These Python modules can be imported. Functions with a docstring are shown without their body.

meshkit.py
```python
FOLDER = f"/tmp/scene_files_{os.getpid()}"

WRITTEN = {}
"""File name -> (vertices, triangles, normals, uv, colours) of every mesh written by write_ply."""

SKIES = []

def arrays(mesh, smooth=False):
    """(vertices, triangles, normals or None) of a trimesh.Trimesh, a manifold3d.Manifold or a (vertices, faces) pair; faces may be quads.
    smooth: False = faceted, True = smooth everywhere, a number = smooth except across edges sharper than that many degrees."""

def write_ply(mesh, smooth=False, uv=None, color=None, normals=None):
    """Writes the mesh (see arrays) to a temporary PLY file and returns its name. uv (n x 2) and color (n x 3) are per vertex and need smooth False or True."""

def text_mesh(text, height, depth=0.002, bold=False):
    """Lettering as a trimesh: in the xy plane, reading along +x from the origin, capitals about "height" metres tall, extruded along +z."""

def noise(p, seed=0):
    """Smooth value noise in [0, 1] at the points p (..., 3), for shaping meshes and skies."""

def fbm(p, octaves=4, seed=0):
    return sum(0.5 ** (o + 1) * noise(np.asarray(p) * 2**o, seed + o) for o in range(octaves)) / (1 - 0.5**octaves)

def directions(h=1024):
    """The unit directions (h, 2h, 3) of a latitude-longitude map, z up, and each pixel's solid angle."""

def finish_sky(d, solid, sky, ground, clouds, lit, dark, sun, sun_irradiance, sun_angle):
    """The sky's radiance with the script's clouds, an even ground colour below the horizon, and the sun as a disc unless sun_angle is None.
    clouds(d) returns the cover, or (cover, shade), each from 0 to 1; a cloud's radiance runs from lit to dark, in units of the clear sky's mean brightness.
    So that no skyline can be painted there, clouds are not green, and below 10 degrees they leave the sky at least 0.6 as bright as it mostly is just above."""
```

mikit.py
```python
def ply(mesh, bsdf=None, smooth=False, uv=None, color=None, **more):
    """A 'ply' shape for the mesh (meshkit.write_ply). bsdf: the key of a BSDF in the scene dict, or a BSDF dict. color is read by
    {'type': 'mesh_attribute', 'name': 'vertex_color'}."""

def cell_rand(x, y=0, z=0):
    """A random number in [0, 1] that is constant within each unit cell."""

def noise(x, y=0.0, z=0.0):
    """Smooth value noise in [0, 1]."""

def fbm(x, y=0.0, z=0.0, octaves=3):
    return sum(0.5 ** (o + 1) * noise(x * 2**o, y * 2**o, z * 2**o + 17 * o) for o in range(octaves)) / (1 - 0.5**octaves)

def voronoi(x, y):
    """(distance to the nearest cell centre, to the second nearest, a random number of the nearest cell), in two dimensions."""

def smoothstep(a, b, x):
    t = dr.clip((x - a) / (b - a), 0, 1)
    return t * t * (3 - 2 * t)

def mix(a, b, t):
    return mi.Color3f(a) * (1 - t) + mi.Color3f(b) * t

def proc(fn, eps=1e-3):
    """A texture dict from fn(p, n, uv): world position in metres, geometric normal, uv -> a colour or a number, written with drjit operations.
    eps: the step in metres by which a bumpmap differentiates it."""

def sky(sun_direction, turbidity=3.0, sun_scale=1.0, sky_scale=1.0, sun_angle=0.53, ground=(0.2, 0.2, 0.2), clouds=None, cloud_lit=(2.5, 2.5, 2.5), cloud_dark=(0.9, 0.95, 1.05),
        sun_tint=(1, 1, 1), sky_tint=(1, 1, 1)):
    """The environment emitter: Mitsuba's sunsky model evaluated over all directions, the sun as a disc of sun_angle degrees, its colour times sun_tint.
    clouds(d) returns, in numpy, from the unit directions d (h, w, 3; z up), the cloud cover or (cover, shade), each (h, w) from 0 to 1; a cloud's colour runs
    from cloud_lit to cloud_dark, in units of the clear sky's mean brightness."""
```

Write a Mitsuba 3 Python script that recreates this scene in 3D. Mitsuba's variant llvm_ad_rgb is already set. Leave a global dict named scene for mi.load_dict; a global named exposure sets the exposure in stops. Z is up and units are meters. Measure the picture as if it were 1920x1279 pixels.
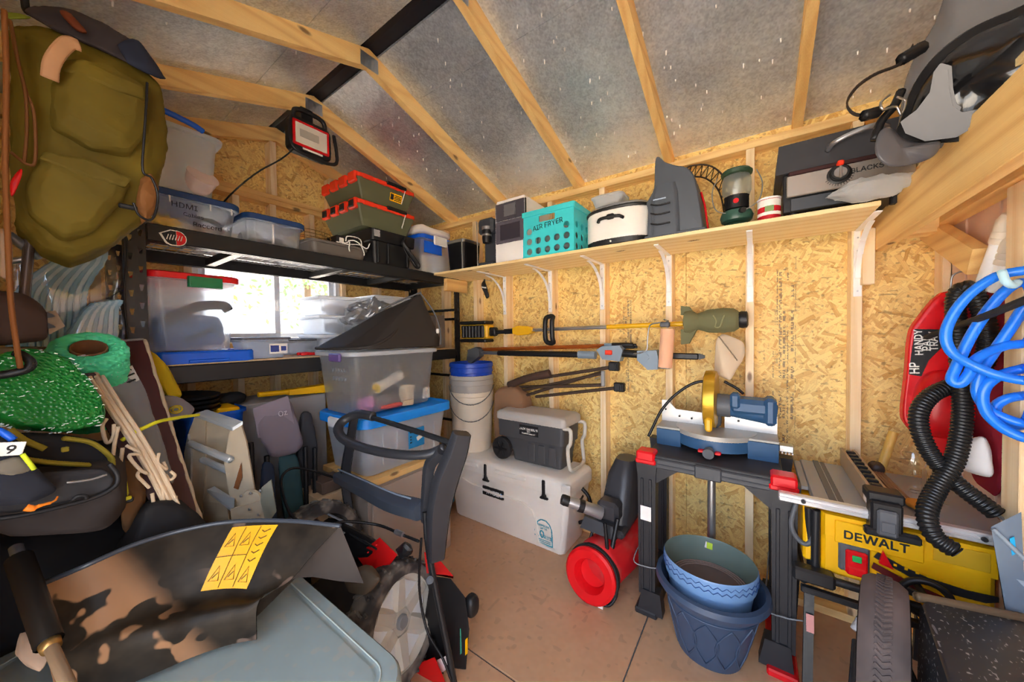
import math, random
import numpy as np
import trimesh
import mitsuba as mi
import drjit as dr
from shapely.geometry import Polygon, Point, box as sbox
from shapely import affinity
import manifold3d as m3
import mikit
import meshkit
from mikit import noise, fbm, voronoi, cell_rand, smoothstep, mix

ST = mi.ScalarTransform4f
scene, labels = {}, {}
random.seed(7)
rng = np.random.default_rng(7)

# ---------------------------------------------------------------- camera, sky, exposure
_yaw, _pit, _rol = 0.953482932, -0.0226681218, -0.0123755
_fw = np.array([math.sin(_yaw) * math.cos(_pit), math.cos(_yaw) * math.cos(_pit), math.sin(_pit)])
_rt = np.array([math.cos(_yaw), -math.sin(_yaw), 0.0])
_up = np.cross(_rt, _fw)
_up = -math.sin(_rol) * _rt + math.cos(_rol) * _up
EYE = np.array([0.0, 0.0, 1.40])
scene['camera'] = {'type': 'perspective', 'fov': math.degrees(2 * math.atan(960 / 644.425)), 'fov_axis': 'x', 'near_clip': 0.02, 'far_clip': 200.0,
                   'to_world': ST().look_at(origin=EYE.tolist(), target=(EYE + _fw).tolist(), up=_up.tolist())}


def _clouds(d):
    n = meshkit.fbm(d * 2.2 + 5.0, 4, 3)
    return np.clip((n - 0.30) * 3.0, 0, 1) * 0.9, np.clip((n - 0.5) * 1.5, 0, 0.5)


scene['sky'] = mikit.sky((0.8, 0.25, 1.15), turbidity=3.0, clouds=_clouds, cloud_lit=(2.15, 2.2, 2.25), cloud_dark=(1.3, 1.3, 1.3), sky_tint=(.92, 1.0, 1.12), ground=(0.45, 0.45, 0.44))
exposure = 4.6

# ---------------------------------------------------------------- mesh helpers
def V(*a):
    return np.array(a[0] if len(a) == 1 else a, float)


def unit(a):
    a = np.asarray(a, float)
    return a / (np.linalg.norm(a) + 1e-12)


def cat(*ms):
    out = []
    for m in ms:
        out += list(m) if isinstance(m, (list, tuple)) else [m]
    return trimesh.util.concatenate(out)


def tm(v, f):
    return trimesh.Trimesh(np.asarray(v, float), np.asarray(f, int), process=False)


def hull(pts):
    m = m3.Manifold.hull_points(np.asarray(pts, np.float64)).to_mesh()
    return tm(m.vert_properties[:, :3], m.tri_verts)


def box(x0, x1, y0, y1, z0, z1, c=0.0):
    x0, x1, y0, y1, z0, z1 = min(x0, x1), max(x0, x1), min(y0, y1), max(y0, y1), min(z0, z1), max(z0, z1)
    if not c:
        m = trimesh.creation.box((x1 - x0, y1 - y0, z1 - z0))
        m.apply_translation(((x0 + x1) / 2, (y0 + y1) / 2, (z0 + z1) / 2))
        return m
    c = min(c, (x1 - x0) * .49, (y1 - y0) * .49, (z1 - z0) * .49)
    P = []
    for x, sx in ((x0, 1), (x1, -1)):
        for y, sy in ((y0, 1), (y1, -1)):
            for z, sz in ((z0, 1), (z1, -1)):
                P += [(x + sx * c, y + sy * c, z), (x + sx * c, y, z + sz * c), (x, y + sy * c, z + sz * c)]
    return hull(P)


def cbox(c, s, ch=0.0):
    return box(c[0] - s[0] / 2, c[0] + s[0] / 2, c[1] - s[1] / 2, c[1] + s[1] / 2, c[2] - s[2] / 2, c[2] + s[2] / 2, ch)


def basis(t):
    t = unit(t)
    a = unit(np.cross(t, (0, 0, 1.0) if abs(t[2]) < .9 else (1.0, 0, 0)))
    return t, a, np.cross(t, a)


def loft(rings, cap=(True, True), closed=False):
    R = [np.asarray(r, float) for r in rings]
    n, k = len(R[0]), len(R)
    v = np.vstack(R)
    f = []
    for i in range(k if closed else k - 1):
        a, b = i * n, ((i + 1) % k) * n
        for j in range(n):
            j2 = (j + 1) % n
            f += [(a + j, a + j2, b + j2), (a + j, b + j2, b + j)]
    f = list(f)
    if not closed:
        for which, at in ((0, 0), (1, (k - 1) * n)):
            if cap[which]:
                c = len(v)
                v = np.vstack([v, R[0 if which == 0 else -1].mean(0)])
                for j in range(n):
                    j2 = (j + 1) % n
                    f.append((c, at + j2, at + j) if which == 0 else (c, at + j, at + j2))
    m = tm(v, f)
    return m


def tube(pts, r, n=8, closed=False, flat=1.0, upv=None):
    p = np.asarray(pts, float)
    k = len(p)
    rr = np.broadcast_to(r, (k,))
    t = (np.roll(p, -1, 0) - np.roll(p, 1, 0)) if closed else np.gradient(p, axis=0)
    t /= np.linalg.norm(t, axis=1, keepdims=True) + 1e-12
    a = basis(t[0])[1] if upv is None else unit(np.cross(t[0], upv))
    ang = np.arange(n) * 2 * math.pi / n
    rings = []
    for i in range(k):
        if upv is not None:
            a = unit(np.cross(t[i], upv))
        a = unit(a - t[i] * np.dot(a, t[i]))
        b = np.cross(t[i], a)
        rings.append(p[i] + rr[i] * (np.cos(ang)[:, None] * a + flat * np.sin(ang)[:, None] * b))
    return loft(rings, closed=closed)


def cyl(p0, p1, r0, r1=None, n=20):
    p0, p1 = V(p0), V(p1)
    r1 = r0 if r1 is None else r1
    t, a, b = basis(p1 - p0)
    ang = np.arange(n) * 2 * math.pi / n
    ring = np.cos(ang)[:, None] * a + np.sin(ang)[:, None] * b
    return loft([p0 + r0 * ring, p1 + r1 * ring])


def spline(pts, per=8, closed=False):
    p = np.asarray(pts, float)
    if closed:
        q = np.vstack([p[-1:], p, p[:2]])
    else:
        q = np.vstack([2 * p[:1] - p[1:2], p, 2 * p[-1:] - p[-2:-1]])
    out = []
    for i in range(1, len(q) - 2):
        for s in np.arange(per) / per:
            a, b, c, d = q[i - 1], q[i], q[i + 1], q[i + 2]
            out.append(.5 * (2 * b + (c - a) * s + (2 * a - 5 * b + 4 * c - d) * s ** 2 + (3 * b - a - 3 * c + d) * s ** 3))
    if not closed:
        out.append(p[-1])
    return np.array(out)


def lathe(prof, n=32, origin=(0, 0, 0), axis=(0, 0, 1), sx=1.0, sy=1.0, cap=(True, True), closed=False):
    """prof: (radius, height) pairs"""
    t, a, b = basis(axis)
    ang = np.arange(n) * 2 * math.pi / n
    rings = [V(origin) + t * h + max(r, 1e-5) * (sx * np.cos(ang)[:, None] * a + sy * np.sin(ang)[:, None] * b) for r, h in prof]
    return loft(rings, cap=cap, closed=closed)


def rr(w, d, r, n=4, cx=0.0, cy=0.0):
    r = min(r, w / 2 - 1e-4, d / 2 - 1e-4)
    out = []
    for qx, qy, a0 in ((1, 1, 0), (-1, 1, 90), (-1, -1, 180), (1, -1, 270)):
        for k in range(n + 1):
            a = math.radians(a0 + 90 * k / n)
            out.append((cx + qx * (w / 2 - r) + r * math.cos(a), cy + qy * (d / 2 - r) + r * math.sin(a)))
    return np.array(out)


def lev(poly, z):
    return np.column_stack([poly, np.full(len(poly), z)])


def frame(o, x, y):
    x = unit(x)
    z = unit(np.cross(x, y))
    y = np.cross(z, x)
    M = np.eye(4)
    M[:3, 0], M[:3, 1], M[:3, 2], M[:3, 3] = x, y, z, o
    return M


def tr(m, M):
    m = m.copy()
    m.apply_transform(M)
    return m


def mv(m, *d):
    m = m.copy()
    m.apply_translation(V(*d))
    return m


def rot(m, deg, axis=(0, 0, 1), at=(0, 0, 0)):
    m = m.copy()
    m.apply_transform(trimesh.transformations.rotation_matrix(math.radians(deg), axis, at))
    return m


def extr(poly, t, o=(0, 0, 0), x=(1, 0, 0), y=(0, 1, 0)):
    """polygon (points or shapely) in the plane (x, y) at o, thickness t along x cross y"""
    g = poly if hasattr(poly, 'area') else Polygon(poly)
    if not g.is_valid:
        g = g.buffer(0)
    return tr(trimesh.creation.extrude_polygon(g, t, engine='earcut'), frame(o, x, y))


def txt(s, h, o, x, y, t=.0015, bold=True, center=True):
    m = meshkit.text_mesh(s, h, t, bold)
    if center:
        b = m.bounds
        m.apply_translation((-(b[0][0] + b[1][0]) / 2, -(b[0][1] + b[1][1]) / 2, 0))
    return tr(m, frame(o, x, y))


def blob(c, r, e=2.4, n=(28, 18), amp=.0, freq=6.0, seed=0):
    u = np.arange(n[0]) * 2 * math.pi / n[0]
    w = np.linspace(-math.pi / 2, math.pi / 2, n[1])
    sg = lambda q, p: np.sign(q) * np.abs(q) ** p
    rings = []
    for a in w:
        ring = np.column_stack([sg(np.cos(a), 2 / e) * sg(np.cos(u), 2 / e), sg(np.cos(a), 2 / e) * sg(np.sin(u), 2 / e), np.full(n[0], sg(np.sin(a), 2 / e))])
        rings.append(ring)
    m = loft(rings, cap=(False, False))
    v = m.vertices * V(r)
    if amp:
        k = meshkit.fbm((v + V(c)) * freq + seed * 3.7, 3, seed) - .5
        v = v * (1 + amp * 2 * k[:, None])
    m.vertices = v + V(c)
    return m


def sub(m, it=1):
    for _ in range(it):
        m = m.subdivide()
    if it >= 2:
        m.merge_vertices()
        trimesh.smoothing.filter_laplacian(m, lamb=.5, iterations=3 * it - 2, volume_constraint=False)
    return m


def crumple(m, amp, freq, seed=0):
    m = m.copy()
    m.merge_vertices()
    v = np.array(m.vertices)
    d = np.stack([meshkit.fbm(v * freq + 11 * k, 3, seed + 7 * k) - .5 for k in range(3)], 1)
    m.vertices = v + 2 * amp * d
    return m


def sheet(top, bottom_off):
    """closed slab from a grid (r x c x 3) and an offset vector"""
    g = np.asarray(top, float)
    r, c = g.shape[:2]
    v = np.vstack([g.reshape(-1, 3), (g + V(bottom_off)).reshape(-1, 3)])
    N = r * c
    f = []
    for i in range(r - 1):
        for j in range(c - 1):
            a, b, d, e = i * c + j, i * c + j + 1, (i + 1) * c + j + 1, (i + 1) * c + j
            f += [(a, b, d), (a, d, e), (N + a, N + d, N + b), (N + a, N + e, N + d)]
    edge = [i for i in range(c)] + [i * c + c - 1 for i in range(1, r)] + [(r - 1) * c + j for j in range(c - 2, -1, -1)] + [i * c for i in range(r - 2, 0, -1)]
    for i in range(len(edge)):
        a, b = edge[i], edge[(i + 1) % len(edge)]
        f += [(a, N + a, N + b), (a, N + b, b)]
    m = tm(v, f)
    return m


# ---------------------------------------------------------------- scene helpers
def uniq(k):
    if k not in scene and k not in labels:
        return k
    i = 1
    while '%s_%03d' % (k, i) in scene or '%s_%03d' % (k, i) in labels:
        i += 1
    return '%s_%03d' % (k, i)


def thing(name, label, category, group=None):
    k = uniq(name)
    labels[k] = {'label': label, 'category': category}
    if group:
        labels[k]['group'] = group
    return k


def P(parent, name, mesh, mat, smooth=35, label=None, **more):
    k = uniq(parent + '__' + name)
    scene[k] = mikit.ply(mesh, mat, smooth=smooth, **more)
    if label:
        labels[k] = {'label': label}
    return k


def one(name, mesh, mat, label, category, group=None, smooth=35):
    k = thing(name, label, category, group)
    scene[k] = mikit.ply(mesh, mat, smooth=smooth)
    return k


def struct(name, label, mesh=None, mat=None, smooth=False):
    labels[name] = {'label': label, 'kind': 'structure'}
    if mesh is not None:
        scene[name] = mikit.ply(mesh, mat, smooth=smooth)
    return name


# ---------------------------------------------------------------- materials
def lin(h):
    if isinstance(h, str):
        h = [int(h[i:i + 2], 16) for i in (0, 2, 4)]
    c = np.asarray(h, float) / 255
    return [float(q) for q in np.where(c < .04045, c / 12.92, ((c + .055) / 1.055) ** 2.4)]


def rgb(h):
    return {'type': 'rgb', 'value': lin(h)}


def mat(name, color, rough=.5, metal=0.0, spec=.5, bump=None, scale=.001, **more):
    col = color if isinstance(color, dict) else rgb(color)
    b = {'type': 'principled', 'base_color': col, 'roughness': rough, 'metallic': metal, 'specular': spec, **more}
    if bump is not None:
        b = {'type': 'bumpmap', 'arbitrary': bump, 'scale': scale, 'bsdf': b}
    scene['mat_' + name] = {'type': 'twosided', 'bsdf': b}
    return 'mat_' + name


def wood_fn(axis, light, dark, knots=True):
    la, da = mi.Color3f(*lin(light)), mi.Color3f(*lin(dark))

    def fn(p, n, uv):
        q = [p.x, p.y, p.z]
        if axis == 'x':
            a, b, c = q[0], q[1], q[2]
        elif axis == 'y':
            a, b, c = q[1], q[0], q[2]
        else:
            a, b, c = q[2], q[0], q[1]
        w = noise(a * 1.3, b * 9, c * 9) * 2.2
        ring = .5 + .5 * dr.sin((b * 95 + c * 70 + w * 6) * 1.0)
        fine = noise(a * 6, b * 420, c * 420)
        tone = noise(dr.floor(b * 2.5) * 3.1, dr.floor(c * 2.5) * 1.7, a * .25)
        t = dr.clip(.18 + .38 * ring * ring + .22 * (fine - .5) + .35 * (tone - .5), 0, 1)
        col = mix(la, da, t)
        if knots:
            d1, d2, r = voronoi(a * 2.3 + 3, b * 5.5 + c * 5.5)
            k = (1 - smoothstep(.03, .085, d1)) * dr.select(r > .45, 1.0, 0.0)
            col = mix(col, mi.Color3f(.13, .05, .018), k * .8)
        return col
    return mikit.proc(fn)


_flk_hi, _flk_lo = mi.Color3f(*lin('f6d98c')), mi.Color3f(*lin('c59036'))


def osb_uv(u, v):
    best = mi.Float(-1)
    tone = mi.Float(.5)
    edge = mi.Float(0)
    for k, (ang, L, W) in enumerate(((.3, .068, .014), (1.15, .08, .018), (1.9, .06, .012), (2.6, .075, .021), (.75, .042, .009), (2.2, .05, .010))):
        a = (u * math.cos(ang) + v * math.sin(ang)) / L
        b = (-u * math.sin(ang) + v * math.cos(ang)) / W + .5 * noise(a * 1.5, k * 9.0)
        row = dr.floor(b)
        a = a + cell_rand(row, k, 5) * 3.1
        r = cell_rand(dr.floor(a), row, k)
        fa, fb = a - dr.floor(a), b - row
        e = dr.minimum(dr.minimum(fa, 1 - fa) * L, dr.minimum(fb, 1 - fb) * W)
        pick = r > best
        best = dr.select(pick, r, best)
        tone = dr.select(pick, cell_rand(dr.floor(a), row, k + 20) * .8 + .2 * noise(a * 2, b * 14, k), tone)
        edge = dr.select(pick, e, edge)
    return tone, edge


def osb_fn(face):
    def fn(p, n, uv):
        u, v = (p.y, p.z) if face == 'x' else (p.x, p.z)
        t, e = osb_uv(u, v)
        col = mix(_flk_hi, _flk_lo, dr.square(t) * 1.0)
        dk = smoothstep(.80, .95, noise(u * 55, v * 120)) * .5
        col = mix(col, mi.Color3f(.16, .075, .02), dk)
        col = mix(mi.Color3f(.33, .19, .065), col, .70 + .30 * smoothstep(0, .0014, e))
        if face == 'x':      # mill stamps printed on the panels in upright columns
            for y0, w, z0, z1 in ((-.115, .05, .72, 1.72), (-.16, .02, .75, 1.78), (.70, .055, 1.32, 1.62), (.70, .018, .98, 1.24), (-.08, .012, .78, 1.5)):
                ins = dr.select((dr.abs(u - y0) < w / 2) & (v > z0) & (v < z1), 1.0, 0.0)
                ch = dr.select(cell_rand(dr.floor(v * 150), dr.floor(u * 95), 4) > .52, 1.0, 0.0) * dr.select(cell_rand(dr.floor(v * 14), dr.floor(u * 60), 9) > .35, 1.0, 0.0)
                gap = dr.select((u * 60 - dr.floor(u * 60)) > .3, 1.0, 0.0)
                col = mix(col, mi.Color3f(.09, .06, .07), ins * ch * gap * .65)
        return col
    return fn


def conc_fn(p, n, uv):
    a = fbm(p.x * 3, p.y * 3, 0, 4)
    b = noise(p.x * 60, p.y * 60, 3)
    s = smoothstep(.80, .86, noise(p.x * 40, p.y * 40, 8)) * .15
    col = mix(mi.Color3f(*lin('d0a987')), mi.Color3f(*lin('b88f6c')), dr.clip(.5 + .7 * (a - .5) + .2 * (b - .5), 0, 1))
    return mix(col, mi.Color3f(.10, .065, .045), s)


def foil_fn(p, n, uv):
    a = fbm(p.x * 2.4, p.y * 2.4, p.z * 2.4, 4)
    g = noise(p.x * 160 + p.z * 60, p.y * 160)
    g2 = noise(p.x * 60, p.y * 60, 2)
    t = dr.clip(.5 + 1.7 * (a - .5) + .4 * (g - .5) + .25 * (g2 - .5), 0, 1)
    return mix(mi.Color3f(.38, .42, .47), mi.Color3f(.90, .96, 1.0), t)


def foil_bump(p, n, uv):
    return .6 * noise(p.x * 90, p.y * 90, 1) + .4 * noise(p.x * 25, p.y * 25, 2)


WX = mat('lumber_x', wood_fn('x', 'f2cd88', 'cf9648'), .6)
WY = mat('lumber_y', wood_fn('y', 'f4d494', 'd6a256'), .6)
WZ = mat('lumber_z', wood_fn('z', 'f5dfb8', 'dcb478'), .6)
SHELFW = mat('plywood_shelf', wood_fn('y', 'f3dca6', 'dcb878'), .5)
OSBX = mat('osb_side', mikit.proc(osb_fn('x')), .6)
OSBY = mat('osb_end', mikit.proc(osb_fn('y')), .6)
CONC = mat('painted_concrete', mikit.proc(conc_fn), .42, spec=.4)
FOIL = mat('foil', mikit.proc(foil_fn), .42, metal=.65, bump=mikit.proc(foil_bump, 2e-3), scale=.0012)
RIDGE = mat('ridge_black', '14141c', .55)
STEEL = mat('galvanised', 'b9bcc0', .38, metal=.9)
CHROME = mat('bright_steel', 'd9dcde', .22, metal=1.0)
WHITEP = mat('white_paint', 'f2f1ee', .38)
BLACKP = mat('black_plastic', '131417', .45)
BLACKM = mat('black_metal', '1c1e21', .4)
SOFTB = mat('charcoal_plastic', '3b3d42', .45)
GREYP = mat('grey_plastic', '84888c', .5)
DKGREY = mat('dark_grey_plastic', '55585c', .5)
RUBBER = mat('rubber', '1f1e1f', .75)
RED = mat('red_plastic', 'd8101a', .35)
ORANGER = mat('orange_red_plastic', 'ef3a1c', .4)
BLUE = mat('blue_plastic', '1560d8', .35)
SKYB = mat('bright_blue_plastic', '1b8ff0', .35)
NAVY = mat('navy_plastic', '1d3f74', .4)
YELLOW = mat('yellow_plastic', 'f5b90a', .4)
WHITEL = mat('label_white', 'ece9e2', .6)
INK = mat('ink_black', '17171a', .6)
SIDING = mat('pink_siding', 'dcc0ab', .6)
PARTB = mat('particle_board', 'c9aa84', .7)
CARDB = mat('cardboard', 'c0a27e', .75)
TEAL = mat('teal_plastic', '42d0d6', .4)
OLIVE = mat('olive_plastic', '5c6046', .5)
CREAM = mat('cream_plastic', 'd9cdb9', .45)


def frost(name, color, spec=.45, diff=.9, rough=.35):
    """thin translucent sheet: 'spec' passes straight on (blurred), 'diff' scatters through"""
    scene['mat_' + name] = {'type': 'principledthin', 'base_color': rgb(color), 'roughness': rough, 'spec_trans': spec, 'diff_trans': diff, 'eta': 1.3, 'spec_tint': 0.0}
    return 'mat_' + name


CLEAR = frost('clear_polypropylene', 'f6f9fc', .80, 1.1, .1)
MILKY = frost('milky_polypropylene', 'f3f6f8', .40, 1.0, .35)
scene['mat_clear_film'] = {'type': 'thindielectric', 'int_ior': 1.6}
CRYS = 'mat_clear_film'
SEMI = frost('semi_clear_polypropylene', 'f2f5f8', .66, 1.1, .2)
BACKLIT = frost('backlit_polypropylene', 'f4f7fa', .35, 1.5, .3)

# ---------------------------------------------------------------- room
WX0, WX1, WY0, WY1 = -0.19, 2.32, -0.665, 2.86      # inner faces of the sheathing
RX = 1.063                                          # ridge
fl = struct('floor', 'reddish tan painted concrete slab floor')
for a in ((WX0, 2.4, WY0 - .1, .427), (WX0, 1.097, .433, WY1), (1.103, 2.4, .433, WY1)):
    P(fl, 'slab', box(a[0], a[1], a[2], a[3], -.12, 0, .003), CONC, False)
P(fl, 'joint_filler', box(WX0, 2.4, WY0 - .1, WY1, -.13, -.006), DKGREY, False)

# roof ------------------------------------------------------------
def roof_z(x):
    return 2.464 + (2.32 - x) / 3 if x >= RX else 2.464 + (x - (2 * RX - 2.32)) / 3


ce = struct('ceiling', 'gable roof underside of silver foil faced sheathing between rafters')
for s in (1, -1):
    for x0, x1 in ((.05, .305), (.3065, 1.45)):
        a, b = RX + s * x0, RX + s * x1
        pts = [(a, roof_z(a)), (b, roof_z(b)), (b, roof_z(b) + .012), (a, roof_z(a) + .012)]
        P(ce, 'sheathing', extr(pts if s < 0 else pts[::-1], WY1 - WY0 + .3, (0, WY1 + .15, 0), (1, 0, 0), (0, 0, 1)), FOIL, False)
for s in (1, -1):
    a, b = RX, RX + s * 1.47
    P(ce, 'roof_deck', extr([(a, roof_z(RX) + .05), (b, roof_z(b) + .02), (b, roof_z(b) + .04), (a, roof_z(RX) + .07)], WY1 - WY0 + .4, (0, WY1 + .2, 0), (1, 0, 0), (0, 0, 1)), RIDGE, False)
    c_ = RX + s * .3057
    P(ce, 'seam_tape', extr([(c_ - .006, roof_z(c_) + .013), (c_ + .006, roof_z(c_) + .013), (c_ + .006, roof_z(c_) + .02), (c_ - .006, roof_z(c_) + .02)], WY1 - WY0 + .3, (0, WY1 + .15, 0), (1, 0, 0), (0, 0, 1)), RIDGE, False)
P(ce, 'ridge_strip', extr([(RX - .07, roof_z(RX - .05) + .014), (RX, roof_z(RX - .05) + .03), (RX + .07, roof_z(RX + .05) + .014), (RX, roof_z(RX - .05) + .05)], WY1 - WY0 + .3, (0, WY1 + .15, 0), (1, 0, 0), (0, 0, 1)), RIDGE, False, 'black felt strip under the ridge')
RAF = [2.236, 1.640, .995, .410, -.185]
D = .094
for y in RAF + [2.79, -.70]:
    for s in (1, -1):
        a, b = RX, RX + s * 1.40
        pts = [(a, roof_z(RX + s * 1e-6)), (b, roof_z(b)), (b, roof_z(b) - D), (a, roof_z(RX + s * 1e-6) - D)]
        P(ce, 'rafter', extr(pts, .038, (0, y + .038, 0), (1, 0, 0), (0, 0, 1)), WX, False)
    if y in RAF:
        zt = roof_z(RX) - .012
        P(ce, 'gusset_plate', cat([extr([(RX - .05, zt - .092), (RX + .05, zt - .092), (RX + .05, zt - .02), (RX - .05, zt - .02)], .0015, (0, y + .0004, 0), (1, 0, 0), (0, 0, 1))] +
          [box(RX - .042 + i * .017, RX - .036 + i * .017, y - .003, y, zt - .085, zt - .03) for i in range(6)]), STEEL, False, 'steel gusset plate')
nails = []
for i in range(300):
    s = 1 if rng.random() < .72 else -1
    x, y = RX + s * rng.uniform(.09, 1.28), rng.uniform(WY0, 2.85)
    z = roof_z(x)
    nails.append(cyl((x, y, z + .004), (x + s * .001, y, z - .016 * rng.uniform(.5, 1.2)), .0042, .0022, 5))
k = P(ce, 'nail_points', cat(nails), WHITEP, False, 'roofing nail points coming through the foil')
labels[k]['kind'] = 'stuff'

# right wall --------------------------------------------------------
wr = struct('wall_right', 'long side wall of yellow oriented strand board between pine studs')
for a, b in ((-.665, .345), (.347, 1.565), (1.567, 2.86)):
    P(wr, 'strand_board', box(2.32, 2.333, a, b, 0, 2.475), OSBX, False)
STUDS = [2.80, 2.38, 1.985, 1.667, 1.252, .857, .445, .046, -.362]
for y in STUDS:
    P(wr, 'stud', box(2.23, 2.32, y - .038, y, .038, 2.358, .0015), WZ, False)
P(wr, 'top_plate', box(2.228, 2.32, WY0, WY1, 2.358, 2.398, .002), WY, False)
P(wr, 'bottom_plate', box(2.23, 2.32, WY0, WY1, 0, .038, .002), WY, False)
P(wr, 'corner_backing', box(2.334, 2.345, -.70, 2.9, 0, 2.5), SIDING, False)

# end wall with the window --------------------------------------------
wb = struct('wall_back', 'end wall of strand board with pine studs, cross plate and a sliding window')
wx0, wx1, wz0, wz1 = .585, 1.50, 1.355, 1.98
def gz(x):
    return roof_z(x) + .01
for a, b, z0, z1 in ((WX0, wx0, 0, 2.36), (wx1, 2.333, 0, 2.36), (wx0, wx1, 0, wz0), (wx0, wx1, wz1, 2.36)):
    P(wb, 'strand_board', box(a, b, 2.86, 2.873, z0, z1), OSBY, False)
P(wb, 'gable_board', extr([(WX0, 2.361), (2.333, 2.361), (2.333, gz(2.333)), (RX, gz(RX)), (WX0, gz(WX0))], .013, (0, 2.873, 0), (1, 0, 0), (0, 0, 1)), OSBY, False)
for x in (-.15, .19, .545, 1.50, 1.828, 2.19):
    P(wb, 'stud', box(x, x + .038, 2.77, 2.86, .038, 2.325, .0015), WZ, False)
for x in (.79, 1.003, 1.262):
    P(wb, 'stud', box(x, x + .038, 2.77, 2.86, .038, 1.315, .0015), WZ, False)
    P(wb, 'stud', box(x, x + .038, 2.77, 2.86, 2.02, 2.325, .0015), WZ, False)
for x in (.19, .60, 1.012, 1.42, 1.828):
    P(wb, 'gable_stud', box(x, x + .038, 2.77, 2.86, 2.392, roof_z(x + .019) - D - .012, .0015), WZ, False)
P(wb, 'cross_plate', cat(box(WX0, 2.23, 2.768, 2.86, 2.326, 2.358, .002), box(WX0, 2.23, 2.766, 2.86, 2.359, 2.391, .002)), WX, False)
P(wb, 'window_sill', box(wx0 - .04, wx1 + .04, 2.768, 2.86, 1.316, 1.354, .002), WX, False)
P(wb, 'window_header', box(wx0 - .04, wx1 + .04, 2.768, 2.86, 1.981, 2.02, .002), WX, False)
P(wb, 'bottom_plate', box(WX0, 2.23, 2.77, 2.86, 0, .038, .002), WX, False)

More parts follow.
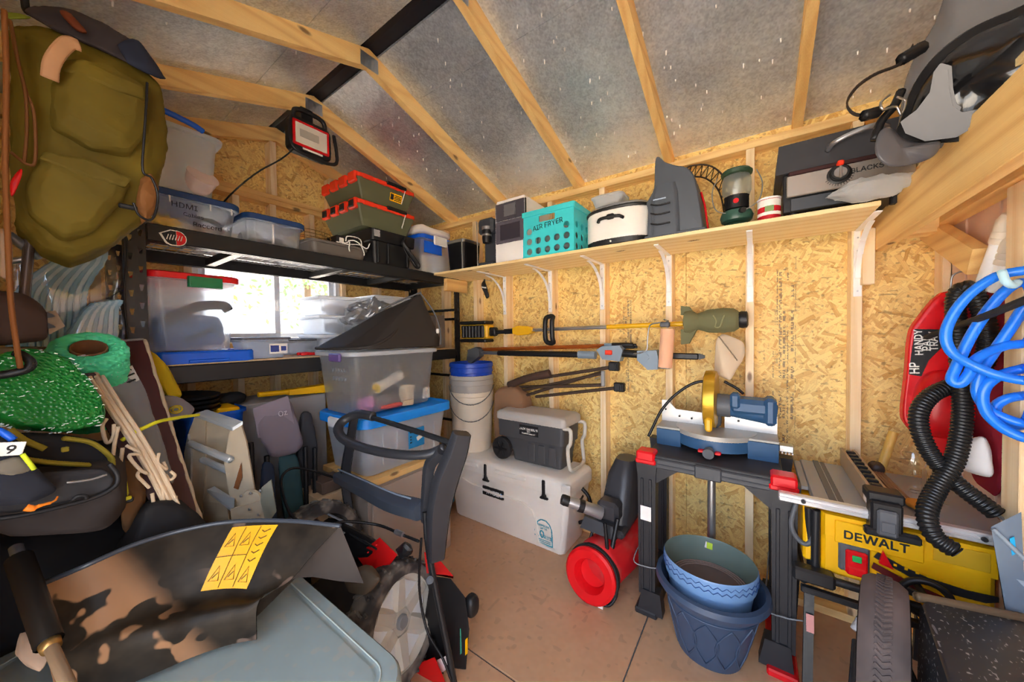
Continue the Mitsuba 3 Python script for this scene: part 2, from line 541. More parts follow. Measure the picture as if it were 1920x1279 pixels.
w1 = struct('window_1', 'white vinyl sliding window in the end wall, blown out by daylight')
VIN = mat('white_vinyl', 'dfe3e8', .35)
fr = []
for a in ((wx0, wx1, wz0, wz0 + .035), (wx0, wx1, wz1 - .035, wz1), (wx0, wx0 + .035, wz0 + .035, wz1 - .035), (wx1 - .035, wx1, wz0 + .035, wz1 - .035)):
    fr.append(box(a[0], a[1], 2.80, 2.87, a[2], a[3], .003))
P(w1, 'window_frame', cat(fr), VIN, False)
for x0, x1, y, nm in ((wx0 + .036, 1.065, 2.812, 'sliding_sash'), (1.03, wx1 - .036, 2.838, 'fixed_sash')):
    g = [box(x0, x1, y, y + .022, wz0 + .036, wz0 + .066, .002), box(x0, x1, y, y + .022, wz1 - .066, wz1 - .036, .002),
         box(x0, x0 + .032, y, y + .022, wz0 + .066, wz1 - .066, .002), box(x1 - .034, x1, y, y + .022, wz0 + .066, wz1 - .066, .002)]
    k = P(w1, nm, cat(g), VIN, False)
    P(k, 'pane', box(x0 + .03, x1 - .03, y + .010, y + .0105, wz0 + .06, wz1 - .06), 'mat_pane', False)
    if nm == 'sliding_sash':
        P(k, 'latch', cat(box(1.038, 1.056, y - .016, y, 1.58, 1.66, .004), tube(spline([(1.04, y - .004, 1.585), (1.03, y - .02, 1.60), (1.03, y - .02, 1.64), (1.04, y - .004, 1.655)], 4), .005, 6)), WHITEP)
scene['mat_pane'] = {'type': 'thindielectric', 'int_ior': 1.5}

# left wall with the open doorway beside the camera, near end wall ------------
wl = struct('wall_left', 'left side wall of strand board with the open doorway beside the camera')
DY0, DY1, DZ = -.60, 1.02, 2.08
P(wl, 'strand_board', box(WX0 - .013, WX0, DY1, 2.873, 0, 2.475), OSBX, False)
P(wl, 'strand_board', box(WX0 - .013, WX0, DY0, DY1, DZ, 2.475), OSBX, False)
P(wl, 'strand_board', box(WX0 - .013, WX0, WY0, DY0, 0, 2.475), OSBX, False)
P(wl, 'door_header', box(WX0, WX0 + .038, DY0 - .04, DY1 + .04, DZ, DZ + .14, .002), WY, False)
P(wl, 'door_jamb', box(WX0, WX0 + .038, DY1, DY1 + .038, 0, DZ, .002), WZ, False)
wf = struct('wall_front', 'near end wall of pale pinkish grooved siding with pine framing')
DX1, DX0 = 1.60, WX0 + .04
for i in range(6):
    x0 = 1.66 + i * .115
    P(wf, 'siding_board', box(x0 + .002, x0 + .112, -.676, -.664 - (.004 if i % 2 else 0), .0, 2.36, .002), SIDING, False)
P(wf, 'siding_sheet', box(WX0, 2.34, -.69, -.677, 0, 2.36), SIDING, False)
P(wf, 'upper_sheet', extr([(WX0, 2.361), (2.34, 2.361), (2.34, gz(2.333)), (RX, gz(RX)), (WX0, gz(WX0))], .013, (0, -.677, 0), (1, 0, 0), (0, 0, 1)), OSBY, False)
P(wf, 'stud', box(DX1 + .03, DX1 + .118, -.663, -.615, 0, 1.818, .002), WZ, False)
P(wf, 'cross_rail', box(DX0, 2.228, -.665, -.60, 1.80 + .02, 1.98, .002), WX, False)
P(wf, 'corner_board', box(2.235, 2.318, -.664, -.64, 0, 1.78, .002), WZ, False)
P(wf, 'ledger', box(2.13, 2.228, -.60, -.475, 1.79, 1.875, .002), WY, False)
P(wf, 'diagonal_brace', extr([(-.30, -.045), (.17, -.045), (.17, .045), (-.26, .045)], .038, (2.02, -.632, 1.70), unit((-.83, 0, -.42)), unit((-.42, 0, .83))), WX, False)

# loft joist and deck above the near end
lf = struct('trim_1', 'single pine joist across the shed carrying a small loft near the door')
P(lf, 'joist', box(-.15, 2.228, -.47, -.432, 1.748, 1.925, .002), WX, False)
P(lf, 'joist_support', box(2.18, 2.229, -.43, -.39, 1.60, 1.848, .002), WZ, False)
LOFT = P(lf, 'deck', box(1.05, 2.228, -.60, -.474, 1.985, 2.003, .001), SHELFW, False)

# ground, drive and a tree outside ---------------------------------------
DRIVE = mat('drive', 'c9c4ba', .8)
struct('ground', 'pale ground around the shed', box(-14, 16, -16, 18, -.30, -.135), DRIVE)

# seen through the window: a neighbour's pale wall and a leafy tree
NW = mat('neighbour_white', 'ecebe6', .8)
k = thing('neighbour_wall', 'white lapped wall of the neighbouring house outside the left window pane', 'house wall')
for i in range(22):
    P(k, 'lap_board', extr([(0, 0), (.02, 0), (.006, .15), (0, .15)], 5.2, (-3.0, 7.5, -.1 + i * .148), (0, -1, 0), (0, 0, 1)), NW, False)
k = thing('garden_tree', 'leafy garden tree outside the right window pane', 'tree')
P(k, 'trunk', cyl((3.0, 6.6, -.13), (2.9, 6.5, 2.3), .09, .05, 12), mat('bark', '6d5a48', .9), True)
lv = []
for i in range(900):
    c_ = V(2.9, 6.4, 2.5) + V(rng.normal(0, .55), rng.normal(0, .5), rng.normal(0, .5))
    a_ = unit(rng.normal(size=3)); b_ = unit(np.cross(a_, rng.normal(size=3)))
    lv.append(tm([c_ - a_ * .06, c_ + b_ * .025, c_ + a_ * .06, c_ - b_ * .025], [(0, 1, 2), (0, 2, 3)]))
q = P(k, 'foliage', cat(lv), mat('leaf', '6f8a52', .6), False)
labels[q] = {'label': 'green leaves', 'kind': 'stuff'}

# ---------------------------------------------------------------- storage rack on the end wall
RF, RB = 2.10, 2.70
rk = thing('storage_rack', 'black steel storage rack with wire top shelf standing across the window wall', 'shelf rack')
def post(x0, x1, y, sgn):
    W = x1 - x0
    hs = []
    for zz in np.arange(.06, 1.86, .0762):
        for u, dz in ((.26, 0), (.74, .026)):
            c = x0 + W * u
            hs.append(Polygon([(c - .0075, zz + dz + .013), (c + .0075, zz + dz + .013), (c + .0035, zz + dz - .013), (c - .0035, zz + dz - .013)]))
    g = sbox(x0, 0.0, x1, 1.885)
    for h in hs:
        g = g.difference(h)
    a = extr(g, .0025, (0, y, 0), (1, 0, 0), (0, 0, 1)) if sgn > 0 else extr(g, .0025, (0, y, 0), (1, 0, 0), (0, 0, 1))
    return a
for x0, x1, xs in ((.236, .298, .236), (2.112, 2.174, 2.1715)):
    for y, dy in ((RF, .05), (RB, -.05)):
        P(rk, 'post', cat(post(x0, x1, y, 1), box(xs, xs + .0025, min(y, y + dy), max(y, y + dy), 0, 1.885)), BLACKM, False)
    for zz in (.35, .62, 1.02, 1.52, 1.60):
        P(rk, 'side_brace', box(xs - .002, xs + .006, RF + .01, RB - .01, zz, zz + .022, .002), BLACKM, False)
for z0, z1, nm in ((1.812, 1.886, 'top'), (1.192, 1.272, 'mid'), (.10, .18, 'low')):
    P(rk, 'front_beam', cat(box(.30, 2.11, RF - .012, RF + .024, z0, z1, .004), box(.30, 2.11, RF + .024, RF + .05, z0, z0 + .018, .002)), BLACKM, False)
    P(rk, 'back_beam', box(.30, 2.11, RB - .03, RB + .01, z0, z1, .004), BLACKM, False)
    for x in (.30, 2.08):
        P(rk, 'end_beam', box(x, x + .03, RF + .03, RB - .03, z0 + .01, z1 - .004, .003), BLACKM, False)
for x in (.62, 1.20, 1.66):
    P(rk, 'shelf_support', box(x, x + .045, RF + .03, RB - .03, 1.822, 1.862, .003), BLACKM, False)
wires = []
for x in np.arange(.335, 2.09, .052):
    wires.append(box(x - .002, x + .002, RF + .024, RB - .03, 1.872, 1.876))
for y in np.arange(RF + .05, RB - .05, .095):
    wires.append(box(.31, 2.10, y - .0025, y + .0025, 1.867, 1.872))
P(rk, 'wire_deck', cat(wires), STEEL, False, 'grey wire mesh deck')
P(rk, 'board_deck', box(.302, 2.108, RF + .002, RB - .002, 1.2725, 1.281, .001), PARTB, False, 'particle board deck')
P(rk, 'low_deck', box(.302, 2.108, RF + .002, RB - .002, .181, .189, .001), PARTB, False)
sx, sy, sz = (0.3913, 2.085, 1.837)
st = P(rk, 'sticker', extr(Point(0, 0).buffer(.034).union(Polygon([(-.055, .012), (-.02, .034), (0, .034), (0, -.034), (-.02, -.034), (-.035, -.028)])), .001, (sx, 2.0878, sz), (1, 0, 0), (0, 0, 1)), WHITEL, False, 'round red, black and white emblem sticker')
P(st, 'red_half', extr(Point(0, 0).buffer(.031).intersection(sbox(0, -.04, .04, .04)), .0006, (sx, 2.0867, sz), (1, 0, 0), (0, 0, 1)), RED, False)
P(st, 'black_half', extr(Polygon([(-.047, .012), (-.018, .030), (-.001, .030), (-.001, -.030), (-.018, -.030), (-.030, -.022)]), .0006, (sx, 2.0867, sz), (1, 0, 0), (0, 0, 1)), INK, False)
P(st, 'white_marks', cat([extr([(-.03 + .009 * i, -.012), (-.024 + .009 * i, .012), (-.026 + .009 * i, .014), (-.033 + .009 * i, -.008)], .0005, (sx, 2.0860, sz), (1, 0, 0), (0, 0, 1)) for i in range(6)]), WHITEL, False)


def shell(x0, x1, y0, y1, z0, z1, tap=.03, r=.045, lip=.012, n=5):
    cx, cy, w, d = (x0 + x1) / 2, (y0 + y1) / 2, x1 - x0, y1 - y0
    h = z1 - z0
    L = [lev(rr(w - 2 * tap - .02, d - 2 * tap - .02, r * .7, n, cx, cy), z0)]
    for t in (.02, .12, .3, .5, .7, .9):
        q = 2 * tap * (1 - t)
        L.append(lev(rr(w - q, d - q, r, n, cx, cy), z0 + h * t))
    L.append(lev(rr(w, d, r, n, cx, cy), z1 - .016))
    L.append(lev(rr(w + 2 * lip, d + 2 * lip, r + lip, n, cx, cy), z1 - .014))
    L.append(lev(rr(w + 2 * lip, d + 2 * lip, r + lip, n, cx, cy), z1))
    return loft(L, cap=(True, False))


def lidmesh(x0, x1, y0, y1, z, h=.03, over=.016, r=.05, n=5, dish=.008):
    cx, cy, w, d = (x0 + x1) / 2, (y0 + y1) / 2, x1 - x0 + 2 * over, y1 - y0 + 2 * over
    g = lambda q, zz: lev(rr(w - q, d - q, max(r - q / 2, .01), n, cx, cy), zz)
    return loft([g(.01, z - h * .6), g(0, z - h * .6), g(0, z + h * .25), g(.012, z + h * .4), g(.05, z + h * .4), g(.062, z + h * .4 - dish)], cap=(True, True))


def tote(label, x0, x1, y0, y1, z0, z1, body=None, lid=None, tap=.025, latch=None, ends=True, cat_='storage tote', group=None, r=.045, lidlabel=None, name='storage_tote'):
    k = thing(name, label, cat_, group)
    P(k, 'tub', shell(x0, x1, y0, y1, z0, z1, tap, r), body or CLEAR, 40)
    if lid:
        P(k, 'lid', lidmesh(x0, x1, y0, y1, z1 + .008, r=r + .01), lid, 40, lidlabel)
    if latch:
        cx = (x0 + x1) / 2
        for yy, s in ((y0, -1),):
            P(k, 'latch', box(cx - .07, cx + .07, yy - .034, yy - .018, z1 - .05, z1 + .022, .006), latch, 30)
    return k


# tote standing on top of another, upper left
k = tote('milky clear tote with blue grips, topmost of the stack behind the olive backpack', .22, .562, 2.13, 2.56, 2.064, 2.352, MILKY, None, .02)
P(k, 'grip', tube(spline([(.30, 2.118, 2.392), (.37, 2.106, 2.388), (.46, 2.104, 2.372), (.50, 2.112, 2.360)], 6), .013, 8), BLUE, True, 'blue grip on the rim')
P(k, 'rim', loft([lev(rr(.342 + a, .43 + a, .05, 5, .391, 2.345), z) for a, z in ((.006, 2.334), (.036, 2.336), (.040, 2.352), (.02, 2.357))]), MILKY, 40)
one('plastic_tub', lathe([(.048, 0), (.058, .12), (.061, .122), (.061, .126), (.052, .126)], 24, (.475, 2.22, 2.08), (.15, -.6, .5)), mat('pale_pink', 'e3cbc2', .5), 'small pale pink tub lying inside the topmost clear tote', 'tub')
one('folded_papers', cat([box(.26, .42, 2.20 + i * .03, 2.222 + i * .03, 2.074, 2.20 - .01 * i, .003) for i in range(6)]), WHITEL, 'white paper stack inside the topmost clear tote', 'papers')
# second tote with writing
k = tote('clear tote with navy lid and marker writing at the left end of the top shelf', .30, .628, 2.13, 2.56, 1.880, 2.040, CLEAR, NAVY, .018)
for s, h, px, py, rot_ in (('HDMI', .024, .43, 1.998, 0), ('Cables', .016, .46, 1.962, 0), ('Raccord', .020, .51, 1.925, 0)):
    P(k, 'writing', txt(s, h, (px, 2.124 + (2.0 - py) * .1, py), (1, 0, -.02), (0, .1, 1), .0006, False), INK, False, 'marker writing')
for x in (.38, .52, .60):
    P(k, 'rib', box(x - .003, x + .003, 2.117, 2.124, 2.0, 2.052, .001), WHITEP, False)
one('yellow_strap', crumple(sub(blob((.375, 2.20, 1.925), (.055, .05, .034)), 0), .02, 25, 3), YELLOW, 'crumpled yellow strap inside the navy lidded tote with writing', 'strap', smooth=True)
one('cable_coil', cat([tube(spline([(.53 + .045 * math.cos(a), 2.19 + .012 * i, 1.935 + .042 * math.sin(a)) for a in np.arange(0, 6.28, .7)], 4, True), .006, 6, True) for i in range(4)]), BLACKP, 'coil of black cable inside the navy lidded tote with writing', 'cable')
# third tote
k = tote('smaller clear tote with navy lid, beside the tote with writing', .668, .938, 2.13, 2.50, 1.880, 2.022, CLEAR, NAVY, .012)
P(k, 'rib', box(.775, .783, 2.118, 2.1245, 1.90, 2.0, .001), WHITEP, False)
for i, (x, z, c) in enumerate(((.74, 1.905, '3b2c22'), (.82, 1.908, '2b2522'), (.87, 1.93, '8d8f92'), (.72, 1.94, 'c7cdd2'))):
    one('hardware_packet', crumple(blob((x, 2.20 + .02 * i, z), (.05, .05, .022 + .004 * i)), .012, 30, i), mat('packet_%d' % i, c, .5), ('dark brown packet lying left in', 'black packet lying in the middle of', 'grey packet on the right in', 'pale packet on the left in')[i] + ' the smaller navy lidded tote', 'packet', smooth=True)
# low grey tray
k = thing('low_tray', 'low grey plastic tray on the top shelf right of the small navy lidded tote', 'tray')
P(k, 'tray', shell(.965, 1.335, 2.115, 2.46, 1.880, 1.972, .02, .04, .006), mat('tray_grey', '66605a', .5), 40)
P(k, 'tray_lining', shell(.972, 1.328, 2.122, 2.453, 1.884, 1.968, .02, .04, .0), mat('tray_grey_in', '4d4945', .6), 40)
one('wire_basket', cat([tube(spline([(1.0 + .17 * math.cos(a) * .9, 2.25 + .1 * math.sin(a), z) for a in np.arange(0, 6.28, .6)], 3, True), .002, 5, True) for z in (1.99, 2.01, 2.03)] + [cyl((1.0 + .153 * math.cos(a), 2.25 + .1 * math.sin(a), 1.96), (1.0 + .153 * math.cos(a), 2.25 + .1 * math.sin(a), 2.03), .002, n=5) for a in np.arange(0, 6.28, .4)]), mat('brass_wire', '9a7a45', .4, .8), 'small brassy wire basket poking out of the low grey tray', 'basket')
# black box with white cords
k = thing('power_adapter', 'black adapter box with hanging white cords, resting on the low grey tray', 'adapter')
P(k, 'case', box(1.14, 1.325, 2.15, 2.28, 1.975, 2.035, .006), BLACKP, 30)
P(k, 'plate', box(1.155, 1.185, 2.146, 2.151, 1.99, 2.02, .002), WHITEL, 30)
for i, pts in enumerate((((1.19, 2.135, 2.00), (1.195, 2.125, 2.03), (1.25, 2.12, 2.035), (1.285, 2.125, 2.025), (1.29, 2.12, 1.985)), ((1.13, 2.14, 1.985), (1.18, 2.12, 1.985), (1.2, 2.11, 1.995), (1.19, 2.10, 1.95), (1.192, 2.095, 1.93)),
                       ((1.19, 2.11, 2.00), (1.23, 2.10, 2.005), (1.27, 2.10, 1.985), (1.285, 2.09, 1.94), (1.287, 2.09, 1.918)), ((1.15, 2.13, 1.975), (1.2, 2.12, 1.98), (1.27, 2.12, 1.99), (1.32, 2.11, 1.975), (1.335, 2.1, 2.01)))):
    P(k, 'white_cord', tube(spline(pts, 6), .0035, 6), WHITEP, True)
# black stackable bin with strap
k = thing('black_bin', 'tall black plastic bin with a hanging black strap under the olive crates', 'bin')
BX0, BX1, BY0 = 1.345, 1.715, 2.10
P(k, 'tub', loft([lev(rr(.30, .40, .03, 4, 1.53, 2.32), 1.888), lev(rr(.33, .42, .03, 4, 1.53, 2.32), 2.04), lev(rr(.36, .45, .03, 4, 1.53, 2.32), 2.045), lev(rr(.37, .46, .03, 4, 1.53, 2.32), 2.118)]), BLACKP, 30)
for x in (1.40, 1.48, 1.64):
    P(k, 'rib', box(x - .007, x + .007, 2.098, 2.115, 1.895, 2.04, .004), BLACKP, 30)
P(k, 'tag', box(1.36, 1.405, 2.086, 2.089, 2.065, 2.11, .001), mat('silver_tag', 'a9abad', .4), 30, 'silver tag')
P(k, 'strap', cat(tube(spline([(1.60, 2.085, 2.10), (1.575, 2.07, 2.06), (1.60, 2.06, 2.02), (1.65, 2.055, 1.965), (1.70, 2.055, 1.91), (1.675, 2.06, 1.90), (1.62, 2.06, 1.96), (1.585, 2.07, 2.03), (1.60, 2.08, 2.09)], 6), .016, 8, flat=.35)), BLACKP, True, 'loose black strap')
# olive crates with orange red lids
def crate(label, z0, seed, clips):
    k = thing('lidded_crate', label, 'crate', 'olive crates with orange red lids')
    x0, x1, y0, y1 = 1.255, 1.70, 2.09, 2.55
    cx, cy = (x0 + x1) / 2, (y0 + y1) / 2
    P(k, 'tub', loft([lev(rr(.36, .40, .02, 3, cx, cy), z0), lev(rr(.445, .46, .02, 3, cx, cy), z0 + .115), lev(rr(.45, .465, .02, 3, cx, cy), z0 + .118), lev(rr(.45, .465, .02, 3, cx, cy), z0 + .128)]), OLIVE, 25)
    P(k, 'lid', cat(loft([lev(rr(.455, .475, .02, 3, cx, cy), z0 + .129), lev(rr(.455, .475, .02, 3, cx, cy), z0 + .152), lev(rr(.42, .44, .02, 3, cx, cy), z0 + .160)]),
        [box(x0 - .016, x0 + .02, y0 + .015 + i * .115, y0 + .10 + i * .115, z0 + .098, z0 + .165, .006) for i in range(4)], [box(x0 + .03 + i * .1, x0 + .11 + i * .1, y0 - .012, y0 + .01, z0 + .125, z0 + .155, .005) for i in range(4)]), ORANGER, 25)
    P(k, 'handle', box(1.46, 1.62, y0 - .022, y0 + .02, z0 + .140, z0 + .163, .005), BLACKP, 25)
    if clips:
        for i in range(4):
            P(k, 'clip', box(x0 - .022, x0 - .012, y0 + .03 + i * .115, y0 + .085 + i * .115, z0 + .108, z0 + .152, .004), BLACKP, 25)
    else:
        q = P(k, 'label_sticker', tr(box(-.05, .05, -.001, .001, -.028, .028), frame((1.545, 2.096, z0 + .072), (1, 0, 0), (0, .97, .2))), YELLOW, False, 'yellow label')
        P(q, 'print', tr(cat(box(-.045, -.02, -.002, -.001, -.018, .02), [box(-.014, .044, -.002, -.001, -.02 + i * .011, -.015 + i * .011) for i in range(4)]), frame((1.545, 2.096, z0 + .072), (1, 0, 0), (0, .97, .2))), INK, False)
    P(k, 'zip_tie', tube(spline([(1.60, 2.14, z0 + .166), (1.615, 2.08, z0 + .16), (1.605, 2.083, z0 + .11), (1.585, 2.09, z0 + .04)], 5), .0042, 6, flat=.5), WHITEP, True, 'white zip tie')
    return k
crate('olive crate with orange red lid and black clips, on the tall black bin', 2.128, 1, True)
crate('olive crate with orange red lid and yellow label, topmost of its stack', 2.30, 2, False)
# clear tote with blue lid and white latch, white bag on top
k = tote('clear tote with blue lid and white latches at the right end of the rack', 1.752, 2.09, 2.075, 2.45, 1.880, 2.150, CLEAR, BLUE, .012, WHITEP)
P(k, 'blue_label', box(1.77, 1.95, 2.068, 2.0705, 2.03, 2.12), BLUE, False)
one('white_jug', cat(lathe([(.075, 0), (.08, .02), (.08, .16), (.05, .2), (.03, .21)], 24, (2.0, 2.2, 1.886)), tube(spline([(1.94, 2.13, 1.94), (1.92, 2.10, 2.0), (1.95, 2.10, 2.06), (1.99, 2.12, 2.05)], 6), .012, 8)), WHITEP, 'white handled jug inside the clear tote at the right end of the rack', 'jug')
one('paper_packet', box(1.79, 1.86, 2.11, 2.15, 1.886, 2.02, .006), CREAM, 'cream paper packet inside the clear tote at the right end of the rack', 'packet')
one('white_bag', crumple(sub(box(1.74, 2.10, 2.08, 2.45, 2.180, 2.262, .03), 2), .022, 9, 4), mat('white_cloth', 'ece4d8', .8), 'white cloth bag lying on the blue lidded tote by the ridge side wall', 'bag', smooth=True)

# ---- second shelf
k = tote('clear tote with red lid and green grip beside the window', .30, .612, 2.11, 2.50, 1.335, 1.672, SEMI, RED, .022)
P(k, 'grip', loft([lev(rr(.125, .03, .01, 3, .485, 2.088), z) for z in (1.628, 1.675)]), mat('green_plastic', '1d7a48', .4), 30, 'green grip')
one('work_jacket', crumple(blob((.46, 2.26, 1.43), (.13, .10, .085), 2.6, (40, 26)), .05, 8, 2), mat('jacket_blue', '4a6f9f', .8), 'folded blue grey jacket inside the red lidded tote', 'jacket', smooth=True)
one('dark_umbrella', cat(tube(spline([(.36, 2.16, 1.47), (.46, 2.15, 1.54), (.56, 2.15, 1.555), (.585, 2.15, 1.53)], 6), .022, 8), tube([(.42, 2.14, 1.385), (.53, 2.14, 1.44)], .008, 8)), mat('umbrella_dark', '272a33', .7), 'dark folded umbrella inside the red lidded tote', 'umbrella')
one('flat_case', cat(lidmesh(.318, .672, 2.105, 2.46, 1.312, .055, .004, .03, 4, .01), box(.42, .57, 2.094, 2.104, 1.282, 1.297, .004)), BLUE, 'flat bright blue plastic case lying under the red lidded tote', 'case')
def small_tote(label, x0, x1, y0, y1, z0, h, lid='d9dde0', group=None, tap=.02):
    k = thing('small_tote', label, 'storage box', group)
    P(k, 'tub', shell(x0, x1, y0, y1, z0, z0 + h, tap, .02, .006, 3), BACKLIT, 40)
    if lid:
        P(k, 'lid', lidmesh(x0, x1, y0, y1, z0 + h + .003, .012, .01, .025, 3, .003), mat('lid_' + lid, lid, .4), 40)
    return k
k = small_tote('shallow clear box with grey lid and printed label in front of the window', .625, .845, 2.12, 2.30, 1.282, .105, '5b5a60')
q = P(k, 'label_sticker', box(.745, .83, 2.116, 2.118, 1.305, 1.36), WHITEL, False)
P(q, 'print', cat(box(.75, .79, 2.1145, 2.1158, 1.315, 1.35), box(.80, .825, 2.1145, 2.1158, 1.32, 1.345)), mat('label_blue', '3b4a8f', .5), False)
small_tote('shallow clear box with grey lid right behind the labelled box', .90, 1.12, 2.34, 2.55, 1.282, .09, '5b5a60')
for i in range(3):
    k = small_tote(('bottom', 'middle', 'top')[i] + ' clear box of the stack in front of the window', 1.085, 1.36, 2.26, 2.58, 1.282 + i * .127, .115, 'eef1f4', 'clear boxes stacked in front of the window')
    one('parts_bag', crumple(blob((1.24, 2.36, 1.322 + i * .127), (.09, .06, .035)), .03, 18, i), mat('partsbag_%d' % i, ('8a8d92', '50463f', 'a58b86')[i], .6), ('grey', 'dark brown', 'pinkish')[i] + ' bag of small parts in the ' + ('bottom', 'middle', 'top')[i] + ' box of the window stack', 'bag', smooth=True)
k = small_tote('clear box with white lid on the right half of the second shelf', 1.50, 1.86, 2.30, 2.6, 1.54, .15, 'e6eaee')
one('carton', box(1.48, 1.85, 2.32, 2.62, 1.283, 1.535, .004), CARDB, 'brown carton under the clear box on the right half of the second shelf', 'box')
one('scrap_bag', crumple(blob((1.36, 2.19, 1.55), (.14, .10, .09), 2.2, (48, 30)), .085, 16, 8), mat('foil_scrap', 'a3a7ad', .3, .6), 'crumpled silvery bag of scraps beside the window stack', 'bag', smooth=20)
one('small_bin', shell(1.24, 1.48, 2.12, 2.30, 1.282, 1.47, .02, .02, .006, 3), MILKY, 'clear open bin under the silvery bag of scraps', 'bin', smooth=40)
k = thing('pliers', 'red handled pliers lying on the second shelf deck', 'pliers')
P(k, 'handle', cat(tube(spline([(.905, 2.13, 1.295), (.94, 2.12, 1.296), (.985, 2.14, 1.293)], 5), .009, 8), tube(spline([(.905, 2.17, 1.295), (.94, 2.18, 1.296), (.985, 2.155, 1.293)], 5), .009, 8)), RED, True)
P(k, 'jaw', hull([(.985, 2.135, 1.284), (.985, 2.16, 1.284), (1.05, 2.142, 1.284), (1.05, 2.152, 1.284), (.985, 2.135, 1.302), (.985, 2.16, 1.302), (1.05, 2.142, 1.296), (1.05, 2.152, 1.296)]), STEEL)
one('file_box', cat(box(2.0, 2.10, 2.2, 2.58, 1.283, 1.56, .005)), mat('taupe_box', '8d8175', .6), 'taupe storage box at the right end of the second shelf', 'box')

# ---- work light hanging under the ridge
k = thing('work_light', 'black flood work light with red rimmed lens hanging under the ridge', 'work light')
LY = 2.13
P(k, 'housing', loft([np.column_stack([q[:, 0], np.full(len(q), y), q[:, 1]]) for q, y in ((rr(.232, .195, .035, 4, .992, 2.553), LY + .055), (rr(.232, .195, .035, 4, .992, 2.553), LY + .004), (rr(.215, .18, .03, 4, .992, 2.553), LY - .006))]), BLACKP, 30)
P(k, 'lens_rim', extr(sbox(.897, 2.492, 1.083, 2.618).buffer(.008), .006, (0, LY - .004, 0), (1, 0, 0), (0, 0, 1)), RED, 30, 'red lens rim')
q = P(k, 'lens', extr(sbox(.903, 2.498, 1.077, 2.612), .004, (0, LY - .009, 0), (1, 0, 0), (0, 0, 1)), mat('lens_beige', 'e0d9cc', .25), 30, 'pale rectangular lens')
P(q, 'reflector', cat(box(.925, 1.03, LY - .0145, LY - .013, 2.535, 2.58, .001)), mat('reflector_grey', 'b7b1a5', .3), False)
fr = [(.875, LY - .02, 2.62), (.865, LY - .03, 2.50), (.885, LY - .035, 2.445), (.96, LY - .035, 2.428), (1.06, LY - .035, 2.428), (1.118, LY - .035, 2.45), (1.125, LY - .03, 2.52), (1.115, LY - .02, 2.62)]
P(k, 'stand_frame', cat(tube(spline(fr, 6), .010, 8), box(.955, 1.045, LY - .045, LY - .02, 2.415, 2.442, .005)), BLACKP, True)
P(k, 'handle', tube(spline([(.905, LY + .02, 2.645), (.915, LY + .01, 2.69), (.99, LY + .005, 2.70), (1.065, LY + .01, 2.69), (1.085, LY + .02, 2.645)], 6), .013, 8), BLACKP, True)
P(k, 'nameplate', box(.94, 1.05, LY - .012, LY - .009, 2.470, 2.480), WHITEL, False)
P(k, 'bracket', box(.96, 1.03, LY + .05, LY + .12, 2.66, 2.75, .004), BLACKP, 30)
P(k, 'cord', tube(spline([(.90, LY - .03, 2.46), (.82, LY - .02, 2.36), (.72, LY + .0, 2.26), (.62, LY + .03, 2.13), (.60, 2.55, 2.05)], 8), .004, 6), BLACKP, True, 'black cord')

one('thin_cord', tube(spline([(0.2349, 2.06, 1.898), (0.2397, 2.06, 1.751), (0.2277, 2.06, 1.557), (0.2311, 2.04, 1.387), (0.2112, 1.98, 1.306), (0.1856, 1.92, 1.275)], 8), .003, 6), BLACKP, 'thin black cord hanging down the left post of the rack', 'cord', smooth=True)

# ---------------------------------------------------------------- long wall shelf
ws = thing('wall_shelf', 'long pine plywood shelf on white brackets along the strand board side wall', 'shelf')
P(ws, 'board', box(1.83, 2.229, -.375, 2.035, 1.855, 1.873, .002), SHELFW, False)
for i, y in enumerate(STUDS[3:9]):
    yc = y - .020
    br = [box(2.2225, 2.2295, yc - .014, yc + .014, 1.55, 1.8535, .001), box(1.90, 2.222, yc - .012, yc + .012, 1.8475, 1.8535, .001)]
    arc = [(2.2215 - .008, yc, 1.635)] + [(2.213 - .25 * (1 - math.cos(a)), yc, 1.635 + .205 * math.sin(a)) for a in np.linspace(.15, 1.45, 9)]
    arc = spline(arc, 3)
    br.append(tube(arc, .0105, 6, flat=.35, upv=(0, 1, 0)) if False else loft([np.array([p + V(0, -.010, 0), p + V(0, .010, 0), p + V(.004, .010, -.003), p + V(.004, -.010, -.003)]) for p in arc]))
    k = P(ws, 'bracket', cat(br), WHITEP, False, 'white steel bracket')
    P(k, 'screw', cat([cyl((2.221, yc, z), (2.2225, yc, z), .0042, n=8) for z in (1.575, 1.66, 1.76, 1.82)]), STEEL, False)
one('wood_block', box(1.98, 2.222, 2.045, 2.083, 1.755, 1.854, .002), WX, 'short pine block under the left end of the wall shelf', 'block', smooth=False)

# stainless bin
k = thing('waste_bin', 'slim black and stainless waste bin at the left end of the wall shelf', 'bin')
P(k, 'body', loft([lev(rr(.18, .16, .03, 5, 1.955, 1.83), 1.8735), lev(rr(.20, .18, .03, 5, 1.955, 1.83), 2.075)]), mat('dark_steel', '2c2d30', .25, .7), 40)
P(k, 'band', loft([lev(rr(.206, .186, .032, 5, 1.955, 1.83), z) for z in (2.076, 2.09)]), CHROME, 40)
P(k, 'rim', loft([lev(rr(.206 - a, .186 - a, .032, 5, 1.955, 1.83), z) for a, z in ((0, 2.0905), (0, 2.098), (.02, 2.100))]), STEEL, 40)
P(k, 'trim_strip', cat(box(1.850, 1.858, 1.748, 1.76, 1.875, 2.075, .002)), CHROME, False)
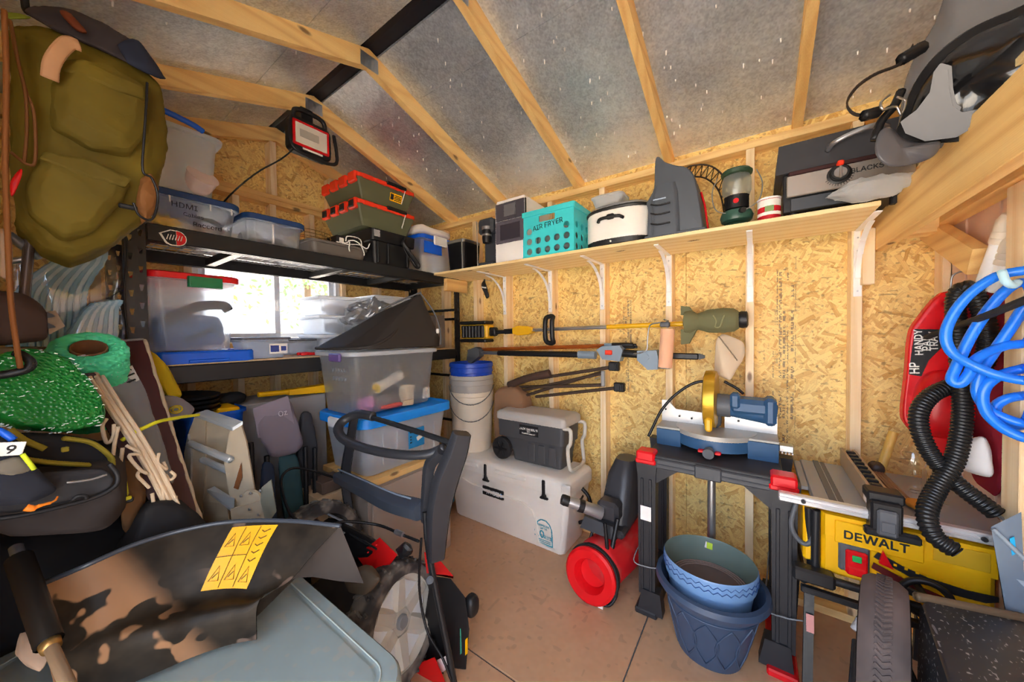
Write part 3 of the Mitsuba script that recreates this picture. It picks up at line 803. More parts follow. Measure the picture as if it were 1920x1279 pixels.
# coffee maker
k = thing('coffee_maker', 'slim dark grey coffee maker between the stainless bin and the ice maker', 'coffee maker')
P(k, 'body', cat(box(1.93, 2.15, 1.478, 1.615, 1.8735, 2.20, .02), box(1.862, 1.94, 1.478, 1.615, 2.10, 2.205, .018), box(1.862, 1.94, 1.478, 1.615, 1.8735, 1.90, .006)), mat('coffee_grey', '3b3f46', .35), 30)
P(k, 'trim', cat(box(1.855, 1.86, 1.605, 1.614, 1.88, 2.19, .002)), CHROME, False)
P(k, 'spout', cat(lathe([(.028, 0), (.032, .03), (.034, .10), (.03, .105)], 20, (1.868, 1.53, 2.03))), BLACKP, 30)
P(k, 'spout_ring', cat(lathe([(.0345, 0), (.0345, .012)], 20, (1.868, 1.53, 2.075)), lathe([(.036, 0), (.036, .022)], 20, (1.868, 1.53, 2.118))), STEEL, 30)
# ice maker
k = thing('ice_maker', 'white countertop ice maker with smoky dark front door', 'ice maker')
P(k, 'body', hull([(x, y, z) for x in (1.872, 2.20) for y in (1.212, 1.455) for z in (1.8735, 2.26)] + [(1.88, 1.222, 2.295), (1.88, 1.445, 2.295), (2.20, 1.222, 2.285), (2.20, 1.445, 2.285)]), mat('ice_white', 'efedea', .3), 30)
SMOKE = mat('smoky_plastic', '4a4750', .15)
P(k, 'control_panel', box(1.862, 1.873, 1.216, 1.449, 2.155, 2.272, .006), SMOKE, 30, 'dark upper panel')
P(k, 'display', box(1.8605, 1.8625, 1.285, 1.375, 2.178, 2.255, .001), mat('display_grey', '6d6c70', .2), False)
P(k, 'display_edge', box(1.860, 1.8625, 1.281, 1.2845, 2.178, 2.258), CHROME, False)
P(k, 'door', box(1.858, 1.873, 1.216, 1.449, 2.003, 2.152, .008), mat('smoky_door', '5a5660', .12), 30, 'smoky ice door')
P(k, 'door_window', box(1.8565, 1.8585, 1.245, 1.405, 2.022, 2.125, .001), mat('smoky_window', '3c3841', .1), 30)
P(k, 'hinge', box(1.866, 1.88, 1.206, 1.213, 2.15, 2.27, .003), BLACKP, False)
# teal crate with round holes
k = thing('teal_crate', 'teal plastic crate with round holes and handwritten AIR FRYER', 'crate')
cy0, cy1 = .872, 1.222
fp = sbox(cy0, 1.8735, cy1, 2.135)
for i in range(5):
    for j in range(3):
        if (i, j) in ((1, 2), (2, 2), (3, 2)):
            continue
        fp = fp.difference(Point(cy0 + .045 + i * .065, 1.915 + j * .063).buffer(.0205, 8))
fp = fp.difference(sbox(1.00, 2.095, 1.10, 2.122).buffer(.006))
xf = 1.862
TEALI = TEAL
P(k, 'front_panel', extr(fp, .006, (xf, 0, 0), (0, 1, 0), (0, 0, 1)), TEAL, False)
sp = sbox(xf, 1.8735, xf + .31, 2.135)
for i in range(4):
    for j in range(3):
        sp = sp.difference(Point(xf + .045 + i * .073, 1.915 + j * .063).buffer(.0205, 8))
P(k, 'side_panel', extr(sp, .006, (0, cy0 + .003, 0), (1, 0, 0), (0, 0, 1)), TEAL, False)
P(k, 'side_panel', extr(sp, .006, (0, cy1 + .003, 0), (1, 0, 0), (0, 0, 1)), TEAL, False)
P(k, 'back_panel', box(xf + .305, xf + .311, cy0, cy1, 1.8735, 2.135), TEAL, False)
P(k, 'base', cat(box(xf - .004, xf + .314, cy0 - .005, cy1 + .005, 1.8735, 1.889, .003)), TEAL, False)
rim = Polygon(rr(.326, .37, .012, 3, xf + .155, (cy0 + cy1) / 2)).difference(Polygon(rr(.295, .335, .01, 3, xf + .155, (cy0 + cy1) / 2)))
P(k, 'rim', extr(rim, .032, (0, 0, 2.135)), TEAL, False)
P(k, 'writing', txt('AIR FRYER', .030, (xf - .0005, 1.045, 2.065), (0, -1, .10), (0, .0, 1), .0008, False), INK, False, 'handwritten AIR FRYER')
one('air_fryer', box(1.90, 2.15, .92, 1.16, 1.89, 2.06, .03), mat('fryer_grey', '6f7678', .4), 'grey appliance inside the teal crate', 'air fryer')
# roaster oven
k = thing('roaster_oven', 'white oval roaster oven with black base and lid on the wall shelf', 'roaster')
ov = lambda a, b, z: np.array([(2.03 + a * np.sign(math.cos(t)) * abs(math.cos(t)) ** .75, .638 + b * np.sign(math.sin(t)) * abs(math.sin(t)) ** .75, z) for t in np.arange(40) * math.pi / 20])
P(k, 'base', loft([ov(.155, .175, 1.8735), ov(.168, .188, 1.885), ov(.172, .192, 1.912)]), BLACKP, 40, 'black base')
P(k, 'body', loft([ov(.168, .188, 1.9125), ov(.172, .192, 1.925), ov(.172, .192, 2.062), ov(.168, .188, 2.07)]), mat('enamel_white', 'efece4', .25), 40)
P(k, 'rim', loft([ov(.176, .196, 2.0705), ov(.178, .198, 2.078), ov(.17, .19, 2.088)]), BLACKP, 40, 'black rim')
P(k, 'lid', loft([ov(.168, .188, 2.0885), ov(.155, .172, 2.105), ov(.11, .125, 2.122), ov(.05, .06, 2.126)]), mat('lid_steel', 'b6b9bd', .25, .8), 40, 'steel lid')
h = P(k, 'handle', cat(tube(spline([(1.858, .72, 2.012), (1.838, .70, 2.02), (1.836, .65, 2.022), (1.838, .60, 2.02), (1.858, .58, 2.012)], 5), .009, 8), box(1.85, 1.862, .63, .67, 2.015, 2.045, .004)), BLACKP, True, 'black side handle')
P(k, 'lamp', cyl((1.862, .65, 1.897), (1.856, .65, 1.897), .005, n=10), WHITEL, False)
k = thing('deli_box', 'clear plastic food box standing on the roaster lid', 'container')
P(k, 'tub', loft([lev(rr(.11, .15, .02, 4, 2.0, .70), 2.128), lev(rr(.14, .18, .025, 4, 2.0, .70), 2.175)]), MILKY, 40)
P(k, 'lid', loft([lev(rr(.15, .19, .025, 4, 2.0, .70), 2.176), lev(rr(.15, .19, .025, 4, 2.0, .70), 2.184), lev(rr(.11, .15, .02, 4, 2.0, .70), 2.196)]), MILKY, 40)
# charcoal moulded housing
k = thing('moulded_cover', 'charcoal moulded plastic cover with a pointed top, right of the roaster', 'plastic cover')
sil = [(.455, 1.8735), (.462, 1.90), (.458, 2.02), (.466, 2.06), (.452, 2.085), (.428, 2.13), (.424, 2.20), (.421, 2.27), (.413, 2.288), (.400, 2.284), (.375, 2.252), (.335, 2.226), (.315, 2.215), (.275, 2.195), (.245, 2.15), (.228, 2.08), (.215, 1.98), (.205, 1.91), (.20, 1.8735)]
COV = mat('slate_plastic', '4d545d', .42)
def silring(x, s):
    c = np.array([.34, 2.02])
    return np.array([(x, c[0] + (a - c[0]) * s, max(c[1] + (b - c[1]) * s, 1.8735)) for a, b in np.vstack([spline(sil, 3)])])
P(k, 'shell', loft([silring(1.862, .93), silring(1.868, .98), silring(1.885, 1.0), silring(2.04, 1.0), silring(2.06, .96)]), COV, 40)
P(k, 'lobe', loft([lev(rr(.05, .135, .03, 6, 1.868, .372), z) for z in (1.88, 1.885, 1.95)] + [lev(rr(.05, .125, .03, 6, 1.868, .375), 2.08), lev(rr(.04, .10, .02, 6, 1.872, .372), 2.135), lev(rr(.02, .07, .01, 6, 1.875, .372), 2.14)]), COV, 40)
for z in (1.945, 1.995, 2.04):
    P(k, 'groove', tube(spline([(1.838, .435, z), (1.833, .40, z - .012), (1.835, .345, z - .01)], 4), .006, 6, flat=.6), BLACKP, True, 'dark groove')
P(k, 'foot_flange', box(1.846, 2.07, .192, .47, 1.8735, 1.888, .004), COV, 30)
P(k, 'emblem', box(1.8415, 1.8435, .365, .425, 2.058, 2.064), mat('pale_blue_mark', 'a7b7c9', .4), False)
P(k, 'red_strip', tube([(1.95, .193, 1.90), (1.95, .208, 2.02), (1.96, .225, 2.09)], .005, 6), RED, True, 'red edge strip')
# wire basket behind
k = thing('wire_rack', 'dark arched wire rack standing behind the charcoal cover', 'wire rack')
ws_ = []
outer = spline([(2.12, .10, 1.88), (2.10, .105, 2.04), (2.08, .13, 2.17), (2.07, .19, 2.25), (2.06, .27, 2.275), (2.05, .33, 2.26)], 6)
inner = outer + V(.09, .035, -.02)
ws_ += [tube(outer, .004, 6), tube(inner, .004, 6)]
for i in range(len(outer) - 1):
    a, b = (outer[i], inner[i + 1]) if i % 2 else (inner[i], outer[i + 1])
    ws_.append(cyl(a, b, .0022, n=5))
P(k, 'frame', cat(ws_), mat('rusty_wire', '35281f', .5, .5), True)
P(k, 'base', box(2.06, 2.21, .095, .18, 1.8735, 1.90, .004), mat('olive_dark', '4d4525', .6), False)
# lantern
k = thing('camp_lantern', 'green camping lantern with clear globe and wire bail', 'lantern')
LC = (1.985, .078)
DG = mat('lantern_green', '2f4a36', .4)
lo = (LC[0], LC[1], 1.8735)
P(k, 'foot', lathe([(.088, 0), (.10, .006), (.096, .014), (.06, .03), (.04, .04)], 28, lo), DG, 40)
P(k, 'tank', lathe([(.04, .041), (.062, .05), (.068, .072), (.06, .094), (.042, .104)], 28, lo), mat('lantern_tank', '35584c', .3), 40)
P(k, 'collar', lathe([(.05, .105), (.05, .16), (.052, .165)], 28, lo), BLACKP, 40, 'black burner collar')
P(k, 'emblem', cyl((LC[0] - .051, LC[1], 2.008), (LC[0] - .049, LC[1], 2.008), .012, n=12), RED, False)
P(k, 'globe', lathe([(.052, .166), (.06, .19), (.06, .24), (.054, .262)], 28, lo, cap=(False, False)), 'mat_globe', 40, 'clear glass globe')
scene['mat_globe'] = {'type': 'principledthin', 'base_color': rgb('e8efee'), 'roughness': .08, 'spec_trans': .8, 'diff_trans': .8, 'eta': 1.5}
P(k, 'mantle', cat(lathe([(.004, .166), (.016, .185), (.02, .205), (.012, .23), (.004, .25)], 14, lo), cyl((LC[0] + .01, LC[1] - .012, 2.04), (LC[0] + .01, LC[1] - .012, 2.13), .0025, n=6)), WHITEL, 40, 'white mantle')
P(k, 'hood', lathe([(.052, .263), (.063, .268), (.065, .280), (.056, .290), (.03, .296)], 28, lo), DG, 40)
P(k, 'bail', tube(spline([(LC[0], LC[1] + .078, 2.15), (LC[0] - .01, LC[1] + .10, 2.08), (LC[0] - .03, LC[1] + .085, 1.99), (LC[0] - .05, LC[1] + .03, 1.955), (LC[0] - .05, LC[1] - .04, 1.96), (LC[0] - .03, LC[1] - .088, 2.0), (LC[0] - .01, LC[1] - .10, 2.08), (LC[0], LC[1] - .078, 2.15)], 6), .0022, 6), STEEL, True)
P(k, 'valve_knob', cyl((LC[0] - .06, LC[1] - .02, 1.955), (LC[0] - .085, LC[1] - .03, 1.95), .012, n=12), BLACKP, 30)
# can
k = thing('paint_can', 'small red and white tin can between the lantern and the griddle', 'can')
co = (1.925, -.046, 1.8735)
P(k, 'body', lathe([(.042, 0), (.042, .10)], 28, co), mat('can_red', 'c32630', .35), 40)
P(k, 'white_band', cat(lathe([(.0425, .068), (.0425, .098)], 28, co), lathe([(.0425, .03), (.0425, .044)], 28, co)), WHITEL, 40, 'white label band')
P(k, 'green_mark', box(1.8815, 1.8835, -.062, -.03, 1.918, 1.942), mat('can_green', '7f9a62', .5), False)
P(k, 'lid', lathe([(.043, .1005), (.044, .108), (.038, .109), (.036, .104)], 28, co), WHITEP, 40)
# griddle
k = thing('tabletop_griddle', 'black tabletop griddle with stainless front panel at the right end of the wall shelf', 'griddle')
gy0, gy1 = -.468, -.098
P(k, 'body', box(1.90, 2.21, gy0, gy1 + .005, 1.90, 2.062, .004), BLACKM, 30)
P(k, 'hood', hull([(1.885, gy0, 2.064), (1.885, gy1 + .03, 2.064), (2.21, gy0, 2.064), (2.21, gy1 + .03, 2.064), (1.90, gy0, 2.19), (1.90, gy1 + .02, 2.19), (2.20, gy0, 2.20), (2.20, gy1 + .02, 2.20)]), mat('hood_black', '3a3b40', .4), 30)
P(k, 'grease_rail', box(1.872, 1.90, gy0, gy1 - .012, 2.045, 2.063, .003), mat('burnt_steel', '4a2f2f', .35, .6), False, 'heat stained rail')
fpn = P(k, 'front_panel', box(1.862, 1.874, gy0, gy1 - .005, 1.955, 2.042, .003), mat('brushed_steel', 'c7c1ba', .3, .9), False, 'stainless front panel')
P(fpn, 'lettering', txt('BLACKSTONE', .017, (1.8615, -.375, 2.012), (0, -1, 0), (0, 0, 1), .0006), INK, False, 'dark capital lettering')
kb = P(k, 'knob', cat(lathe([(.037, 0), (.037, .005), (.030, .008), (.029, .022), (.026, .025)], 28, (1.8615, -.265, 2.008), (-1, 0, 0))), BLACKP, 40, 'black burner knob')
P(kb, 'knob_face', cat(lathe([(.020, .0255), (.019, .028)], 24, (1.8615, -.265, 2.008), (-1, 0, 0)), box(1.828, 1.836, -.269, -.261, 1.985, 2.031, .002)), CHROME, 40)
P(kb, 'red_pointer', box(1.826, 1.862, -.275, -.255, 2.033, 2.052, .004), ORANGER, False, 'red pointer tab')
P(kb, 'tick_marks', cat([rot(box(1.8605, 1.862, -.266, -.264, 2.045, 2.052), a, (1, 0, 0), (0, -.265, 2.008)) for a in range(100, 250, 12)]), INK, False)
for y in (gy1 - .03, gy0 + .04):
    P(k, 'foot', cyl((1.92, y, 1.8735), (1.92, y, 1.90), .014, n=12), BLACKP, 30)
P(k, 'hood_handle', tube(spline([(1.892, -.235, 2.125), (1.845, -.25, 2.13), (1.835, -.30, 2.145), (1.84, -.36, 2.155), (1.885, -.40, 2.155)], 6), .010, 10), STEEL, True, 'grey tube handle')
P(k, 'shelf_tray', box(1.88, 1.90, gy0, gy1 - .02, 1.9, 1.952, .002), mat('tray_steel', '595f66', .3, .7), False)
one('plastic_wrap', crumple(sub(blob((1.80, -.335, 1.918), (.05, .115, .032), 2.2, (40, 24)), 0), .03, 18, 5), MILKY, 'crumpled clear plastic wrap lying in front of the griddle', 'plastic wrap', smooth=20)


# ---------------------------------------------------------------- tools hanging on the side wall
GOLDY = mat('yellow_pole', 'e6b01c', .35)
ALU = mat('aluminium', 'c9cbcc', .3, .9)
k = thing('pole_trimmer', 'long yellow and silver pole tool with an olive fabric covered end, topmost on the wall', 'pole tool')
pa, pb = V((2.16, 1.458, 1.419)), V((2.16, 0.332, 1.442))
pm = pa + (pb - pa) * .60
P(k, 'silver_tube', cyl(pa, pm, .0135, n=14), ALU, True)
P(k, 'yellow_tube', cyl(pm, pb, .0145, n=14), GOLDY, True)
d = unit(pb - pa)
BH = V((2.14, 1.879, 1.416))
yy, zz = V(0, 1, 0), V(0, 0, 1)
P(k, 'battery_frame', cat(box(2.10, 2.20, BH[1] - .145, BH[1] + .145, BH[2] - .055, BH[2] + .055, .012)), GOLDY, 30)
P(k, 'battery', cat([box(2.082, 2.12, BH[1] - .115 + i * .034, BH[1] - .088 + i * .034, BH[2] - .05, BH[2] + .05, .006) for i in range(7)], box(2.09, 2.2, BH[1] - .12, BH[1] + .125, BH[2] - .047, BH[2] + .047, .01)), BLACKP, 30, 'ribbed black battery')
P(k, 'bumper', cat([box(2.085, 2.2, BH[1] - .14, BH[1] + .14, BH[2] + s * .073 - .013, BH[2] + s * .073 + .013, .008) for s in (1, -1)]), BLACKP, 30)
P(k, 'grip', cat(cyl(pa + V(0, .14, -.006), pa + V(0, .0, 0), .021, n=14), cyl(pa + V(-.01, .25, -.012), pa + V(0, .14, -.006), .015, n=12), box(2.13, 2.18, pa[1] + .22, pa[1] + .29, pa[2] - .04, pa[2] + .03, .01)), BLACKP, 40)
P(k, 'joint', hull([tuple(pa + V(x, y, z)) for x in (-.03, .02) for y, h in ((.05, .022), (.0, .036), (-.09, .03), (-.12, .016)) for z in (-h, h)]), GOLDY, 30, 'yellow coupling')
hx = V((2.13, 1.179, 1.426))
P(k, 'guard_handle', tube(spline([hx + V(.0, .022, .085), hx + V(-.02, .03, .05), hx + V(-.02, .03, -.06), hx + V(0, .022, -.095), hx + V(0, -.022, -.095), hx + V(-.02, -.026, -.06), hx + V(-.02, -.024, .05), hx + V(0, -.02, .085)], 5, True), .017, 8, True), BLACKP, True, 'black loop handle')
mo = V((2.13, 0.322, 1.45))
OLF = mat('olive_fabric', '6b6b4a', .85)
P(k, 'motor_cover', cat(lathe([(.02, -.01), (.062, .0), (.066, .03), (.045, .06), (.048, .075), (.062, .11), (.066, .18), (.06, .23), (.045, .25), (.02, .255)], 24, mo, (0, -1, .02)), hull([mo + V(-.02, y, z) for y, z in ((.02, .09), (-.02, .085), (-.05, .04), (.02, .04))] + [mo + V(.02, y, z) for y, z in ((.02, .09), (-.02, .085), (-.05, .04), (.02, .04))]),
    hull([mo + V(x, y, z) for x in (-.02, .02) for y, z in ((.02, -.125), (-.02, -.12), (-.06, -.04), (.02, -.04))])), OLF, 50, 'olive fabric motor cover')
P(k, 'motor_end', lathe([(.04, .25), (.044, .262), (.042, .285), (.03, .29)], 20, mo, (0, -1, .02)), BLACKP, 40)
P(k, 'cover_mark', tube(spline([mo + V(-.064, -.14, .03), mo + V(-.068, -.155, -.0), mo + V(-.064, -.15, -.03), mo + V(-.066, -.17, -.03), mo + V(-.068, -.18, 0), mo + V(-.064, -.19, .03)], 4), .004, 5), mat('olive_light', '8b8a62', .8), True)
P(k, 'wall_hook', cyl((2.165, .44, 1.468), (2.235, .44, 1.468), .004, n=6), STEEL, True)
P(k, 'wall_hook', cyl((2.165, 1.245, 1.40), (2.235, 1.245, 1.40), .004, n=6), STEEL, True)
# paint poles
AMB = mat('amber_pole', '9a4b1a', .3)
for i, dz in enumerate((0, .012)):
    k = thing('paint_pole', ('lower' if i == 0 else 'upper') + ' of two amber fibreglass poles with black grips on the wall', 'pole', 'amber poles on the wall')
    a, b = V((2.19, 1.884, 1.26)) + V(-.02 * i, 0, dz), V((2.19, 0.7516, 1.305)) + V(-.02 * i, 0, dz)
    P(k, 'rod', cyl(a, b, .0085, n=10), AMB, True)
    P(k, 'grip', cat(cyl(b, b + V(0, -.13, .002), .014, n=12), cyl(b + V(0, -.13, 0), b + V(0, -.15, 0), .009, n=8)), BLACKP, True, 'black grip')
    P(k, 'ferrule', cyl(b + V(0, .05, 0), b + V(0, -.005, 0), .0125, n=12), mat('ferrule_blue', '8fa6b5', .4), True)
# pole saw
k = thing('pole_saw', 'long grey pole saw with black shaft hanging under the amber poles', 'pole saw')
GB = mat('saw_greyblue', '7f909e', .45)
a, b = V((2.15, 1.657, 1.245)), V((2.15, 0.9756, 1.25))
P(k, 'shaft', cat(cyl(a + V(0, .16, 0), a, .014, n=12)), STEEL, True)
P(k, 'foam_grip', cyl(a, b, .021, n=14), BLACKP, True, 'black foam grip')
P(k, 'head', cat(cyl(a + V(0, .16, 0), a + V(0, .23, .0), .02, n=10), hull([tuple(a + V(x, y, z)) for x in (-.03, .03) for y, z in ((.30, .02), (.22, .045), (.18, .03), (.18, -.03), (.27, -.09), (.32, -.08))])), DKGREY, 30)
c = V((2.15, 0.7381, 1.266))
P(k, 'body', cat(cyl(b, b + V(0, -.12, 0), .026, n=14), hull([tuple(c + V(x, y, z)) for x in (-.035, .035) for y, z in ((.10, .02), (.06, .045), (-.05, .05), (-.07, .02), (-.05, -.05), (.06, -.04))])), GB, 30, 'grey blue gearbox')
P(k, 'switch', box(c[0] - .045, c[0] - .03, c[1] - .005, c[1] + .04, c[2] - .01, c[2] + .02, .004), ORANGER, 30, 'orange switch')
P(k, 'rear_grip', cyl(c + V(0, -.06, 0), c + V(0, -.18, -.005), .024, n=14), BLACKP, True)
e = V((2.15, 0.5183, 1.24))
P(k, 'battery', cat(hull([tuple(e + V(x, y, z)) for x in (-.05, .04) for y, z in ((.06, .045), (-.05, .05), (-.06, .0), (-.055, -.06), (.0, -.065), (.02, -.02), (.06, -.01))]), cyl(e + V(-.05, .01, .01), e + V(-.056, .01, .01), .02, n=14)), GB, 30, 'grey blue battery pack')
P(k, 'saw_bar', cat(box(e[0] - .01, e[0] + .01, e[1] - .26, e[1] - .06, e[2] + .0, e[2] + .035, .006), hull([tuple(e + V(x, y, z)) for x in (-.008, .008) for y, z in ((-.26, .0), (-.26, .035), (-.29, .01), (-.29, .026))])), BLACKP, 30, 'black bar sheath')
P(k, 'wall_hook', cyl((2.15, .43, 1.225), (2.235, .43, 1.225), .004, n=6), STEEL, True)
P(k, 'wall_hook', cyl((2.14, 1.24, 1.235), (2.235, 1.24, 1.235), .004, n=6), STEEL, True)
# paint roller
k = thing('paint_roller', 'peach coloured paint roller hanging from a stud in front of the pole saw', 'paint roller')
r0, r1 = V((2.06, 0.3998, 1.413)), V((2.06, 0.4141, 1.198))
P(k, 'sleeve', cyl(r0, r1, .036, .036, 24), mat('peach_nap', 'e9b48f', .95), True)
P(k, 'end_cap', cat(cyl(r1, r1 + V(0, 0, -.006), .034, .028, 20)), GREYP, True)
P(k, 'frame', tube(spline([r0 + V(0, 0, .005), r0 + V(0, .01, .03), r0 + V(.0, .05, .035), r0 + V(.02, .10, .02), r0 + V(.03, .115, -.06), r0 + V(.03, .12, -.12), r0 + V(.035, .16, -.14), r0 + V(.05, .2, -.145)], 5), .004, 7), STEEL, True)
P(k, 'hook', cat(cyl(r0 + V(0, .02, .03), r0 + V(.17, .03, .05), .004, n=6), box(r0[0] - .012, r0[0] + .02, r0[1] - .01, r0[1] + .04, r0[2] + .01, r0[2] + .04, .006)), DKGREY, True)
# folded camp chair frame
k = thing('folded_chair', 'folded camp chair with brown tube legs hanging on the wall behind the black cooler', 'folding chair')
TB = mat('brown_tube', '57473d', .4, .4)
seg = [((2.16, 1.574, 1.013), (2.12, 0.7283, 1.181)), ((2.17, 1.557, 0.9339), (2.14, 0.8052, 1.134)), ((2.15, 1.41, 0.9302), (2.16, 0.8235, 1.138)), ((2.16, 1.322, 0.9291), (2.12, 0.6954, 1.053)), ((2.19, 1.596, 0.9739), (2.17, 0.817, 1.054)), ((2.13, 1.267, 1.009), (2.15, 0.8167, 1.056))]
P(k, 'leg', cyl(*seg[0], .012, n=10), TB, True)
for s_ in seg[1:]:
    P(k, 'leg', cyl(*s_, .011, n=10), TB, True)
for q in (V((2.12, 0.7249, 1.185)), V((2.12, 0.6921, 1.057))):
    P(k, 'foot', cat(box(q[0] - .02, q[0] + .02, q[1] - .035, q[1] + .03, q[2] - .028, q[2] + .028, .006), box(q[0] - .026, q[0] - .018, q[1] - .025, q[1] - .008, q[2] - .02, q[2] + .02, .002)), BLACKP, 30)
q = V((2.13, 0.7982, 1.102))
P(k, 'cross_bracket', box(q[0] - .01, q[0] + .01, q[1] - .012, q[1] + .012, q[2] - .05, q[2] + .05, .003), STEEL, 30)
a, b = V((2.13, 1.542, 1.003)), V((2.12, 1.186, 1.115))
P(k, 'fabric_roll', cat(tube(spline([a, (a + b) / 2 + V(-.01, 0, .01), b], 5), .028, 10)), mat('brown_fabric', '4a352b', .9), True, 'rolled dark brown fabric')
P(k, 'hook', cyl((2.10, 1.24, 1.10), (2.235, 1.24, 1.11), .004, n=6), STEEL, True)
P(k, 'hook', cyl((2.10, .84, 1.10), (2.235, .84, 1.11), .004, n=6), STEEL, True)
# small black cord bundle
k = thing('cord_bundle', 'small black cord bundle hanging under the left end of the wall shelf', 'cord')
c = V((2.2, 1.814, 1.772))
P(k, 'coil', cat([tube(spline([c + V(0, .02, .07), c + V(-.02, .0 + .01 * i, .02), c + V(-.01, -.03 + .008 * i, -.06), c + V(0, .0, -.075), c + V(.01, .01 * i, -.02), c + V(0, .02, .06)], 5, True), .006, 6, True) for i in range(4)]), BLACKP, True)
P(k, 'nail', cyl(c + V(.10, .02, .075), c + V(-.01, .02, .07), .003, n=6), STEEL, True)
P(k, 'tie', tube([c + V(-.025, .025, .01), c + V(-.03, -.02, .0)], .006, 6), WHITEP, True)
# brown duffel behind the buckets
one('duffel_bag', crumple(sub(hull([(x, y, z) for x in (2.06, 2.215) for y, z in ((1.40, .502), (1.66, .502), (1.36, .93), (1.66, .97), (1.5, 1.0))]), 3), .018, 9, 3), mat('duffel_brown', '8d6a4e', .9), 'brown canvas bag standing between the buckets and the wall', 'bag', smooth=True)

# ---------------------------------------------------------------- big white cooler
k = thing('ice_chest', 'large white rotomoulded cooler with black latches on the floor along the side wall', 'cooler')
CW = mat('cooler_white', 'e9e3d8', .4)
cY0, cY1 = .905, 1.97
def cq(x0, x1, y0, y1, z, r=.035):
    return lev(rr(x1 - x0, y1 - y0, r, 4, (x0 + x1) / 2, (y0 + y1) / 2), z)
P(k, 'body', loft([cq(1.905, 2.195, cY0 + .075, cY1 - .07, .0), cq(1.897, 2.20, cY0 + .068, cY1 - .06, .012), cq(1.868, 2.218, cY0 + .02, cY1 - .02, .375), cq(1.866, 2.219, cY0 + .018, cY1 - .018, .385)]), CW, 40)
P(k, 'front_rib', cat(*[extr([(1.03, .03), (1.14, .02), (1.16, .03), (1.17, .17), (1.20, .235), (1.26, .265), (1.72, .28), (1.78, .30), (1.80, .31), (1.80, .32), (1.70, .295), (1.25, .28), (1.19, .25), (1.155, .18), (1.145, .04)], .016, (1.885, 0, 0), (0, 1, 0), (-.085, 0, 1))]), CW, 30)
P(k, 'lid', loft([cq(1.86, 2.222, cY0 + .01, cY1 - .01, .387), cq(1.855, 2.224, cY0 + .003, cY1 - .004, .40), cq(1.855, 2.224, cY0 + .003, cY1 - .004, .465), cq(1.867, 2.214, cY0 + .015, cY1 - .015, .485), cq(1.90, 2.19, cY0 + .05, cY1 - .05, .497)]), CW, 40)
for b_ in ((1.848, 1.87, 1.22, 1.48, .425, .462, .008), (1.848, 1.87, 1.63, 1.87, .425, .462, .008), (1.846, 1.88, cY0 - .002, cY0 + .06, .40, .48, .01)):
    P(k, 'lid_panel', box(*b_), CW, 40)
for y in (1.085, 1.56):
    q = P(k, 'latch', cat(box(1.842, 1.856, y - .010, y + .010, .375, .475, .004), box(1.846, 1.864, y - .03, y + .03, .352, .366, .005), box(1.846, 1.862, y - .016, y + .016, .36, .385, .005)), BLACKP, 30, 'black rubber latch')
lb = P(k, 'badge', box(1.864, 1.876, 1.415, 1.60, .247, .309, .002), INK, False, 'black badge with pale lettering')
P(lb, 'lettering', txt('KYSEK', .030, (1.8632, 1.495, .278), (0, -1, 0), (0, 0, 1), .0008), mat('badge_white', 'e8eef2', .4), False)
P(lb, 'blue_bar', cat(box(1.8626, 1.8632, 1.425, 1.439, 0.265, 0.270), box(1.8626, 1.8632, 1.425, 1.439, 0.275, 0.280), box(1.8626, 1.8632, 1.425, 1.439, 0.285, 0.290)), SKYB, False)
TEALD = mat('decal_teal', '3f93a8', .5)
dk = P(k, 'decal', cat(*[extr(Polygon([(1.045, .035), (1.165, .035), (1.165, .15), (1.15, .185), (1.125, .205), (1.085, .205), (1.06, .185), (1.045, .15)]).difference(Polygon([(1.052, .042), (1.158, .042), (1.158, .15), (1.145, .18), (1.122, .198), (1.088, .198), (1.065, .18), (1.052, .15)])), .0012, (1.8946, 0, 0), (0, 1, 0), (-.08, 0, 1))],
    [extr(sbox(1.06, .05 + i * .012, 1.15, .054 + i * .012), .0012, (1.8946, 0, 0), (0, 1, 0), (-.08, 0, 1)) for i in (0, 1)]), TEALD, False, 'teal jug shaped decal')
P(dk, 'lettering', cat(txt('DAYS', .022, (1.8855, 1.088, .09), (0, -1, 0), (-.08, 0, 1), .0012), txt('10', .045, (1.8855, 1.14, .105), (0, -1, 0), (-.08, 0, 1), .0012), txt('KEEPS ICE', .012, (1.878, 1.105, .165), (0, -1, 0), (-.08, 0, 1), .0012), txt('UP TO', .012, (1.880, 1.105, .145), (0, -1, 0), (-.08, 0, 1), .0012)), TEALD, False)
P(k, 'rope_handle', tube(spline([(1.86, cY0 + .06, .375), (1.86, cY0 + .0, .36), (1.90, cY0 - .03, .365), (2.0, cY0 - .02, .37)], 6), .006, 7), BLACKP, True, 'black rope')
P(k, 'handle_grip', tube(spline([(2.05, cY0 + .02, .40), (2.05, cY0 - .04, .34), (2.05, cY0 - .05, .22), (2.05, cY0 + .03, .16)], 5), .012, 8), BLACKP, True)
P(k, 'round_decal', extr(Point(1.93, .12).buffer(.03), .0012, (1.888, 0, 0), (0, 1, 0), (-.08, 0, 1)), TEALD, False)
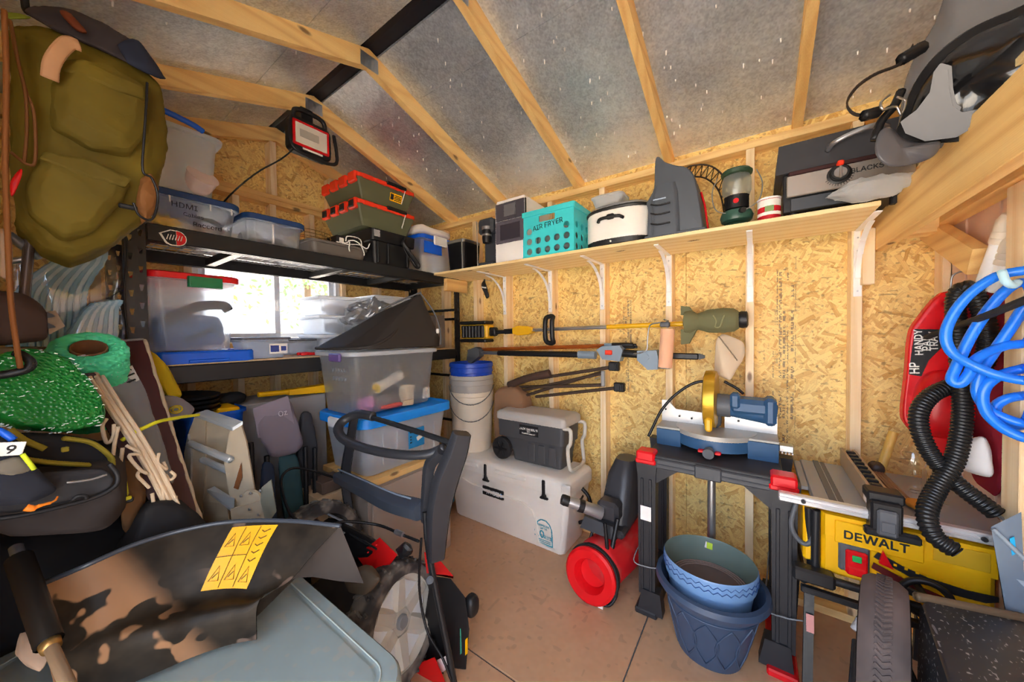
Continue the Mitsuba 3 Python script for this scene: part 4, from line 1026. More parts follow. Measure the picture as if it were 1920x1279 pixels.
# black wheeled cooler on top
k = thing('wheeled_cooler', 'black wheeled cooler with grey lid standing on the large white cooler', 'cooler')
x0, x1, y0, y1 = 1.945, 2.20, .985, 1.53
zb = .4985
P(k, 'body', loft([cq(1.99, 2.18, y0 + .05, y1 - .12, zb + .004, .02), cq(1.985, 2.18, y0 + .045, y1 - .11, zb + .07, .02), cq(1.972, 2.19, y0 + .03, y1 - .05, zb + .165, .02), cq(1.955, 2.195, y0 + .015, y1 - .008, zb + .17, .025), cq(1.95, 2.20, y0 + .012, y1 - .005, zb + .29, .025)]), mat('cooler_charcoal', '48494b', .5), 40)
P(k, 'lid', loft([cq(1.943, 2.205, y0, y1, zb + .291, .03), cq(1.94, 2.207, y0 - .004, y1 + .004, zb + .30, .03), cq(1.94, 2.207, y0 - .004, y1 + .004, zb + .335, .03), cq(1.955, 2.195, y0 + .015, y1 - .015, zb + .352, .03), cq(1.985, 2.165, y0 + .04, y1 - .04, zb + .354, .02)]), mat('lid_grey', 'b9b4ac', .45), 40, 'pale grey lid')
for y in (1.09, 1.17, 1.25):
    P(k, 'rib', box(1.968, 1.985, y - .028, y + .028, zb + .02, zb + .15, .006), 'mat_cooler_charcoal', 30)
b_ = P(k, 'badge', box(1.9478, 1.952, 1.18, 1.33, zb + .205, zb + .272, .001), INK, False, 'black badge with white lettering')
P(b_, 'lettering', cat(txt("JACK DANIEL'S", .014, (1.9472, 1.255, zb + .248), (0, -1, 0), (0, 0, 1), .0008), txt('OLD', .010, (1.9472, 1.255, zb + .232), (0, -1, 0), (0, 0, 1), .0008), txt('TENNESSEE WHISKEY', .0075, (1.9472, 1.255, zb + .217), (0, -1, 0), (0, 0, 1), .0008)), WHITEL, False)
for xx in (1.955, 2.18):
    w_ = P(k, 'wheel', lathe([(.02, -.022), (.068, -.022), (.078, -.015), (.08, 0), (.078, .015), (.068, .022), (.02, .022)], 28, (xx, y1 - .045, zb + .0815), (1, 0, 0)), RUBBER, 40)
    P(w_, 'spokes', cat(cyl((xx - .026, y1 - .045, zb + .0815), (xx - .02, y1 - .045, zb + .0815), .016, n=12), [tr(box(-.004, .0, .015, .055, -.006, .006, .001), frame((xx - .022, y1 - .045, zb + .0815), (1, 0, 0), (0, math.cos(a), math.sin(a)))) for a in np.arange(6) * math.pi / 3]), BLACKP, 30)
P(k, 'handle', cat([tube(spline([(xx, y0 + .02, zb + .285), (xx, y0 - .03, zb + .28), (xx, y0 - .03, zb + .2), (xx, y0 - .012, zb + .16), (xx, y0 - .02, zb + .06), (xx + (.02 if xx < 2.1 else -.02), y0 - .03, zb + .02), (2.08, y0 - .035, zb + .015)], 6), .013, 8) for xx in (1.97, 2.19)]), mat('handle_cream', 'cdc6b8', .45), True, 'pale grey swing handle')
# ---- buckets
def bucket(label, z, h, r0, r1, m, handle=True, mat_in=None):
    k = thing('bucket', label, 'bucket', 'nested buckets on the white cooler')
    o = (2.025, 1.835, z)
    P(k, 'pail', lathe([(r0 * .96, 0), (r0, .006), (r1, h - .075), (r1 + .006, h - .072), (r1 + .006, h - .055), (r1 + .002, h - .05), (r1 + .002, h - .035), (r1 + .008, h - .03), (r1 + .008, h - .012), (r1 + .004, h), (r1 - .004, h), (r1 - .006, h - .02), (r0 - .004, .012)], 40, o), m, 40)
    if handle:
        a0 = -2.6
        pts = [(o[0] + (r1 + .012) * math.cos(a), o[1] + (r1 + .012) * math.sin(a), z + h - .08 - .13 * math.sin((a + 3.8) / 2.7 * math.pi) ** 1.0) for a in np.linspace(-3.8, -1.1, 14)]
        P(k, 'bail', tube(pts, .003, 6), DKGREY, True, 'wire bail')
    return k
bucket('cream plastic bucket standing on the white cooler, bottom of the stack', 0.4985, .455, .148, .165, CREAM)
bucket('grey plastic bucket nested in the cream bucket, middle of the stack', .80, .28, .155, .166, mat('bucket_grey', 'a8a39c', .45))
bucket('bright blue bucket rim, topmost of the bucket stack', .93, .245, .154, .163, mat('bucket_blue', '1c45b0', .35), False)
# ---- air compressor
k = thing('air_compressor', 'red air compressor with black motor shroud on the floor beside the white cooler', 'air compressor')
def rdust(p, n, uv):
    return mix(mi.Color3f(*lin('c41a22')), mi.Color3f(*lin('9a6a5c')), smoothstep(.45, .8, fbm(p.x * 12, p.y * 12, p.z * 12, 3)) * .55)
RDU = mat('dusty_red', mikit.proc(rdust), .5)
ta, tb = V(1.70, .685, .165), V(2.13, .60, .165)
ax = unit(tb - ta)
P(k, 'tank', lathe([(.02, -.02), (.09, -.012), (.118, .01), (.125, .04), (.125, .40), (.118, .44), (.08, .465), (.02, .47)], 36, ta, ax), RDU, 40, 'dusty red tank')
fa = unit(V(-.95, .05, .12))
P(k, 'red_wheel', lathe([(.05, -.04), (.068, -.035), (.075, .0), (.085, .018), (.125, .022), (.137, .012), (.137, -.004), (.12, -.012), (.11, -.03), (.09, -.045), (.02, -.045)], 44, (1.655, .695, .143), fa), RED, 40, 'bright red wheel')
P(k, 'wheel_hub', lathe([(.02, -.036), (.062, -.032), (.067, -.028), (.0, -.027)], 30, (1.655, .695, .143), fa), RED, 40)
P(k, 'tire', lathe([(.11, -.05), (.14, -.045), (.143, -.03), (.141, -.014), (.12, -.012), (.11, -.02)], 40, (1.655, .695, .143), fa, closed=True), RUBBER, 40, 'black tyre')
P(k, 'tag', box(1.64, 1.648, .625, .65, .002, .016), WHITEL, False)
SHR = mat('shroud_black', '37373a', .4)
sh = []
for s, (cx_, cy_, z0, z1, w, l) in enumerate(((1.98, .645, .30, .36, .17, .24), (2.0, .64, .42, .46, .165, .22), (2.03, .635, .56, .58, .15, .18), (2.06, .63, .645, .65, .11, .12))):
    sh.append(np.array([(cx_ + ax[0] * a - ax[1] * b, cy_ + ax[1] * a + ax[0] * b, (z0 if a < 0 else z1)) for a, b in rr(l, w, .05, 5)]))
P(k, 'shroud', loft(sh), SHR, 45, 'black motor shroud')
P(k, 'vent', cat([tr(box(-.05, .05, -.002, .004, -.0035, .0035), frame((1.877 + .012 * i, .66 + .001 * i, .415 + i * .0155), (.05, .99, 0), (-.9, .05, .35))) for i in range(6)]), INK, False, 'black vent slots')
P(k, 'motor_base', cat(box(1.80, 2.09, .57, .74, .285, .33, .015), hull([(1.76, .60, .30), (1.76, .80, .31), (1.84, .60, .29), (1.86, .82, .29), (1.78, .62, .36), (1.78, .78, .37), (1.85, .62, .36), (1.85, .78, .38)]), box(1.80, 1.90, .60, .72, .36, .47, .02)), SHR, 35)
P(k, 'axle_strut', cat(cyl((1.80, .60, .40), (1.72, .62, .19), .012, n=10), cyl((1.72, .64, .40), (1.72, .62, .17), .01, n=10)), BLACKP, True)
m0, m1 = V((1.68, 0.8706, 0.4825)), V((1.8, 0.6884, 0.4064))
P(k, 'intake_tube', cyl(m0 + (m1 - m0) * .12, m1, .027, .036, 20), mat('duct_tape', 'a9abae', .3, .7), True, 'duct taped silver tube')
P(k, 'intake_cap', cat(lathe([(.01, -.004), (.026, 0), (.029, .012), (.029, .04)], 18, m0, m1 - m0), lathe([(.0335, .0), (.0335, .03)], 18, m0 + (m1 - m0) * .42, m1 - m0)), BLACKP, 40)
P(k, 'power_cord', tube(spline([(1.80, .74, .30), (1.75, .74, .22), (1.70, .66, .20), (1.69, .60, .13), (1.69, .57, .08), (1.665, .60, .02), (1.66, .66, .012)], 8), .008, 7), BLACKP, True, 'black cord')
# ---- folding work bench
k = thing('work_bench', 'black folding work table with red clamps carrying the mitre saw', 'work table')
BK = mat('bench_black', '222327', .45)
bx0, bx1, by0, by1, bz = 1.745, 2.16, -.115, .47, .80
P(k, 'top', box(bx0, bx1, by0 + .02, by1 - .03, bz - .03, bz, .004), mat('bench_top', '2e2f31', .55), False)
P(k, 'front_rail', cat(box(bx0 - .012, bx0 + .01, by0 + .03, by1 - .035, bz - .058, bz - .012, .005), box(bx0 - .016, bx0, by0 + .03, by1 - .035, bz - .04, bz - .034, .002), box(bx0 - .02, bx0 + .02, .12, .225, bz - .064, bz - .006, .005)), mat('bench_rail', '3e4044', .45), 30)
def leg(y, x, s, dx):
    w = .042
    m = [hull([(xx, yy, zz) for xx in (x - .03, x + .03) for yy, zz in ((y - w, bz - .09), (y + w, bz - .09), (y - w * .9, .10), (y + w * .9, .10))])]
    m += [hull([(x + dx * .01 + xx, y + s * .02 + yy, zz) for xx in (-.03, .03) for yy, zz in ((-w, .13), (w, .13), (-w - .012, .02), (w + .02, .02))])]
    m += [box(x + dx * .032 - .004, x + dx * .032 + .004, y - .025, y - .012, .12, bz - .12, .002), box(x + dx * .032 - .004, x + dx * .032 + .004, y + .014, y + .027, .12, bz - .12, .002)]
    m += [hull([(x + xx, y + yy, zz) for xx in (-.034, .034) for yy, zz in ((-w - .01, bz - .02), (w + .01, bz - .02), (-w, bz - .10), (w, bz - .10))])]
    m += [hull([(x + xx, y + yy, zz) for xx in (-.02, .02) for yy, zz in ((0, bz - .05), (s * .15, bz - .03), (s * .15, bz - .05), (0, bz - .17))])]
    return cat(m)
for y, s in ((.435, -1), (-.095, 1)):
    P(k, 'leg', leg(y, 1.765, s, -1), BK, 30)
    P(k, 'leg', leg(y - s * .02 if s < 0 else y, 2.13, s, -1), BK, 30)
    P(k, 'foot', box(1.70 if s > 0 else 1.72, 2.18, y - .048, y + .055, .0, .03, .006), BK if s < 0 else RED, 30)
    P(k, 'foot_brace', hull([(xx, y + yy, zz) for yy in (-.02, .02) for xx, zz in ((1.735, .03), (2.16, .03), (1.735, .13), (1.80, .13), (2.09, .13), (2.16, .13))]), BK, 30)
    P(k, 'clamp', cat(box(1.715, 1.80, y - .04, y + .045, bz - .03, bz + .018, .008), box(1.72, 1.76, y - s * .0 - .045, y + .05, bz - .045, bz - .02, .006)), RED, 30, 'red clamp')
    P(k, 'shock_cord', tube(spline([(1.725, y - .06, .262), (1.722, y, .25), (1.725, y + .06, .262), (1.9, y + .05, .30), (2.1, y + .04, .30)], 5), .003, 5), GREYP, True)
P(k, 'label_sticker', box(1.7275, 1.7295, .412, .462, .475, .545), WHITEL, False, 'white label')
P(k, 'centre_mount', cat(hull([(1.90 + a, .175 + b, c) for a in (0, .1) for b, c in ((-.075, bz - .06), (.075, bz - .06), (-.05, bz - .12), (.05, bz - .12))])), BK, 30)
P(k, 'centre_pole', cyl((1.95, .178, bz - .12), (1.95, .178, .02), .018, n=18), ALU, True, 'silver centre pole')
# ---- mitre saw
k = thing('mitre_saw', 'blue mitre saw with a gold blade guard standing on the work table', 'mitre saw')
SB = mat('saw_blue', '2f5579', .45)
zt = bz + .0005
for y0_, y1_ in ((.315, .43), (-.085, .03)):
    P(k, 'foot', hull([(x, y, z) for x, z in ((1.935, zt), (2.12, zt), (1.925, zt + .085), (2.12, zt + .085)) for y in (y0_, y1_)]), SB, 25)
tab = [(1.93 + .02, .43), (2.12, .43), (2.12, -.085), (1.93, -.085)]
CGR = mat('cast_grey', 'a5a39c', .5, .3)
P(k, 'table_wing', box(1.928, 2.10, .30, .432, zt + .0855, zt + .098, .003), CGR, False)
P(k, 'table_wing', box(1.928, 2.10, -.087, .035, zt + .0855, zt + .098, .003), CGR, False)
cir = Point(2.03, .172).buffer(.178, 24).intersection(sbox(1.5, -.2, 2.06, .6))
P(k, 'turntable', extr(cir, .022, (0, 0, zt + .078)), mat('cast_grey2', 'b1aea6', .45, .3), 30)
P(k, 'turntable_skirt', extr(Point(2.03, .172).buffer(.175, 24).intersection(sbox(1.5, -.2, 2.06, .6)), .052, (0, 0, zt + .025)), SB, 30)
P(k, 'lock_knob', cat(cyl((1.84, .178, zt + .035), (1.80, .178, zt + .03), .020, .024, 14), cyl((1.88, .178, zt + .04), (1.84, .178, zt + .035), .014, n=10)), DKGREY, 30)
P(k, 'red_lever', cat(box(1.83, 1.86, .13, .155, zt + .022, zt + .034, .003), box(1.83, 1.86, .20, .225, zt + .022, zt + .034, .003)), RED, 30)
P(k, 'fence', cat(extr([(-.085, 0), (.13, 0), (.13, .09), (.10, .085), (-.085, .085)], .012, (2.065, 0, zt + .0985), (0, 1, 0), (0, 0, 1)), extr([(.215, 0), (.432, 0), (.432, .115), (.40, .115), (.36, .07), (.215, .065)], .012, (2.065, 0, zt + .0985), (0, 1, 0), (0, 0, 1))), mat('fence_white', 'dcdbd7', .35, .3), False, 'pale metal fence')
P(k, 'fence_hole', cat([cyl((2.0515, y, zt + z), (2.053, y, zt + z), .005, n=10) for y, z in ((-.05, .145), (.07, .145), (.28, .13), (.34, .135), (.41, .165))]), INK, False)
GG = mat('gold_guard', 'c79a2a', .3, .55)
P(k, 'blade_guard', loft([np.column_stack([c_[:, 0], np.full(len(c_), y), c_[:, 1]]) for c_, y in [(np.array([(2.0 + r * math.cos(t), 1.055 + r * 1.05 * math.sin(t)) for t in np.arange(36) * math.pi / 18]), y) for r, y in ((.118, .156), (.135, .162), (.138, .185), (.135, .208), (.118, .214))]]), GG, 40, 'gold blade guard')
P(k, 'guard_tip', box(1.872, 1.90, .17, .20, zt + .115, zt + .18, .008), GOLDY, 30)
MB_ = SB
P(k, 'motor', cat(box(1.93, 2.06, -.075, .105, 1.0, 1.075, .02), cyl((1.99, .155, 1.035), (1.99, -.078, 1.005), .048, n=24), box(1.92, 2.0, .06, .10, 1.03, 1.10, .01), box(1.92, 2.03, -.078, -.03, .965, 1.09, .015)), MB_, 35)
P(k, 'gear_collar', cyl((1.99, .155, 1.03), (1.99, .10, 1.03), .056, n=24), DKGREY, 40)
P(k, 'vent_plate', box(1.945, 1.953, -.03, .0, 1.005, 1.05, .002), INK, False)
P(k, 'arm', cat(box(2.02, 2.12, .145, .225, zt + .10, 1.0, .015)), DKGREY, 30)
P(k, 'dust_bag', crumple(sub(hull([(2.12, .19, 1.17), (2.06, .10, 1.13), (2.10, .175, 1.385), (2.13, .16, 1.40), (2.15, .04, 1.345), (2.19, .06, 1.32), (2.20, .16, 1.2), (2.05, .15, 1.25), (2.11, .04, 1.24)]), 3), .008, 12, 4), mat('dust_cloth', 'd8c4a6', .9), True, 'cream dust bag')
P(k, 'bag_seam', tube([(2.055, .155, 1.37), (2.045, .075, 1.25)], .003, 5), mat('seam_dark', '86765d', .8), True)
P(k, 'power_cord', tube(spline([(2.0, .16, 1.14), (1.99, .25, 1.135), (1.97, .34, 1.07), (1.96, .41, .98), (1.95, .455, .88), (1.94, .475, .83)], 8), .007, 7), BLACKP, True, 'black cord')
P(k, 'back_cord', tube(spline([(2.05, .13, 1.14), (2.06, .08, 1.11), (2.05, .05, 1.085)], 6), .007, 7), BLACKP, True)
P(k, 'extension', cat(box(1.97, 2.02, -.14, -.088, zt + .045, zt + .075, .003), [box(1.965, 2.02, -.138 + i * .012, -.133 + i * .012, zt + .038, zt + .045) for i in range(4)]), ALU, False)
# ---- planters
PO = mat('planter_navy', '36475f', .45)
def oval(cx, cy, a, b, z, n=44, yaw=0):
    t = np.arange(n) * 2 * math.pi / n
    x, y = a * np.cos(t), b * np.sin(t)
    c, s = math.cos(math.radians(yaw)), math.sin(math.radians(yaw))
    return np.column_stack([cx + x * c - y * s, cy + x * s + y * c, np.full(n, z)])
k = thing('oval_planter', 'large slate blue oval planter with looping relief on the floor under the work table', 'planter')
pc = (1.68, .158)
def pr_at(z):
    f_ = z / .27
    return .102 + .073 * f_, .122 + .058 * f_, 1.689 - .009 * f_, .164 - .006 * f_
lay = [(.098, .118, .0), (.102, .122, .006)] + [pr_at(z)[:2] + (z,) for z in (.09, .18, .265)] + [(.183, .188, .275), (.186, .191, .288), (.200, .205, .292), (.212, .217, .312), (.207, .212, .332), (.190, .195, .335), (.18, .185, .30), (.105, .125, .02)]
P(k, 'pot', loft([oval(1.69 - .01 * min(z / .27, 1), .165 - .007 * min(z / .27, 1), a, b, z) for a, b, z in lay]), PO, 40)
arcs = []
for i in range(12):
    for s in (1, -1):
        pts = []
        for q in np.linspace(0, 1, 12):
            t = 2 * math.pi * (i / 12) + s * (math.sin(q * math.pi) * .30)
            z = .03 + q * .21
            a, b, cx_, cy_ = pr_at(z)
            pts.append((cx_ + (a + .001) * math.cos(t), cy_ + (b + .001) * math.sin(t), z))
        arcs.append(tube(pts, .0032, 6))
P(k, 'relief', cat(arcs, tube(oval(1.68, .158, .172, .177, .255), .004, 6, True)), PO, True)
k = thing('nested_planter', 'grey green oval planter with blue patterned outside, nested in the slate blue planter', 'planter')
PG = mat('planter_green', '6d7d74', .45)
lay = [(.118, .128, .06), (.155, .165, .33), (.163, .173, .335), (.167, .177, .36), (.17, .18, .405), (.166, .176, .412)]
PB = mat('planter_blue', '6f93bd', .35)
p0 = (1.695, .165)
P(k, 'outer_wall', loft([oval(*p0, a, b, z) for a, b, z in lay], cap=(True, False)), PB, 40, 'glossy blue outside')
P(k, 'inner_wall', loft([oval(*p0, a, b, z) for a, b, z in ((.1655, .1755, .4122), (.162, .172, .408), (.148, .158, .29))], cap=(False, True)), PG, 40, 'grey green inside')
P(k, 'floor_disc', loft([oval(*p0, a, b, z) for a, b, z in ((.149, .159, .295), (.146, .156, .305))], cap=(True, True)), mat('soil_brown', '6a5c58', .7), 30, 'brown perforated base')
P(k, 'base_ring', cat([tube(oval(*p0, .138 - .012 * i, .148 - .012 * i, .306), .003, 5, True) for i in range(3)]), mat('ring_mauve', '8d7c76', .6), True)
zig = []
for z0_ in (.372, .392):
    pts = [o_ + V(0, 0, .0) for o_ in oval(*p0, .170, .180, z0_, 72)]
    zig.append(tube([p_ + V(0, 0, (.006 if i % 2 else -.006)) for i, p_ in enumerate(pts)], .0016, 4, True))
P(k, 'zigzag', cat(zig), NAVY, False, 'dark zigzag pattern')
q = V((1.829, 0.1865, 0.42))
st_ = P(k, 'sticker', tr(box(-.026, .026, -.014, .014, 0, .002), frame((1.852, .190, .378), (-.1, -.99, 0), (.18, 0, 1))), WHITEL, False, 'white and lime sticker')
P(st_, 'lime_half', tr(box(.002, .026, -.014, .014, .002, .003), frame((1.852, .190, .378), (-.1, -.99, 0), (.18, 0, 1))), mat('lime', 'c3e03c', .5), False)
# ---- table saw
k = thing('table_saw', 'yellow table saw on a black folding stand, right of the work table', 'table saw')
sx0, sx1, sz = 1.66, 2.18, .765
SY0, SY1 = -.66, -.152
TG = mat('saw_table_grey', '95989a', .42, .15)
P(k, 'table', cat(box(sx0 + .02, sx1, SY0, SY1 - .025, sz - .03, sz, .004), box(sx0 + .16, sx1 - .02, SY1 - .025, SY1 - .0, sz - .02, sz - .004, .002)), TG, False)
P(k, 'mitre_slot', cat(box(sx0 + .02, sx1, -.245, -.225, sz, sz + .004), box(sx0 + .02, sx1, -.265, -.25, sz, sz + .0015)), DKGREY, False)
P(k, 'front_rail', cat(box(sx0 - .012, sx0 + .02, -.655, -.073, sz - .018, sz + .014, .004), box(sx0 - .016, sx0 - .008, -.655, -.073, sz - .006, sz + .002, .002)), mat('rail_white', 'd9dadb', .3, .5), False, 'bright metal rail')
P(k, 'rail_bolt', cat([cyl((sx0 - .0165, y, sz - .0), (sx0 - .022, y, sz), .007, n=10) for y in (-.145, -.56)]), INK, False)
YB = YELLOW
P(k, 'body', cat(box(1.685, 2.10, -.60, -.20, .50, sz - .04, .012), hull([(1.68, -.60, sz - .042), (1.68, -.21, sz - .042), (1.68, -.60, sz - .13), (1.68, -.21, sz - .12), (1.70, -.2, sz - .13), (1.70, -.61, sz - .13), (1.70, -.2, sz - .04), (1.70, -.61, sz - .04)])), YB, 25)
P(k, 'side_skirt', cat(box(1.70, 2.05, -.19, -.15, .52, sz - .035, .008)), YB, 25)
nm = P(k, 'nameplate', box(1.672, 1.681, -.45, -.235, sz - .135, sz - .055, .003), YB, 25)
P(nm, 'lettering', txt('DEWALT', .028, (1.6715, -.338, sz - .098), (0, -1, 0), (0, 0, 1), .0012), INK, False, 'black capital lettering')
wl_ = P(k, 'warning_label', box(1.677, 1.6795, -.585, -.47, sz - .115, sz - .055, .001), mat('label_amber', 'd8a619', .5), False)
P(wl_, 'red_stripe', box(1.6755, 1.6772, -.505, -.47, sz - .066, sz - .055), RED, False)
sw = P(k, 'switch_plate', box(1.668, 1.682, -.325, -.245, .535, sz - .13, .006), DKGREY, 30, 'dark switch plate')
P(sw, 'red_paddle', cat(box(1.655, 1.669, -.318, -.262, .535, .62, .005), box(1.65, 1.667, -.316, -.264, .535, .565, .005)), RED, 30, 'red stop paddle')
P(sw, 'green_button', box(1.651, 1.656, -.302, -.278, .585, .607, .002), mat('green_button', '2fae5a', .4), 30, 'green start button')
sc = [(-.335, sz - .155), (-.42, sz - .19), (-.50, sz - .21), (-.575, sz - .208), (-.60, sz - .195), (-.60, sz - .18), (-.54, sz - .185), (-.46, sz - .178), (-.40, sz - .16), (-.345, sz - .135)]
gs = P(k, 'bevel_scale', extr([(-a, b) for a, b in sc], .004, (1.677, 0, 0), (0, -1, 0), (0, 0, 1)), INK, False, 'black bevel scale')
P(gs, 'numbers', cat([tr(box(-.004, .004, -.004, .004, 0, .0015), frame((1.6725, -.36 - i * .025, sz - .158 - .0045 * i + .0003 * i * i), (0, -1, 0), (0, 0, 1))) for i in range(8)]), YELLOW, False)
P(k, 'bevel_slot', extr([(.335, sz - .175), (.42, sz - .208), (.5, sz - .228), (.6, sz - .225), (.6, sz - .24), (.5, sz - .245), (.4, sz - .228), (.33, sz - .195)], .004, (1.678, 0, 0), (0, -1, 0), (0, 0, 1)), mat('slot_maroon', '5a1416', .5), False)
P(k, 'slot_trim', tube(spline([(1.675, -.39, sz - .24), (1.675, -.48, sz - .252), (1.675, -.60, sz - .246)], 6), .004, 6), STEEL, True)
P(k, 'lower_body', hull([(1.66, -.44, .515), (1.66, -.605, .515), (1.66, -.46, .40), (1.66, -.605, .37), (1.95, -.44, .515), (1.95, -.605, .515), (1.95, -.46, .40), (1.95, -.605, .38)]), YB, 25)
P(k, 'red_pointer', hull([(1.66, -.345, .60), (1.66, -.355, .645), (1.66, -.38, .59), (1.67, -.345, .60), (1.67, -.355, .645), (1.67, -.38, .59)]), RED, False)
hw = P(k, 'hand_wheel', tube([(1.60, -.435 + .055 * math.cos(a), .555 + .055 * math.sin(a)) for a in np.arange(28) * 2 * math.pi / 28], .010, 8, True), BLACKP, True, 'black hand wheel')
P(hw, 'spoke', cat(tr(box(-.055, .055, -.011, .011, -.006, .006, .003), frame((1.60, -.435, .555), (0, -.94, -.3), (0, .3, -.94))), cyl((1.60, -.435, .555), (1.69, -.435, .555), .01, n=10)), BLACKP, 30)
P(hw, 'crank_knob', cyl((1.60, -.483, .535), (1.55, -.486, .532), .011, .013, 12), BLACKP, 30)
# fence
FN = mat('fence_tan', 'a58d70', .45)
P(k, 'rip_fence', cat(box(sx0 + .02, sx1 + .02, -.375, -.365, sz + .002, sz + .078, .001), box(sx0 + .02, sx1 + .02, -.335, -.325, sz + .002, sz + .078, .001), box(sx0 + .02, sx1 + .02, -.365, -.335, sz + .002, sz + .012)), FN, False, 'tan metal rip fence')
P(k, 'push_stick', cat(box(sx0 + .05, sx1 - .02, -.362, -.338, sz + .025, sz + .074, .004), [box(sx0 + .06 + .05 * i, sx0 + .085 + .05 * i, -.366, -.334, sz + .06, sz + .084, .004) for i in range(9)]), BLACKP, 30)
P(k, 'fence_clamp', cat(box(sx0 - .045, sx0 + .018, -.39, -.315, sz - .05, sz + .06, .006), box(sx0 - .05, sx0 - .02, -.43, -.30, sz - .055, sz - .03, .005), box(sx0 - .02, sx0 + .05, -.40, -.31, sz + .05, sz + .085, .006)), BLACKP, 30, 'black fence clamp')
P(k, 'clamp_lever', cat(box(sx0 - .058, sx0 - .044, -.377, -.328, sz - .045, sz + .04, .006), box(sx0 - .062, sx0 - .056, -.37, -.335, sz - .03, sz + .005, .003)), DKGREY, 30)
P(k, 'clamp_tag', box(sx0 + .05, sx0 + .10, -.3249, -.3235, sz + .012, sz + .055), WHITEL, False)
# stand
P(k, 'stand_post', cat(cyl((1.69, -.185, sz - .04), (1.69, -.185, .49), .014, n=14), cyl((1.70, -.165, sz - .04), (1.72, -.175, .48), .012, n=12)), BLACKM, 30)
P(k, 'stand_rail', cat(cyl((1.665, -.13, .49), (1.665, -.62, .485), .014, n=14), box(1.635, 1.69, -.235, -.115, .465, .515, .008), box(1.64, 1.665, -.60, -.14, .425, .447, .003), cyl((2.05, -.13, .49), (2.05, -.62, .485), .014, n=14), cyl((1.67, -.15, .455), (2.05, -.15, .455), .012, n=10), cyl((1.67, -.58, .455), (2.05, -.58, .455), .012, n=10)), BLACKM, 30)
for a, b in (((1.665, -.165, .44), (1.56, -.15, .0)), ((1.665, -.55, .44), (1.60, -.58, .0)), ((2.05, -.165, .44), (2.12, -.15, .0)), ((2.05, -.55, .44), (2.14, -.56, .0))):
    q = V(a)
    P(k, 'stand_leg', cat(hull([V(p_) + V(u, w, 0) for p_ in (a, b) for u in (-.010, .010) for w in (-.014, .014)])), BLACKM, 30)
P(k, 'saw_cord', tube(spline([(1.72, -.13, sz - .04), (1.71, -.115, .64), (1.705, -.135, .59), (1.70, -.165, .585), (1.70, -.185, .65), (1.71, -.17, .72)], 8), .009, 7), DKGREY, True)
P(k, 'leg_label', tr(box(-.011, .011, -.03, .03, 0, .001), frame((1.622, -.164, .33), (0, -1, 0), (.2, 0, 1))), mat('label_pink', 'c98a85', .6), False)
one('side_case', cat(hull([(1.56, -0.5428, 0.8367), (1.56, -0.5934, 0.8942), (1.52, -0.5909, 0.573), (1.56, -0.5648, 0.6896), (1.52, -0.5605, 0.5944), (1.75, -.68 + .04, .80), (1.75, -.64, .50)])), mat('case_greyblue', '61707f', .4), 'grey blue plastic case beside the right end of the table saw', 'case', smooth=20)

P('side_case', 'cyan_mark', hull([V(q) for q in ((1.545, -0.5694, 0.8197), (1.545, -0.5773, 0.8282), (1.545, -0.5833, 0.7655), (1.545, -0.5755, 0.7566), (1.55, -0.5713, 0.8178), (1.55, -0.5791, 0.8264), (1.55, -0.5852, 0.7634))]), mat('cyan_mark', '18a9d8', .4), False, 'cyan stroke')
P('side_case', 'ridge', tube([(1.55, -0.5431, 0.8354), (1.54, -0.596, 0.7701)], .006, 6), mat('case_edge', '8f9ca6', .3), True)
P('side_case', 'ridge', tube([(1.55, -0.5589, 0.7354), (1.54, -0.5969, 0.7005)], .008, 6), mat('case_edge2', '8f9ca6', .3), True)

# ---------------------------------------------------------------- near right corner
def fr_rt(o, r, u):
    """frame at o whose x is r and y is u"""
    return frame(o, r, u)
# helmet
k = thing('helmet', 'large grey helmet with glossy dark visor lying on the joist above the griddle', 'helmet')
GSH = mat('helmet_grey', '6f7073', .38)
GSD = mat('helmet_jaw', '525256', .28)
VIS = mat('visor_black', '07090d', .05, clearcoat=1.0, clearcoat_gloss=.95)
hf = unit(EYE - V(1.60, -.50, 2.14))
def bulge(pts, back, lev_, per=4):
    """closed outline (points in space), pushed back along the viewing line and domed towards the viewer"""
    c = spline(pts, per, True)
    m = c.mean(0)
    R = [m + (c - m) * .92 - hf * back, c - hf * back * .5, c]
    for s_, h_ in lev_:
        R.append(m + (c - m) * s_ + hf * h_)
    return loft(R)
P(k, 'shell', bulge([(1.572, -0.4734, 2.43), (1.581, -0.4292, 2.302), (1.576, -0.3905, 2.224), (1.538, -0.3584, 2.12), (1.511, -0.3424, 2.003), (1.483, -0.3239, 1.919), (1.53, -0.4119, 1.911), (1.498, -0.5014, 1.947), (1.395, -0.5864, 2.011), (1.398, -0.6051, 2.203), (1.504, -0.5659, 2.356)], .16, [(.97, .012), (.85, .04), (.6, .06)]), GSH, 50)
P(k, 'visor_rim', bulge([(1.323, -0.5373, 2.119), (1.398, -0.497, 2.166), (1.449, -0.449, 2.18), (1.473, -0.4008, 2.153), (1.472, -0.3615, 2.089), (1.445, -0.3353, 2.003), (1.418, -0.3094, 1.915), (1.433, -0.3315, 1.891), (1.448, -0.3896, 1.905), (1.421, -0.4416, 1.887), (1.392, -0.4899, 1.919), (1.305, -0.5422, 1.963)], .05, [(.985, .004), (.97, .002)]), BLACKP, 40, 'black seal around the visor')
P(k, 'visor', bulge([(1.309, -0.5319, 2.092), (1.38, -0.4946, 2.136), (1.423, -0.4499, 2.146), (1.447, -0.4088, 2.123), (1.455, -0.3734, 2.072), (1.434, -0.347, 1.994), (1.423, -0.3389, 1.937), (1.429, -0.3843, 1.916), (1.407, -0.437, 1.899), (1.378, -0.4816, 1.928), (1.301, -0.5338, 1.973)], .02, [(.97, .010), (.85, .028), (.6, .048), (.3, .058)]), VIS, True, 'glossy dark visor')
